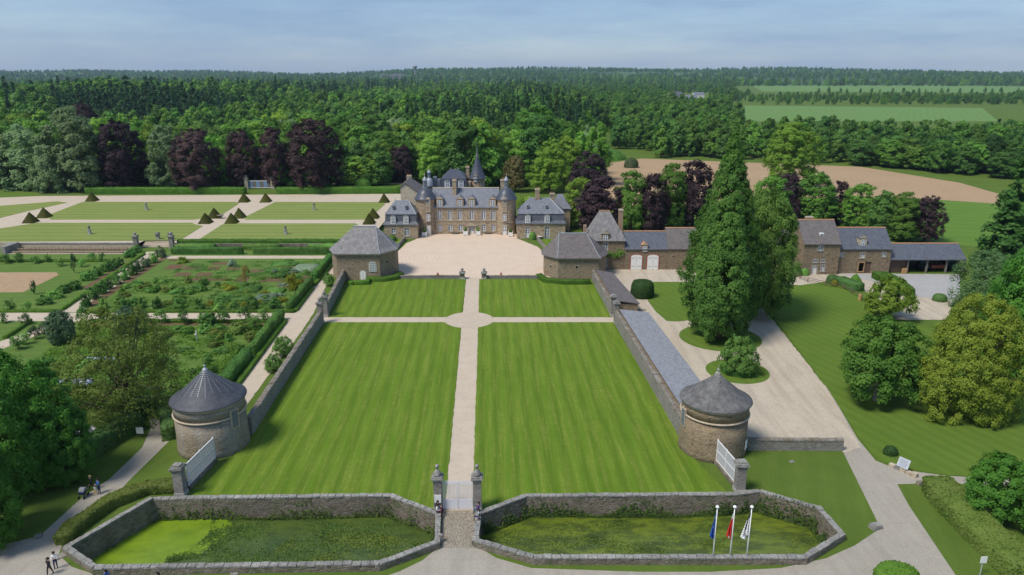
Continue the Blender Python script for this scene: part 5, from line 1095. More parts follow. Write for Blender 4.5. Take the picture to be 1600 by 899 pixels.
# ------------------------------------------------------------------ hedges and clipped shapes
def surf_cards(rng, tris_pts, dens, leaf, jit=.5, push=.03):
    P_, N_ = [], []
    for a, b, c in tris_pts:
        a, b, c = map(np.array, (a, b, c)); nrm = np.cross(b-a, c-a); ar = np.linalg.norm(nrm)/2
        k = rng.poisson(ar*dens)
        if k == 0: continue
        u = rng.rand(k, 2); f = u.sum(1) > 1; u[f] = 1-u[f]; n_ = nrm/max(1e-6, 2*ar)
        P_.append(a+u[:,:1]*(b-a)+u[:,1:]*(c-a)+n_*rng.uniform(-.02, push+.04, k)[:,None]); N_.append(np.tile(n_, (k,1)))
    if not P_: return np.zeros((0,3)), np.zeros((0,4), int)
    return cards(rng, np.concatenate(P_), np.concatenate(N_), leaf, jit)
def solid_foliage(name, label, V, Qs, mat, dens, leaf, cat='hedge', group=None, seed=1, kind=None, jit=.5):
    rng = np.random.RandomState(seed); V = np.asarray(V, float); tr = []
    for q in Qs: tr += [(V[q[0]], V[q[1]], V[q[2]]), (V[q[0]], V[q[2]], V[q[3]])]
    v, q = surf_cards(rng, tr, dens, leaf, jit); VV, QQ, MI = join([(V, np.array(Qs), 0), (v, q, 0)])
    o = link(bpy.data.objects.new(name, np_mesh(name, VV, QQ, [M['f_'+mat]], MI))); return tag(o, label, cat, group, kind)
def hedge(name, label, pts, w, h, mat, dens=14, leaf=.24, z=0.0, group=None, seed=1, wob=.08, taper=.85):
    rng = np.random.RandomState(seed); P_ = []
    for a, b in zip(pts[:-1], pts[1:]):
        L = math.dist(a, b); n = max(1, int(L/1.6))
        P_ += [(a[0]+(b[0]-a[0])*k/n, a[1]+(b[1]-a[1])*k/n) for k in range(n)]
    P_.append(pts[-1]); V = []; n = len(P_)
    for i, p in enumerate(P_):
        a, b = P_[max(0, i-1)], P_[min(n-1, i+1)]; L = math.dist(a, b) or 1; nx_, ny_ = (b[1]-a[1])/L, -(b[0]-a[0])/L
        j = rng.uniform(-wob, wob, 6)
        for s, zz, k in ((1, 0, 0), (1, .75, 1), (taper, .97, 2), (-taper, .97, 3), (-1, .75, 4), (-1, 0, 5)): ww = w/2*s+j[k]*.5; V.append((p[0]+nx_*ww, p[1]+ny_*ww, z+h*zz+(j[k] if zz > .5 else 0)))
    Q = [(i*6+k, (i+1)*6+k, (i+1)*6+k+1, i*6+k+1) for i in range(n-1) for k in range(5)]
    Q += [(0,1,4,5), (1,2,3,4)] + [((n-1)*6+5, (n-1)*6+4, (n-1)*6+1, (n-1)*6), ((n-1)*6+4, (n-1)*6+3, (n-1)*6+2, (n-1)*6+1)]
    return solid_foliage(name, label, V, Q, mat, dens, leaf, 'hedge', group, seed)
def dome_bush(name, label, x, y, rx, ry, h, mat, dens=22, leaf=.2, z=0.0, cat='shrub', group=None, seed=1, pw=2.6, bulge=0.0):
    n, m_ = 18, 7; V = []; rng = np.random.RandomState(seed)
    for k in range(m_+1):
        t = k/m_; r = max(.04, (1-t**pw)**(1/pw)) if t > 0 else 1-bulge
        for i in range(n): a = 2*math.pi*i/n; rr = r*(1+rng.uniform(-.03, .03)); V.append((x+rx*rr*math.cos(a), y+ry*rr*math.sin(a), z+h*t))
    Q = [(k*n+i, k*n+(i+1) % n, (k+1)*n+(i+1) % n, (k+1)*n+i) for k in range(m_) for i in range(n)]
    return solid_foliage(name, label, V, Q, mat, dens, leaf, cat, group, seed)
def pyramid(px, py, w, h, label, k):
    x, y = G(px, py, TZ); y += w/2; V = [(x-w/2, y-w/2, TZ), (x+w/2, y-w/2, TZ), (x+w/2, y+w/2, TZ), (x-w/2, y+w/2, TZ), (x-.05, y-.05, TZ+h), (x+.05, y-.05, TZ+h), (x+.05, y+.05, TZ+h), (x-.05, y+.05, TZ+h)]
    solid_foliage('topiary_pyramid', label, V, [(0,1,5,4), (1,2,6,5), (2,3,7,6), (3,0,4,7)], 'yew', 40, .17, 'topiary', 'clipped pyramids of the parterre', k, jit=.35)
for k, (px, py, lab) in enumerate([(140,315.5,'clipped pyramid at the far left corner of the back parterre lawn'), (379,317,'clipped pyramid just left of the blue garden gate path'), (413,317,'clipped pyramid just right of the blue garden gate path'),
  (332,342,'back left of the four pyramids at the parterre crossing'), (371,342,'back right of the four pyramids at the parterre crossing'), (318,350.5,'front left of the four pyramids at the parterre crossing'), (359,350.5,'front right of the four pyramids at the parterre crossing'),
  (64.5,341.5,'farther of the two pyramids at the left parterre path'), (42.6,349.5,'nearer of the two pyramids at the left parterre path'), (599,317.5,'clipped pyramid at the back right corner of the parterre'), (581.7,342.4,'farther pyramid beside the path to the left pavilion'), (575.4,351.3,'nearer pyramid beside the path to the left pavilion')]): pyramid(px, py, 3.3, 2.9, lab, k+1)
hedge('boundary_hedge','long clipped hedge behind the parterre left of the blue gate', gp([(136,303),(384,303)], TZ), 2.2, 2.3, 'hedge', 14, .35, TZ, seed=3)
hedge('boundary_hedge','long clipped hedge behind the parterre right of the blue gate', gp([(433,303),(626,302)], TZ), 2.2, 2.3, 'hedge', 14, .35, TZ, seed=4)
hedge('terrace_hedge','bright hedge on the terrace edge above the espalier rows', [(-83,175.6),(-39,175.6)], 1.5, .85, 'hedge', 18, .3, TZ, seed=5)
for k, (a, b, lab) in enumerate(((-82.6,-73,'climbing greenery on the dark terrace wall nearest the steps'), (-66,-57,'climbing greenery on the middle of the dark terrace wall'), (-50,-40,'climbing greenery on the dark terrace wall nearest the pavilion'))): hedge('wall_shrub', lab, [(a,173.3),(b,173.3)], 1.3, 1.3, 'shrub', 16, .3, 0, seed=6+k, wob=.3)
hedge('espalier_row','left espalier hedge in front of the dark terrace wall', [(-81.5,168.6),(-64.5,168.6)], .9, 1.7, 'mid', 16, .3, seed=8, wob=.2); hedge('espalier_row','right espalier hedge in front of the dark terrace wall', [(-62,168.6),(-43.3,168.6)], .9, 1.7, 'mid', 16, .3, seed=9, wob=.2)
e1 = gp([(517,408),(492,440)]); e2 = gp([(486,447),(453,487)]); hedge('espalier_row','farther espalier hedge beside the garden wall path', e1, 1.1, 1.9, 'mid', 18, .3, seed=10, wob=.2); hedge('espalier_row','nearer espalier hedge of the upper garden beside the wall path', e2, 1.1, 1.9, 'mid', 18, .3, seed=11, wob=.2)
hedge('espalier_row','espalier hedge of the lower garden just past the cross path', gp([(439,499),(394,556)]), 1.3, 1.9, 'mid', 20, .3, seed=12, wob=.25); hedge('espalier_row','espalier hedge of the lower garden nearest the left round tower', gp([(388,562),(352,606)]), 1.5, 1.8, 'mid', 20, .3, seed=13, wob=.25)
for k, (pl, lab) in enumerate((([(524,409),(491,447)],'low box edging by the upper wall path, far half'), ([(488,452),(462,487)],'low box edging by the upper wall path, near half'), ([(460,488.5),(122,488.5)],'low box edging along the upper side of the wide garden path'), ([(430,504),(140,504)],'low box edging along the lower side of the wide garden path'), ([(446,503),(372,602)],'low box edging by the lower wall path'), ([(88,488),(0,488)],'low box edging left of the garden crossing'), ([(225,398),(96,486)],'low box edging left of the diagonal garden path'), ([(48,503),(8,530)],'low box edging at the lower left garden plot'), ([(-80,410),(190,409)],'low box row under the rubble terrace'))): hedge('box_edging', lab, gp(pl), .7, .55, 'box', 20, .22, seed=20+k)
hedge('clipped_hedge','curved clipped hedge at the foot of the left court pavilion', gp([(576,440),(600,440),(618,437),(627,432)]), 1.3, 1.0, 'hedge', 26, .2, seed=31); hedge('clipped_hedge','square clipped hedge by the arched pavilion door', gp([(556,445),(574,445),(576,439)]), 1.0, .9, 'hedge', 26, .2, seed=32); hedge('clipped_hedge','small clipped hedge left of the arched pavilion door', gp([(545,445.5),(553,445)]), 1.0, .8, 'hedge', 26, .2, seed=33)
hedge('clipped_hedge','clipped hedge at the foot of the right court pavilion', gp([(842,434),(852,441),(880,444),(922,444)]), 1.3, .95, 'hedge', 26, .2, seed=34)
hedge('clipped_hedge','clipped hedge in front of the left mansard pavilion', gp([(606,369),(626,369)]), 1.2, 1.1, 'hedge', 26, .2, seed=35); dome_bush('ball_shrub','rounded shrub left of the low court wall', *G(612,376), 1.3, 1.6, 1.3, 'hedge')
sheet('pavilion_grass', gp([(612,374),(632,374),(633,383),(622,392),(612,392)]), .05, M['lawn_main']); sheet('pavilion_grass', gp([(838,374),(875,374),(870,390),(850,392)]), .05, M['lawn_main'])
dome_bush('leafy_shrub','leafy shrub between the two doors of the right mansard pavilion', *G(832,374.5), .9, .9, 2.0, 'shrub', 30, .25, seed=4); dome_bush('leafy_shrub','small shrub beside the low right court parapet', *G(841,434), .7, .7, .8, 'shrub', seed=5); dome_bush('leafy_shrub','dark shrub right of the left court pavilion', *G(623,431.5), .8, .8, 1.1, 'darkhedge', seed=6)
x, y = G(1006,469); dome_bush('clipped_yew','large dark clipped yew drum beside the drive', x, y+2.1, 2.25, 2.1, 3.5, 'dark', 40, .22, .05, 'topiary', None, 7, 4.0, .08)
x, y = I2; n = 24; hedge('ring_hedge','low clipped ring hedge round the island shrub', [(x+2.0*math.cos(2*math.pi*i/n), y+1.9*math.sin(2*math.pi*i/n)) for i in range(n+1)], .8, .7, 'mid', 26, .2, .06, seed=41)
hedge('path_hedge','clipped hedge between the curving left path and the moat', gp([(292,766),(232,768),(170,792),(112,834),(99,852)]), 1.5, 1.15, 'dryhedge', 30, .22, seed=42, wob=.15); hedge('road_hedge','tall clipped hedge along the road at the lower right', gp([(1462,768),(1488,800),(1540,852),(1610,915)]), 3.0, 2.1, 'dryhedge', 34, .24, seed=43, wob=.3, taper=.7)
hedge('dark_hedge','dark hedge behind the white path sign', gp([(96,752),(150,705),(186,682),(214,668)]), 2.4, 2.0, 'darkhedge', 30, .28, seed=44, wob=.3); hedge('dark_hedge','dark hedge left of the round tower at the path end', gp([(268,688),(262,655),(275,640)]), 1.8, 2.0, 'darkhedge', 30, .26, seed=45, wob=.2); hedge('dark_hedge','dark hedge closing the end of the left path', gp([(205,648),(262,646)]), 1.8, 2.0, 'darkhedge', 26, .28, seed=46, wob=.3)
dome_bush('road_bush','round bush at the bottom edge of the road', *G(1400,903), 1.9, 1.4, 1.2, 'hedge', 34, .22, seed=47)
# farm front shrubs
dome_bush('dark_ball','dark round bush by the wooden rail fence', *G(1301,443), 1.4, 1.4, 1.9, 'darkhedge', seed=51); dome_bush('yellow_shrub','small bright yellow shrub by the rail fence', *G(1303.5,447), .65, .65, 1.3, 'yellow', seed=52); hedge('dark_hedge','dark clipped hedge behind the rail fence', gp([(1311,444),(1342,456)]), 2.4, 1.7, 'darkhedge', 22, .25, seed=53); dome_bush('cone_topiary','pointed clipped bush on the farm green', *G(1336,443), 1.4, 1.4, 2.1, 'box', seed=54, pw=1.25); hedge('green_hedge','bright clipped hedge curving along the farm yard', gp([(1366,437),(1378,437),(1400,447),(1418,463)]), 2.6, 1.6, 'hedge', 22, .25, seed=55)
dome_bush('farm_shrub','green shrub against the stable wall beside the farmhouse', *G(1244,431), 1.3, .9, 2.6, 'mid', seed=56, pw=1.5); dome_bush('farm_shrub','leafy bush left of the farmhouse door', *G(1257,430.5), .9, .7, 1.6, 'shrub', seed=57); dome_bush('dark_bush','dark bush left of the willow', *G(1468,470), 1.3, 1.3, 1.4, 'darkhedge', seed=58); dome_bush('flower_bush','white-flowering bush by the grassy mound', *G(986,262), 3.2, 3.0, 4.4, 'white_fl', 6, .7, seed=59); dome_bush('sign_bush','small bush beside the stone sign plinth', *G(1391,710), .8, .7, 1.0, 'dark', 34, .22, seed=60)
for k, (px, w, lab) in enumerate(((812, 22, 'first pale bush row behind the right castle tower'), (826, 24, 'second pale bush behind the right castle tower'), (843, 22, 'pale bush left of the right pavilion chimney'))): dome_bush('pale_bush', lab, *G(px,322), 2.2, 2.0, 3.2, 'lime', 8, .5, seed=61+k)
x, y = G(975,257); dome_bush('grass_mound','green grassy mound at the edge of the ploughed field', x-12, y+25, 17, 14, 6.5, 'wood', 1.2, .8, cat='mound', seed=66, pw=1.6)
plant('redbud', *G(443,556), 3.2, 3.6, 'shrub', 'wall_climber', 'leafy climber on the garden path side of the long wall', cat='shrub'); plant('redbud', *G(428,580), 2.6, 3.0, 'shrub', 'wall_climber', 'lower leafy climber next to the big one on the long wall', cat='shrub'); plant('redbud', *G(514,447), 2.8, 2.4, 'shrub', 'wall_climber', 'smaller leafy climber on the wall near the left pavilion', cat='shrub'); dome_bush('round_shrub','round light shrub before the dark wood right of the parterre', *G(567,300), 3.2, 3, 5, 'wood', 6, .6, seed=69)
# vine on the gatehouse
rng = np.random.RandomState(5); pth = [(935.5,418),(937,405),(943,397),(953,396.5),(961,399.5),(966,396),(973.5,393.5)]; P_ = []
for a, b in zip(pth[:-1], pth[1:]):
    for q in np.linspace(0, 1, 60): px, py = a[0]+(b[0]-a[0])*q, a[1]+(b[1]-a[1])*q; P_.append((xat(px, py, YF)+rng.normal(0, .28), YF-.15-abs(rng.normal(0, .14)), zat(py, YF)+rng.normal(0, .28)))
v, q = cards(rng, np.array(P_), np.tile([[0,-1,.4]], (len(P_),1)), .42); tag(link(bpy.data.objects.new('climbing_vine', np_mesh('climbing_vine', v, q, [M['f_vine']]))), 'green vine trained across the gatehouse front over the door', 'vine')
for i, (x, y, t) in enumerate(PL):
    o = plant('bush%d' % (i % 2), x, y, 1.0, 1.0, 'shrub', 'potted_shrub', ['small shrub in the planter by the left tower door','small shrub in the planter left of the main door','small shrub in the planter right of the main door','small shrub in the planter by the right tower'][i], None, 1.21, cat='shrub')
# ------------------------------------------------------------------ kitchen garden
for k, (a, b, c_, d) in enumerate([(850,445,930,470),(940,450,1030,472),(1095,433,1185,447),(1070,455,1130,475),(900,487,980,505),(1010,487,1090,507),(985,515,1180,530),(1170,458,1235,475),(1295,470,1370,490),(1350,508,1465,535),(1215,510,1280,535),(1430,553,1495,567),(1420,437,1530,460),(1555,500,1598,535),(870,420,1000,428),(190,340,240,352)]):
    if k == 15: continue
    p0, p1 = G(a/3.33, 280+d/3.33), G(c_/3.33, 280+d/3.33); q0 = G(a/3.33, 280+b/3.33); sheet('soil_bed', [p0, p1, (p1[0]+(-.08)*(q0[1]-p0[1]), q0[1]), (p0[0]-.08*(q0[1]-p0[1]), q0[1])], .035, M['soil'])
for k in range(2): sheet('soil_bed', gp([[(62,575),(92,575),(88,580),(58,580)],[(60,592),(86,590),(82,597),(54,598)]][k]), .035, M['soil'])
sheet('soil_bed', gp([(255,401),(262,403),(142,482),(130,480)]), .03, M['soil']); sheet('soil_bed', gp([(205,405),(212,407),(140,450),(125,452)]), .03, M['soil']); sheet('soil_bed', gp([(130,505.5),(425,505.5),(420,509),(125,509)]), .03, M['soil'])
def bush_at(px, py, w, h, mat, name, label, group, kind=None, cat='shrub'):
    X, Y = G(px, py); plant(kind or 'bush%d' % R.randint(0, 1), X, Y, h, w, mat, name, label, group, cat=cat)
for px, py in [(252,402),(240,411),(228,417.5),(216,424),(207,430),(195,437),(181,444.5),(168,452),(159,459),(147,467),(135,479)]: bush_at(px, py, R.uniform(2.3,3.0), R.uniform(2.0,2.6), R.choice(['mid','shrub','white_fl']), 'standard_rose', 'white-flowering standard bush right of the diagonal garden path', 'bush row right of the diagonal garden path')
for px, py in [(213,395),(204,402),(185,414.5),(176,419),(168,423.5),(153,431),(138,437.5),(116,452),(100,458),(87,466),(70,475)]: bush_at(px, py, R.uniform(2.6,3.6), R.uniform(1.7,2.3), R.choice(['mid','shrub']), 'fruit_bush', 'leafy fruit bush left of the diagonal garden path', 'bush row left of the diagonal garden path')
for px, py in [(17,487),(43,486),(5,505),(40,508),(82,515),(70,522),(55,530),(40,538),(28,546)]: bush_at(px, py, R.uniform(2.0,2.8), R.uniform(1.8,2.4), R.choice(['mid','shrub','white_fl']), 'fruit_bush', 'rounded bush at the lower left garden crossing', 'bushes at the lower left garden crossing', 'small%d' % R.randint(0,1))
for px, py in [(131,505),(162,503),(222,503),(254,505),(288,507),(320,507),(351,505),(384,503),(413,502),(398,515)]: bush_at(px, py, R.uniform(1.9,2.8), R.uniform(2.2,3.1), R.choice(['mid','shrub']), 'young_fruit_tree', 'young fruit tree in the row along the wide garden path', 'fruit trees along the wide garden path', 'small%d' % R.randint(0,1), 'tree')
for px, py in [(365,485),(397,485),(311,485),(279,482),(246,482),(222,481),(196,482),(162,482),(343,486),(430,482)]: bush_at(px, py, R.uniform(2.0,3.0), R.uniform(1.6,2.4), R.choice(['shrub','mid']), 'garden_bush', 'green bush on the upper edge of the wide garden path', 'bushes above the wide garden path')
for px, py in [(10,412),(31,410),(56,412),(75,410),(95,416),(145,408),(160,409),(128,417)]: bush_at(px, py, R.uniform(1.6,2.6), R.uniform(1.6,2.4), R.choice(['mid','shrub']), 'orchard_tree', 'young orchard tree in the grass below the rubble terrace', 'orchard trees below the terrace', 'small%d' % R.randint(0,1), 'tree')
for k, (px, py, w, h, mt, kd, nm, lab) in enumerate([(385,445,2.0,4.2,'gold','small0','golden_tree','small golden-leaved tree in the middle of the kitchen garden'), (458,453,2.6,3.6,'yellow','bush1','yellow_bush','yellow-green upright bush near the espalier corner'), (285,411,3.0,1.5,'lime','bush0','round_bush','bright green round bush at the top left of the beds'), (363,416,2.2,1.7,'grey','bush1','grey_bush','grey-green bush beside the top beds'), (54,460,1.3,2.9,'dark','small1','cone_shrub','dark conical shrub at the tip of the brown plot'), (117,427,1.5,4.4,'dark','small0','cone_shrub','taller dark conical tree in the orchard grass'), (387,561,2.2,1.5,'mid','bush0','round_bush','round bush near the standing garden visitor'), (328,508,3.5,2.2,'mid','bush1','round_bush','dark green bush right of the garden visitor'), (373,520,4,1.8,'brown','bush0','brown_bush','brownish low bush in the lower garden')]): bush_at(px, py, w, h, mt, nm, lab, None, kd)
for k, (a, b, c_, d, mt, lab) in enumerate([(475,675,600,715,'mid','farther left low clipped herb block right of centre in the upper garden'), (408,735,552,768,'mid','nearer left low clipped herb block in the upper garden'), (582,722,700,768,'grey','nearer grey-green herb block by the espalier'), (655,685,760,722,'shrub','farther herb block beside the yellow bush'), (370,655,520,690,'hedge','bright planted strip left of the herb blocks'), (660,560,800,585,'mid','row of low vegetables below the top beds'), (820,535,960,585,'grey','pale grey-green cabbage bed near the espalier corner'), (690,525,840,548,'shrub','narrow vegetable row at the top right of the beds')]):
    p0, p1, q0 = G(250+a/3.995, 280+d/3.995), G(250+c_/3.995, 280+d/3.995), G(250+a/3.995, 280+b/3.995); ym_ = (p0[1]+q0[1])/2; xs_ = -.08*(ym_-p0[1]); hedge('planted_bed', lab, [(p0[0]+xs_, ym_), (p1[0]+xs_, ym_)], max(1.2, (q0[1]-p0[1])*.8), .45, mt, 14, .28, seed=140+k, wob=.18, taper=.8)
def inside(p, poly):
    x, y = p; c_ = False
    for i in range(len(poly)):
        a, b = poly[i-1], poly[i]
        if (a[1] > y) != (b[1] > y) and x < (b[0]-a[0])*(y-a[1])/(b[1]-a[1])+a[0]: c_ = not c_
    return c_
def scatter_bushes(pl, n, mats, label, group, wr, hr, name):
    P_ = gp(pl); xs = [p[0] for p in P_]; ys = [p[1] for p in P_]; k = 0
    while k < n:
        p = (R.uniform(min(xs), max(xs)), R.uniform(min(ys), max(ys)))
        if inside(p, P_): plant('bush%d' % R.randint(0,1), p[0], p[1], R.uniform(*hr), R.uniform(*wr), R.choice(mats), name, label, group, cat='plant'); k += 1
scatter_bushes([(200,440),(330,438),(300,480),(150,480)], 34, ['shrub','shrub','hedge','weed_light','hedge'], 'leafy perennial clump in the left half of the upper kitchen garden', 'perennials in the upper kitchen garden', (1.4,3.2), (.6,1.5), 'perennial')
scatter_bushes([(340,446),(470,440),(445,480),(320,480)], 26, ['shrub','mid','yellow','grey'], 'herb clump in the right half of the upper kitchen garden', 'herbs in the upper kitchen garden', (1.4,3.4), (.4,1.0), 'herb_clump')
scatter_bushes([(440,408),(505,408),(478,436),(420,436)], 16, ['grey','mid','shrub'], 'low vegetable clump near the espalier corner', 'vegetables near the espalier corner', (1.2,2.6), (.4,.9), 'vegetable_clump')
scatter_bushes([(260,512),(420,512),(350,600),(120,600),(120,540)], 40, ['shrub','hedge','weed_light','mid'], 'wild shrub clump in the lower garden', 'shrubs in the lower garden', (1.5,3.6), (.5,1.5), 'wild_shrub')
scatter_bushes([(60,560),(240,560),(300,640),(60,660)], 22, ['shrub','hedge','mid'], 'overgrown shrub under the airy brown tree', 'shrubs under the airy tree', (1.8,4.0), (.7,1.8), 'undergrowth_shrub')
def ground_cover(name, label, pl, n, leaf, hmax, mat, z=0.0, world=None, seed=1, clump=0.0, cat='plants'):
    rng = np.random.RandomState(seed); P_ = world or gp(pl); xs = [p[0] for p in P_]; ys = [p[1] for p in P_]; out = []
    ph = rng.uniform(0, 6, 4)
    if clump:
        ar = (max(xs)-min(xs))*(max(ys)-min(ys)); K = max(10, int(ar*(1-clump)*.28)); cs = [(rng.uniform(min(xs), max(xs)), rng.uniform(min(ys), max(ys)), rng.uniform(.5, 1.9)) for _ in range(K)]
        while len(out) < n:
            cx_, cy_, r_ = cs[rng.randint(K)]; d_ = rng.normal(0, .55, 2)*r_; p = (cx_+d_[0]*1.5, cy_+d_[1])
            if inside(p, P_): out.append((p[0], p[1], z+rng.uniform(.02, hmax)*max(.15, 1-np.hypot(*d_)/r_*.6)))
    while len(out) < n:
        for p in zip(rng.uniform(min(xs), max(xs), n), rng.uniform(min(ys), max(ys), n)):
            g = .5+.25*math.sin(p[0]*.55+ph[0])+.25*math.sin(p[1]*.6+ph[1]+p[0]*.25)+.2*math.sin(p[0]*1.7+ph[2]+p[1]*1.3)
            g += .35*math.sin(p[0]*3.1+p[1]*2.3+ph[3])+rng.uniform(-.3,.3)
            if (clump == 0 or g > clump) and inside(p, P_): out.append((p[0], p[1], z+rng.uniform(.02, hmax)*(g if clump else 1)))
            if len(out) >= n: break
    v, q = cards(rng, np.array(out), np.tile([[0,0,1.]], (len(out),1)), leaf, .8)
    return tag(link(bpy.data.objects.new(name, np_mesh(name, v, q, [M['f_'+mat]]))), label, cat, kind='stuff')
ground_cover('meadow_plants','wild leafy growth of the lower garden', [(125,510),(425,508),(350,605),(300,650),(40,660),(60,560)], 26000, .30, .45, 'hedge', seed=2, clump=.25); ground_cover('garden_plants','mixed low planting in the upper garden beds', [(250,432),(480,430),(448,484),(140,484)], 7500, .28, .35, 'hedge', seed=3, clump=.5)
ground_cover('vegetable_rows','low vegetable leaves in the top beds', [(300,408),(505,408),(485,432),(260,432)], 5000, .26, .35, 'shrub', seed=4, clump=.62)
ml = MOATL; split = G(345,850,WZ)[0]; ground_cover('moat_plants','dark green water plants in the left moat basin', None, 8500, .17, .06, 'weed', WZ, [(G(372,822,WZ)[0], G(372,822,WZ)[1]), (G(345,846,WZ)[0], G(345,846,WZ)[1]), (G(325,862,WZ)[0], G(325,862,WZ)[1]), (G(270,872,WZ)[0], 55.4), (MOATL[6][0]-.5, MOATL[6][1]+.4), (MOATL[5][0]-1.0, MOATL[5][1]+1.0), (MOATL[4][0]-.7, MOATL[4][1]-.7), (MOATL[3][0], MOATL[3][1]-1.0), (G(380,815,WZ)[0], MOATL[3][1]-1.2)], 5, .05); ground_cover('moat_plants','dark weed tufts along the edge of the bright duckweed', None, 2600, .17, .06, 'weed', WZ+.012, gp([(330,814),(385,816),(372,838),(345,856),(310,872),(255,880),(262,868),(300,856),(325,836)], WZ), 15, .6); ground_cover('moat_plants','pale olive plants spread over the left moat basin', None, 4500, .17, .1, 'weed_light', WZ, [(G(420,840,WZ)[0], 56.5), (MOATL[6][0]-.5, MOATL[6][1]+.6), (MOATL[4][0]-1, MOATL[4][1]-1), (G(480,815,WZ)[0], MOATL[3][1]-1.4)], 6, .55)
ground_cover('moat_plants','dark water plants in patches of the right moat basin', None, 3600, .17, .06, 'weed', WZ, offset(MOATR, -.8), 7, .8); ground_cover('moat_plants','olive floating plants of the right moat basin', None, 1800, .17, .05, 'weed_light', WZ, offset(MOATR, -.6), 8, .7)
rng = np.random.RandomState(9)
for poly, edges, lab, nn in ((MOATL, (1,2,3,4), 'weeds along the foot of the left moat wall', 2600), (MOATR, (0,1,2,3,4), 'weeds and moss on the right moat wall', 5200)):
    P_ = []
    for e in edges:
        a, b = np.array(poly[e]), np.array(poly[(e+1) % len(poly)]); c0 = np.mean(np.array(poly), 0); m_ = int(nn*np.linalg.norm(b-a)/60)
        for q in rng.rand(m_):
            p = a+(b-a)*q; d = (c0-p)/np.linalg.norm(c0-p); hh = abs(rng.normal(0, .55))*(1.9 if e in (3,) and nn > 4000 else .8+.6*math.sin(q*14)); P_.append((*(p+d*max(.03, .5-hh*.3)), WZ+min(2.4, max(0, hh))))
    v, q = cards(rng, np.array(P_), np.tile([[0,-.6,.6]], (len(P_),1)), .26); tag(link(bpy.data.objects.new('wall_weeds', np_mesh('wall_weeds', v, q, [M['f_weed']]))), lab, 'weeds', kind='stuff')
# ------------------------------------------------------------------ woodland
def treeline(x): return float(np.interp(x, [40, 62, 110, 158, 197, 240, 400], [400, 376, 362, 342, 296, 268, 262]))
FA = gp([(1140,160),(1560,164),(1580,192),(1140,192)]); FB = gp([(1150,128),(1750,135),(1750,148),(1150,146)]); FM = gp([(915,235),(1010,235),(1010,275),(915,275)])
def wood(x, y):
    if abs(x) > .74*y+25 or y < 268: return False
    if x > 34 and y < treeline(x): return False
    if inside((x, y), FA) or inside((x, y), FB) or inside((x, y), FM): return False
    if y > 300 and y < 560 and abs(x-.128*y) < 4.5+y*.004: return False         # grassy ride
    if inside((x, y), gp([(1035,147),(1110,147),(1110,168),(1035,168)])): return False
    if x > .325*y-8: return y < 425+.25*max(0, x-230) or (975 < y < 1270)
    return y < 2150
def sst(t): t = min(1, max(0, t)); return t*t*(3-2*t)
def wz(x, y): return sst((y-285)/260)*9*sst((-x-130)/260)*(1-sst((y-700)/900))+1.5*sst((y-300)/200)*math.sin(x*.011+y*.006)*(1 if x < 60 else 0)
rr = random.Random(5); cand = []; y = 268.0
while y < 2150:
    s = 9.0 if y < 420 else (10.5 if y < 800 else 16+(y-800)*.012)
    x = -.74*y-25
    while x < .74*y+25:
        p = (x+rr.uniform(-.42, .42)*s, y+rr.uniform(-.42, .42)*s)
        if wood(*p): cand.append(p)
        x += s
    y += s*.92
hero = [(G(px, pb)) for px, pb in ((682,290),(724,286),(768,287),(858,300),(840,268),(628,288),(48,300),(128,303),(493,304),(312,304))]
def spr(p): return (math.sin(p[0]*.021+1)+math.sin(p[1]*.017+p[0]*.006)+rr.uniform(-.9, .9)) > (.75 if p[0] < -20 else (1.2 if p[0] < 60 else 1.8)) and p[1] > 292
ADJ = dict(wood='fresh green', bright='bright green', mid='deep green', lime='yellow-green', big='mid-green', pale='pale grey-green', dark='dark green', spruce='dark pointed', spruce_green='lighter green pointed')
def where(p):
    px = 800+F*p[0]/p[1]; far = 'far back in' if p[1] > 400 else ('halfway back in' if p[1] > 320 else 'at the front of')
    return far+' the wood '+('at far left' if px < 330 else 'left of the castle' if px < 600 else 'behind the castle' if px < 900 else 'right of the castle')
cand.sort(key=lambda p: p[1]); nb = ns = 0; rest = []
for p in cand:
    if any(math.dist(p, h_) < 6 for h_ in hero): continue
    right = p[0] > 70
    hscale = ((.5 if p[1] > 900 and p[0] > .3*p[1] else .74) if right else 1.0)*(1+.22*math.sin(p[0]*.037+1.3)*math.sin(p[1]*.031)+.08*math.sin(p[0]*.011))
    z_ = wz(*p)*sst((60-p[0])/60)
    if spr(p):
        if ns < 110: ns += 1; plant('spruce%d' % rr.randint(0,1), p[0], p[1], rr.uniform(20, 27)*hscale, rr.uniform(7, 9.5), (ms_ := rr.choice(['spruce','spruce','spruce_green'])), 'spruce_tree', ADJ[ms_]+' spruce '+where(p), 'spruces of the wood', z_-.2)
        else: rest.append((*p, 2, rr.uniform(18, 26)*hscale/22, z_))
    else:
        if nb < 290 and (rr.random() < .85 or p[1] > 330):
            nb += 1; h_ = rr.uniform(12, 24)*hscale; mt = rr.choice(['wood','bright','wood','mid','lime','bright','big','pale' if rr.random() < .3 else 'wood'] if not right else ['mid','big','dark','wood','mid'])
            plant('wood%d' % rr.randint(0,3), p[0], p[1], h_, rr.uniform(10, 20)*(1 if not right else .85), mt, 'woodland_tree', ADJ[mt]+' broadleaf tree in the wood bordering the ploughed field' if right else ADJ[mt]+' broadleaf tree '+where(p), 'trees of the field wood' if right else 'trees of the castle wood', z_-.2)
        else: rest.append((*p, rr.choice([0,1,3,4]) if p[0] < 70 else rr.choice([0,1,3]), rr.uniform(13, 22)*hscale/18, z_))
rcol = bpy.data.collections.new('far_tree_kinds'); kinds = [('fard0','mid'),('fard1','wood'),('farspruce','spruce'),('fard0','big'),('fard1','bright')]
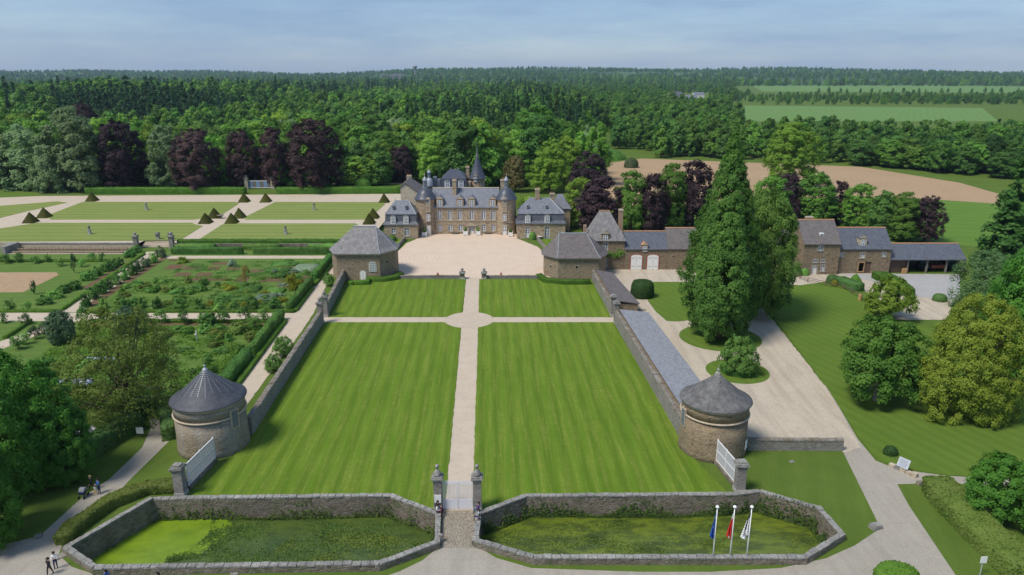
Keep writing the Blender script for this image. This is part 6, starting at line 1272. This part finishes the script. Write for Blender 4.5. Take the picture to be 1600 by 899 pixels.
for i, (kd, mt) in enumerate(kinds):
    o = bpy.data.objects.new('tree_kind_%d' % i, PROTO[kd][1]); rcol.objects.link(o); o.material_slots[0].link = 'OBJECT'; o.material_slots[0].material = M['f_'+mt]
rest += [(x, y, rr.choice([0,1,3]), rr.uniform(.4, .65), 0) for x, y in [(a+(b-a)*q+rr.uniform(-6, 6), c_+(d-c_)*q+rr.uniform(-5, 5)) for a, b, c_, d, n_ in ((330, 900, 985, 1010, 40), (620, 2000, 1530, 1560, 60)) for q in [k/n_ for k in range(n_)]]]
for _ in range(9000):
    y = rr.uniform(2250, 5300); x = rr.uniform(-.72*y, .72*y)
    if math.sin(x*.0041+y*.0023)+math.sin(x*.0017-y*.0061+1)+rr.uniform(-.5,.5) > -.75 and abs(x) < 5100: rest.append((x, y, rr.choice([0,1,3,0,4]), rr.uniform(.7, 1.4), hill_h(x, y)))
me = bpy.data.meshes.new('far_woodland'); me.from_pydata([(r[0], r[1], r[4]) for r in rest], [], [])
for nm, tp, vals in (('kind', 'INT', [r[2] for r in rest]), ('size', 'FLOAT', [r[3] for r in rest]), ('turn', 'FLOAT', [rr.uniform(0, 6.28) for _ in rest])):
    a = me.attributes.new(nm, tp, 'POINT'); a.data.foreach_set('value', vals)
ng = bpy.data.node_groups.new('scatter_trees', 'GeometryNodeTree'); ng.interface.new_socket('Geometry', in_out='INPUT', socket_type='NodeSocketGeometry'); ng.interface.new_socket('Geometry', in_out='OUTPUT', socket_type='NodeSocketGeometry')
gi, go = ng.nodes.new('NodeGroupInput'), ng.nodes.new('NodeGroupOutput'); ip = ng.nodes.new('GeometryNodeInstanceOnPoints'); ci = ng.nodes.new('GeometryNodeCollectionInfo'); ci.inputs['Collection'].default_value = rcol; ci.inputs['Separate Children'].default_value = True; ci.inputs['Reset Children'].default_value = True
def attr(nm, tp):
    n = ng.nodes.new('GeometryNodeInputNamedAttribute'); n.data_type = tp; n.inputs['Name'].default_value = nm; return n.outputs['Attribute']
cx = ng.nodes.new('ShaderNodeCombineXYZ'); L = ng.links.new
L(gi.outputs[0], ip.inputs['Points']); L(ci.outputs[0], ip.inputs['Instance']); ip.inputs['Pick Instance'].default_value = True; L(attr('kind', 'INT'), ip.inputs['Instance Index']); L(attr('turn', 'FLOAT'), cx.inputs['Z']); L(cx.outputs[0], ip.inputs['Rotation']); L(attr('size', 'FLOAT'), ip.inputs['Scale']); L(ip.outputs[0], go.inputs[0])
o = link(bpy.data.objects.new('far_woodland', me)); md = o.modifiers.new('trees', 'NODES'); md.node_group = ng; tag(o, 'distant woodland reaching to the horizon hills', 'woodland', kind='stuff')
print('wood', nb, ns, len(rest))

gx_ = np.linspace(-1500, 60, 130); gy_ = np.linspace(280, 2140, 120)
vs = [(x, y, wz(x, y)*sst((60-x)/60)-.15) for y in gy_ for x in gx_]; fs = [(j*130+i, j*130+i+1, (j+1)*130+i+1, (j+1)*130+i) for j in range(119) for i in range(129)]
tag(link(bpy.data.objects.new('woodland_floor', np_mesh('woodland_floor', vs, fs, [M['grass']]))), kind='structure')
# ================================================================== small things
def statue(px, py, label):
    x, y = G(px, py, TZ); t = empty('garden_vase', (x, y, TZ), label, 'statue', 'stone vases on the parterre lawns'); z = TZ+.06
    mb = MB(); mb.box(x-.42, x+.42, y-.42, y+.42, z, z+.2); mb.box(x-.32, x+.32, y-.32, y+.32, z+.203, z+1.1); mb.box(x-.42, x+.42, y-.42, y+.42, z+1.103, z+1.25); mb.build('pedestal', M['grey_dressed'], t)
    mb = MB(); mb.lathe(x, y, [(.2, z+1.253), (.1, z+1.4), (.14, z+1.45), (.36, z+1.75), (.4, z+1.95), (.28, z+2.05), (.3, z+2.12), (.12, z+2.3), (.02, z+2.45)], 14); mb.build('vase', M['coping'], t, smooth=True)
statue(229,328.5,'stone vase on pedestal on the back left parterre lawn'); statue(140.5,366.5,'stone vase on pedestal on the front left parterre lawn'); statue(446.5,366.5,'stone vase on pedestal on the front right parterre lawn'); statue(491,329,'stone vase on pedestal on the back right parterre lawn')
x, y = G(345,341.5,TZ); mb = MB(); mb.lathe(x, y, [(.5, TZ), (.25, TZ+.2), (.2, TZ+.6), (.9, TZ+.85), (1.0, TZ+1.0), (.8, TZ+.95), (.1, TZ+.9)], 16); tag(mb.build('stone_basin', M['moat_stone'], smooth=True), 'dark stone bowl at the centre of the parterre crossing', 'basin')
# flags
def flag(px, label, fm, bits):
    x, y = G(px, 879.5); t = empty('flagpole', (x, y, 0), label, 'flagpole'); h = zat(794, y)
    mb = MB(); mb.tube((x, y, 0), (x, y, h), .065, .045, 10); mb.build('pole', M['white'], t, smooth=True)
    mb = MB(); mb.lathe(x, y, [(.05, h+.003), (.15, h+.05), (.17, h+.13), (.1, h+.22), (.02, h+.26)], 12); mb.build('pole_cap', M['white'], t, smooth=True)
    nu, nv = 12, 10; L_ = bits['len']; rows = []
    for j in range(nv+1):
        v = j/nv; w = bits['w']*(.15+.85*v**.8) if v < .92 else bits['w']*(1-(v-.92)*7); r = []
        for i in range(nu+1):
            u = i/nu; r.append((x+bits['s']*(.05+w*u)+.03*math.sin(u*9+v*3), y-.03+.10*math.sin(u*11+v*2.2)*(.4+v), h-.45-L_*v-.25*u*(1-v)-bits.get('tip', 0)*u*v))
        rows.append(r)
    mb = MB(); V = [p for r in rows for p in r]
    for j in range(nv):
        for i in range(nu):
            a = j*(nu+1)+i; mb.add([V[a], V[a+1], V[a+nu+2], V[a+nu+1]], [(0,1,2,3)], bits['f'](i/nu, j/nv))
    o = mb.build('flag', [M[m_] for m_ in fm], t, smooth=True); sm = o.modifiers.new('cloth', 'SOLIDIFY'); sm.thickness = .012
M['fl_blue'] = flat('fl_blue', (.02,.09,.40), .7, .1); M['fl_red'] = flat('fl_red', (.62,.03,.03), .7, .1); M['fl_black'] = flat('fl_black', (.03,.03,.05), .7, .1); M['fl_yellow'] = flat('fl_yellow', (.7,.45,.05), .7, .1)
flag(1113, 'white flagpole with limp blue flag', ['fl_blue', 'white'], dict(len=2.6, w=.42, s=-1, f=lambda u, v: 1 if (int(v*10), int(u*12)) in ((1,3),(1,4),(4,6),(4,7),(5,5)) else 0))
flag(1139.5, 'white flagpole with limp red flag, the middle one', ['fl_red', 'white', 'fl_yellow'], dict(len=2.6, w=.5, s=-1, f=lambda u, v: 1 if v < .15 or (v > .8 and u > .25 and u < .7) else (2 if v > .6 and .5 < u < .75 else 0)))
flag(1165.5, 'white flagpole with limp black and white flag', ['white', 'fl_black'], dict(len=2.1, w=.75, s=-1, tip=.7, f=lambda u, v: 1 if v < .12 or (.38 < u < .62 and v < .7) else 0))
# people ----------------------------------------------------------
PC = dict(skin=(.50,.33,.25), black=(.02,.02,.022), navy=(.02,.03,.09), white=(.75,.74,.72), purple=(.10,.03,.22), blue=(.04,.12,.32), grey=(.25,.26,.27), teal=(.03,.17,.19), yellow=(.55,.36,.04), tan=(.33,.24,.15), brown=(.10,.06,.04), denim=(.05,.09,.17), pale=(.36,.42,.45), hairdark=(.025,.018,.014), hairblond=(.35,.26,.15), maroon=(.09,.02,.04))
for k_, v_ in PC.items(): M['p_'+k_] = flat('cloth_'+k_, v_, .8, .15, 8)
def person(label, x, y, yaw, shirt, legs, hair='hairdark', h=1.70, pose='stand', z=0.0, cap=None, sleeves=True, skirt=False):
    s = h/1.75; t = empty('person', (x, y, z), label, 'person'); J = {}
    sit = pose == 'sit'; hip = .50 if sit else .93; st = .22 if pose == 'walk' else .04
    J['pelvis'] = (0,0,hip); J['waist'] = (0,-.01,hip+.17); J['chest'] = (0,.0,hip+.38); J['neck'] = (0,0,hip+.55); J['head0'] = (0,.02,hip+.62); J['head1'] = (0,.015,hip+.72); J['head2'] = (0,0,hip+.80)
    for sd_, q in (('l',-1),('r',1)):
        J['hip'+sd_] = (q*.09,0,hip-.03)
        if sit: J['kn'+sd_] = (q*.12,.44,.52); J['an'+sd_] = (q*.12,.46,.09); J['to'+sd_] = (q*.13,.60,.05)
        else: J['kn'+sd_] = (q*.10,q*st*.6+.02,.50); J['an'+sd_] = (q*.10,q*st-.02*(pose == 'walk'),.09); J['to'+sd_] = (q*.11,q*st+.14,.045)
        J['sh'+sd_] = (q*.19,0,hip+.47); J['el'+sd_] = (q*.25,-.02-q*st*.4+(.1 if sit or pose == 'hold' else 0),hip+.22); J['wr'+sd_] = (q*(.12 if sit or pose == 'hold' else .25),(.26 if sit or pose == 'hold' else .06-q*st*.7),hip+(.16 if sit else (.25 if pose == 'hold' else -.02)))
        wr = Vector(J['wr'+sd_]); d = (wr-Vector(J['el'+sd_])).normalized(); J['pa'+sd_] = tuple(wr+d*.08); side = Vector((0,1,0)) if abs(d.y) < .6 else Vector((1,0,0))
        for f_ in range(4): J['fi%s%d' % (sd_, f_)] = tuple(wr+d*(.16-.012*abs(f_-1.3))+side*(.026*(f_-1.5))+Vector((-q*.015,0,0)))
        J['fi%s4' % sd_] = tuple(wr+d*.07+side*.055)
    E_ = [('pelvis','waist','L'),('waist','chest','S'),('chest','neck','S'),('neck','head0','K'),('head0','head1','K'),('head1','head2','K')]
    for sd_ in 'lr': E_ += [('pelvis','hip'+sd_,'L'),('hip'+sd_,'kn'+sd_,'L'),('kn'+sd_,'an'+sd_,'L'),('an'+sd_,'to'+sd_,'B'),('chest','sh'+sd_,'S'),('sh'+sd_,'el'+sd_,'S'),('el'+sd_,'wr'+sd_,'S' if sleeves else 'K'),('wr'+sd_,'pa'+sd_,'K')] + [('pa'+sd_ if f_ < 4 else 'wr'+sd_, 'fi%s%d' % (sd_, f_), 'K') for f_ in range(5)]
    RD = dict(pelvis=(.16,.12), waist=(.14,.10), chest=(.17,.12), neck=(.055,.055), head0=(.085,.095), head1=(.095,.11), head2=(.065,.075))
    for sd_ in 'lr': RD.update({'hip'+sd_:(.095,.10),'kn'+sd_:(.062,.065),'an'+sd_:(.045,.05),'to'+sd_:(.042,.032),'sh'+sd_:(.07,.07),'el'+sd_:(.045,.047),'wr'+sd_:(.03,.033),'pa'+sd_:(.032,.036)}); RD.update({'fi%s%d' % (sd_, f_): (.009,.009) for f_ in range(5)})
    if skirt: RD['knl'] = RD['knr'] = (.12,.12)
    names = list(J); ix = {n: i for i, n in enumerate(names)}; me = bpy.data.meshes.new('person_skeleton'); me.from_pydata([tuple(c*s for c in J[n]) for n in names], [(ix[a], ix[b]) for a, b, _ in E_], [])
    o = bpy.data.objects.new('tmp', me); COL.objects.link(o); md = o.modifiers.new('skin', 'SKIN'); md.use_smooth_shade = True; md2 = o.modifiers.new('sub', 'SUBSURF'); md2.levels = 1; md2.render_levels = 1
    for i, n in enumerate(names): me.skin_vertices[0].data[i].radius = tuple(r*s for r in RD[n]); me.skin_vertices[0].data[i].use_root = (n == 'pelvis')
    dg = bpy.context.evaluated_depsgraph_get(); nm = bpy.data.meshes.new_from_object(o.evaluated_get(dg)); bpy.data.objects.remove(o); bpy.data.meshes.remove(me)
    nm.materials.clear(); keys = ['S','L','K','B']
    for m_ in (shirt, legs, 'skin', 'black'): nm.materials.append(M['p_'+m_])
    seg = [(np.array(J[a])*s, np.array(J[b])*s, keys.index(c)) for a, b, c in E_]
    for pl in nm.polygons:
        c = np.array(pl.center); best = min(seg, key=lambda g: np.linalg.norm(c-(g[0]+(g[1]-g[0])*np.clip(np.dot(c-g[0], g[1]-g[0])/max(1e-6, np.dot(g[1]-g[0], g[1]-g[0])), 0, 1)))); pl.material_index = best[2]; pl.use_smooth = True
    b = bpy.data.objects.new('body', nm); COL.objects.link(b); b.parent = t; t.rotation_euler = (0, 0, yaw)
    hz = (hip+.73)*s; mb = MB(); mb.lathe(0, -.015*s, [(.118*s, hz-.02*s), (.122*s, hz+.04*s), (.10*s, hz+.1*s), (.04*s, hz+.14*s)], 12); mb.box(-.10*s, .10*s, -.135*s, -.06*s, hz-.12*s, hz+.06*s)
    o = mb.build('hair', M['p_'+(cap or hair)], None, smooth=True); o.parent = t
    mb = MB()
    for q in (-1, 1): mb.lathe(q*.035*s, .122*s, [(.004, hz-.02*s), (.012*s, hz-.01*s), (.004, hz)], 6, 0); mb.box(q*.105*s-.012*s, q*.105*s+.012*s, -.01*s, .03*s, hz-.045*s, hz+.01*s, 1)
    mb.box(-.012*s, .012*s, .115*s, .145*s, hz-.055*s, hz-.015*s, 1); mb.box(-.028*s, .028*s, .112*s, .122*s, hz-.082*s, hz-.072*s, 2); o = mb.build('face', [M['p_black'], M['p_skin'], M['p_maroon']], None); o.parent = t
    return t
x, y = G(79,898); person('person in black coat walking at the lower left of the road', x, y, 2.9, 'black', 'black', pose='walk'); x, y = G(88,888.5); person('person in white top and navy shorts on the lower left road', x, y, 3.5, 'white', 'navy', pose='hold')
x, y = G(169,917); person('person in blue shirt at the bottom edge left of the moat', x, y, 1.2, 'blue', 'denim', pose='walk'); x, y = G(250,921); person('dark-haired person cut off by the bottom edge below the moat wall', x, y, 1.4, 'brown', 'black', pose='walk', h=1.7)
x, y = G(144,766); person('blond person in dark jacket on the left gravel path', x, y, 2.4, 'black', 'black', 'hairblond', pose='walk'); x, y = G(156,771); person('person in blue clothes pushing a pram on the left path', x, y, 2.6, 'blue', 'navy', pose='hold'); x, y = G(150,774); person('child in pale top and yellow shorts on the left path', x, y, 2.8, 'pale', 'yellow', h=1.15, pose='walk')
x, y = G(308,533); person('person in white standing in the lower kitchen garden', x, y, 2.0, 'white', 'pale', cap='white', pose='hold')
def pram(px, py):
    x, y = G(px, py); t = empty('pram', (x, y, 0), 'dark folding pram with grey hood on the left gravel path', 'pram'); mb = MB(); mb.prism([(x-.25, y-.4), (x+.25, y-.4), (x+.25, y+.35), (x-.25, y+.35)], .5, .75); mb.build('seat', M['p_navy'], t)
    mb = MB(); mb.loft([[(x-.26, y+.05+.35*math.cos(q), .75+.35*math.sin(q)) for q in [math.pi*i/8 for i in range(9)]], [(x+.26, y+.05+.35*math.cos(q), .75+.35*math.sin(q)) for q in [math.pi*i/8 for i in range(9)]]], 0, True, True); mb.build('hood', M['p_grey'], t)
    for a in (-.27, .27):
        mb = MB(); mb.tube((x+a, y-.4, .15), (x+a, y+.6, 1.0), .02, n=5); mb.tube((x+a, y+.4, .15), (x+a, y-.2, .6), .02, n=5); mb.build('frame', M['p_black'], t)
        for b in (-.4, .4): mb = MB(); mb.loft([[(x+a+d, y+b+.15*math.cos(q), .17+.15*math.sin(q)) for q in [2*math.pi*i/12 for i in range(12)]] for d in (-.03, .03)], 0, True, True); mb.build('wheel', M['p_black'], t)
    mb = MB(); mb.tube((x-.27, y+.6, 1.0), (x+.27, y+.6, 1.0), .02, n=5); mb.build('handle', M['p_black'], t)
pram(131, 777)
# seated on the bridge parapets
bl, br = MOATL[4], MOATR[0]
person('person in white top with long dark hair seated on the left bridge parapet', MOATL[4][0]+.18, 61.6, -1.57, 'white', 'maroon', pose='sit', z=.27); person('person in dark clothes behind the white top on the left bridge parapet', MOATL[4][0]+.22, 62.15, -1.7, 'black', 'maroon', pose='sit', z=.27)
person('person in purple seated on the right bridge parapet beside the gate', MOATR[0][0]-.22, 62.0, 1.57, 'purple', 'denim', pose='sit', z=.22); person('person in navy and pale blue seated lower on the right bridge parapet', MOATR[0][0]-.15, 60.9, 1.57, 'pale', 'navy', pose='sit', z=.22, h=1.6); person('small child seated at the end of the group on the right bridge parapet', MOATR[0][0]-.1, 60.3, 1.5, 'navy', 'tan', pose='sit', z=.3, h=1.25)
# signs, stones, fence, car, cold frames
x, y = G(220,684); t = empty('path_sign', (x, y, 0), 'white panel sign on a short post beside the left path', 'sign'); mb = MB(); mb.box(x-.42, x+.42, y-.03, y+.03, .55, 1.35); mb.build('panel', M['white'], t); mb = MB(); mb.box(x-.05, x+.05, y+.032, y+.1, 0, 1.2); mb.build('post', M['wood'], t)
x, y = G(1411,737); t = empty('stone_sign', (x, y, 0), 'slanted information board on a low stone plinth by the drive', 'sign'); u = Vector((.55, -.83)); mb = MB()
for k_ in range(5): c = (x+u.x*(k_-2)*.62, y+u.y*(k_-2)*.62); mb = MB(); mb.obox(c, (u.x, u.y), .29, .25, -.05, .35+R.uniform(-.05, .12)); mb.build('stone_block', M['pale_stone'] if k_ != 1 else M['wall_stone'], t)
mb = MB(); nx_, ny_ = -u.y, u.x; hw_ = .62; cx_, cy_ = x-.05, y+.1
mb.loft([[(cx_+a*hw_*u.x+nx_*d, cy_+a*hw_*u.y+ny_*d, z_) for a, d, z_ in ((-1,-.2,.5), (1,-.2,.5), (1,.25,1.45), (-1,.25,1.45))], [(cx_+a*hw_*u.x+nx_*d, cy_+a*hw_*u.y+ny_*d, z_) for a, d, z_ in ((-1,-.14,.47), (1,-.14,.47), (1,.31,1.42), (-1,.31,1.42))]], 0, True, True); o = mb.build('board', M['steel'], t)
mb = MB(); off = -.012
for f in (.2, .35, .5, .65, .8):
    d = -.2+.45*f+off; z_ = .5+.95*f; mb.poly([(cx_+a*hw_*u.x+nx_*(d+e*.02), cy_+a*hw_*u.y+ny_*(d+e*.02), z_+e*.04) for a, e in ((-.7,-1), (.7,-1), (.7,1), (-.7,1))])
mb.build('printed_line', M['lead'], o)
x, y = G(1531,899); t = empty('post_sign', (x, y, 0), 'small white square sign on a post in front of the right hedge', 'sign'); mb = MB(); mb.tube((x, y, 0), (x, y, 1.9), .05, n=8); mb.build('post', M['steel'], t); mb = MB(); mb.box(x-.28, x+.28, y-.09, y-.055, 1.3, 1.95); mb.build('panel', M['white'], t)
def slab(px, py, w, d, h, label, mat='coping', rot=.3):
    x, y = G(px, py); mb = MB(); mb.obox((x, y), (math.cos(rot), math.sin(rot)), w/2, d/2, -.02, h)
    for i in range(4, 8): a_ = mb.v[i]; mb.v[i] = (x+(a_[0]-x)*.85, y+(a_[1]-y)*.85, a_[2]+R.uniform(-.03, .03))
    tag(mb.build('stone_block', M[mat]), label, 'stone')
slab(1368,825,1.1,.8,.4,'pale stone block at the road corner right of the moat'); slab(681,856,.9,.5,.12,'flat pale slab in the grass left of the bridge'); slab(366,897,.7,.4,.1,'small pale slab in the grass below the moat wall'); slab(689,847,.35,.35,.8,'short upright stone at the left end of the bridge','wall_stone'); slab(739,851,.3,.3,.5,'small upright stone at the right end of the bridge','wall_stone'); slab(1437,757,.7,.5,.35,'dark stone at the top of the right hedge','moat_stone'); slab(1237,722,.5,.4,.12,'pale stone lying in the grass below the roadside wall')
slab(945,480,1.0,.7,.05,'worn stone slab in the gravel beside the lean-to','old_wood'); slab(1002,484.5,2.2,1.2,.05,'brown cover plate in the gravel beside the side lawn','old_wood',0)
slab(60,840,.7,.5,.3,'grey stone beside the road at the lower left','wall_stone'); slab(98,868,1.6,.9,.1,'flat grey stone at the corner of the left moat wall','wall_stone',.9)
for px, lab in ((684.5, 'small rusty pyramid lamp on the left court parapet'), (783, 'small rusty pyramid lamp on the right court parapet')):
    x, y = G(px, 434.5); mb = MB(); mb.loft([R4(x-.28, x+.28, 147.0, 147.5, .86), R4(x-.03, x+.03, 147.22, 147.28, 1.4)], 0, True, True); tag(mb.build('parapet_lamp', M['redmetal']), lab, 'lamp')
t = empty('rail_fence', (*G(1290,447), 0), 'wooden post and rail fence along the top of the right lawn', 'fence'); pl = gp([(1238,431),(1262,441),(1290,447),(1318,452),(1343,466),(1362,480),(1385,497)])
for a, b in zip(pl[:-1], pl[1:]):
    n_ = max(1, int(math.dist(a, b)/2.4))
    for k_ in range(n_): p = lerp(a, b, k_/n_); mb = MB(); mb.tube((*p, -.05), (*p, 1.0), .08, n=6); mb.build('post', M['wood'], t)
    for z_ in (.5, .88): mb = MB(); mb.tube((*a, z_), (*b, z_), .055, n=5); mb.build('rail', M['wood'], t)
x, y = G(1343,470); mb = MB(); mb.tube((x, y, 0), (x, y, 1.25), .3, n=10); tag(mb.build('tree_stump_post', M['new_wood']), 'thick pale timber post ending the rail fence', 'post')
# white car half hidden under the left trees
x, y = G(122,690); t = empty('parked_car', (x, y, 0), 'white car half hidden behind the dark hedge under the left trees', 'car'); t.rotation_euler = (0, 0, .9)
sec = [(-2.1,.35,.75),(-2.05,.3,.95),(-1.2,.3,1.0),(-.6,.3,1.48),(.9,.3,1.52),(1.6,.3,1.1),(2.1,.32,.98),(2.15,.35,.6)]; mb = MB()
mb.loft([[(xx, w_*q, z_) for q, z_ in ((-.85, lo), (-.88, (lo+hi)/2), (-.70 if hi > 1.2 else -.8, hi), (.70 if hi > 1.2 else .8, hi), (.88, (lo+hi)/2), (.85, lo))] for xx, lo, hi in sec for w_ in (1,)], 0, True, True); o = mb.build('body', M['white'], None, smooth=False); o.parent = t
for nm_, q in (('windscreen', ((-1.15,1.02),(-.63,1.45))), ('rear_window', ((1.55,1.12),(.95,1.5)))):
    mb = MB(); (xa, za_), (xb, zb_2) = q; s_ = -1 if xa < 0 else 1; mb.poly([(xa+s_*.03,-.66,za_+.02), (xa+s_*.03,.66,za_+.02), (xb+s_*.03,.6,zb_2+.01), (xb+s_*.03,-.6,zb_2+.01)]); o = mb.build(nm_, M['glassm'], None); o.parent = t
for a in (-1.3, 1.35):
    for b in (-.82, .82): mb = MB(); mb.loft([[(a+.32*math.cos(q), b+d, .33+.32*math.sin(q)) for q in [2*math.pi*i/16 for i in range(16)]] for d in (-.1, .1)], 0, True, True); o = mb.build('wheel', M['dark'], None); o.parent = t
for b in (-.6, .6): mb = MB(); mb.box(-2.16, -2.08, b-.18, b+.18, .68, .84); o = mb.build('headlight', M['steel'], None); o.parent = t
for px, py, lab in ((160, 568, 'long glazed cold frame glimpsed through the airy tree'), (115, 602, 'low glazed cold frame left of the airy tree')):
    x, y = G(px, py); t = empty('cold_frame', (x, y, 0), lab, 'cold frame'); mb = MB(); mb.box(x-2.4, x+2.4, y-.7, y+.7, 0, .4); mb.build('base', M['cream_paint'], t)
    for k_ in range(4): xx = x-1.8+k_*1.2; mb = MB(); mb.add([(xx-.55, y-.68, .42), (xx+.55, y-.68, .42), (xx+.55, y+.68, .75), (xx-.55, y+.68, .75)], [(0,1,2,3)]); mb.build('glass_pane', M['glassm'], t); mb = MB(); mb.tube((xx-.6, y-.7, .45), (xx-.6, y+.7, .78), .04, n=4); mb.build('glazing_bar', M['white'], t)
for k_, (px, py, lab) in enumerate(((192,424,'grey garden bench on the left side of the diagonal path, farther one'), (140,456,'grey garden bench on the left side of the diagonal path, nearer one'))):
    x, y = G(px, py); t = empty('garden_bench', (x, y, 0), lab, 'bench')
    for j in range(3): mb = MB(); mb.box(x-.22+j*.15, x-.1+j*.15, y-.8, y+.8, .42, .46); mb.build('seat_slat', M['old_wood'], t)
    for j in range(2): mb = MB(); mb.box(x-.3, x-.27, y-.8, y+.8, .55+j*.17, .67+j*.17); mb.build('back_slat', M['old_wood'], t)
    for a in (-.65, .65): mb = MB(); mb.box(x-.26, x+.22, y+a-.04, y+a+.04, 0, .417); mb.build('leg', M['old_wood'], t)
t = empty('garden_table', (*G(843.5,373.5), 0), 'small round garden table outside the right mansard pavilion', 'table'); x, y = G(843.5,373.5); mb = MB(); mb.lathe(x, y, [(.7, .7), (.7, .75)], 16); mb.build('top', M['white'], t); mb = MB(); mb.tube((x, y, 0), (x, y, .7), .06, n=6); mb.build('leg', M['white'], t)
# ------------------------------------------------------------------ haze
mb = MB(); mb.box(-5400, 5400, -450, 5750, -6, 108); hz = mb.build('haze', []) if False else None
me = bpy.data.meshes.new('haze'); me.from_pydata(mb.v, [], mb.f); hm = bpy.data.materials.new('haze'); hm.use_nodes = True; hn = hm.node_tree; hn.nodes.clear()
pv = hn.nodes.new('ShaderNodeVolumePrincipled'); pv.inputs['Density'].default_value = 0.000068; pv.inputs['Color'].default_value = (.58,.76,1,1); pv.inputs['Anisotropy'].default_value = .2; ho = hn.nodes.new('ShaderNodeOutputMaterial'); hn.links.new(pv.outputs[0], ho.inputs['Volume'])
me.materials.append(hm); tag(link(bpy.data.objects.new('haze', me)), 'thin summer haze over the whole valley', 'haze', kind='stuff')
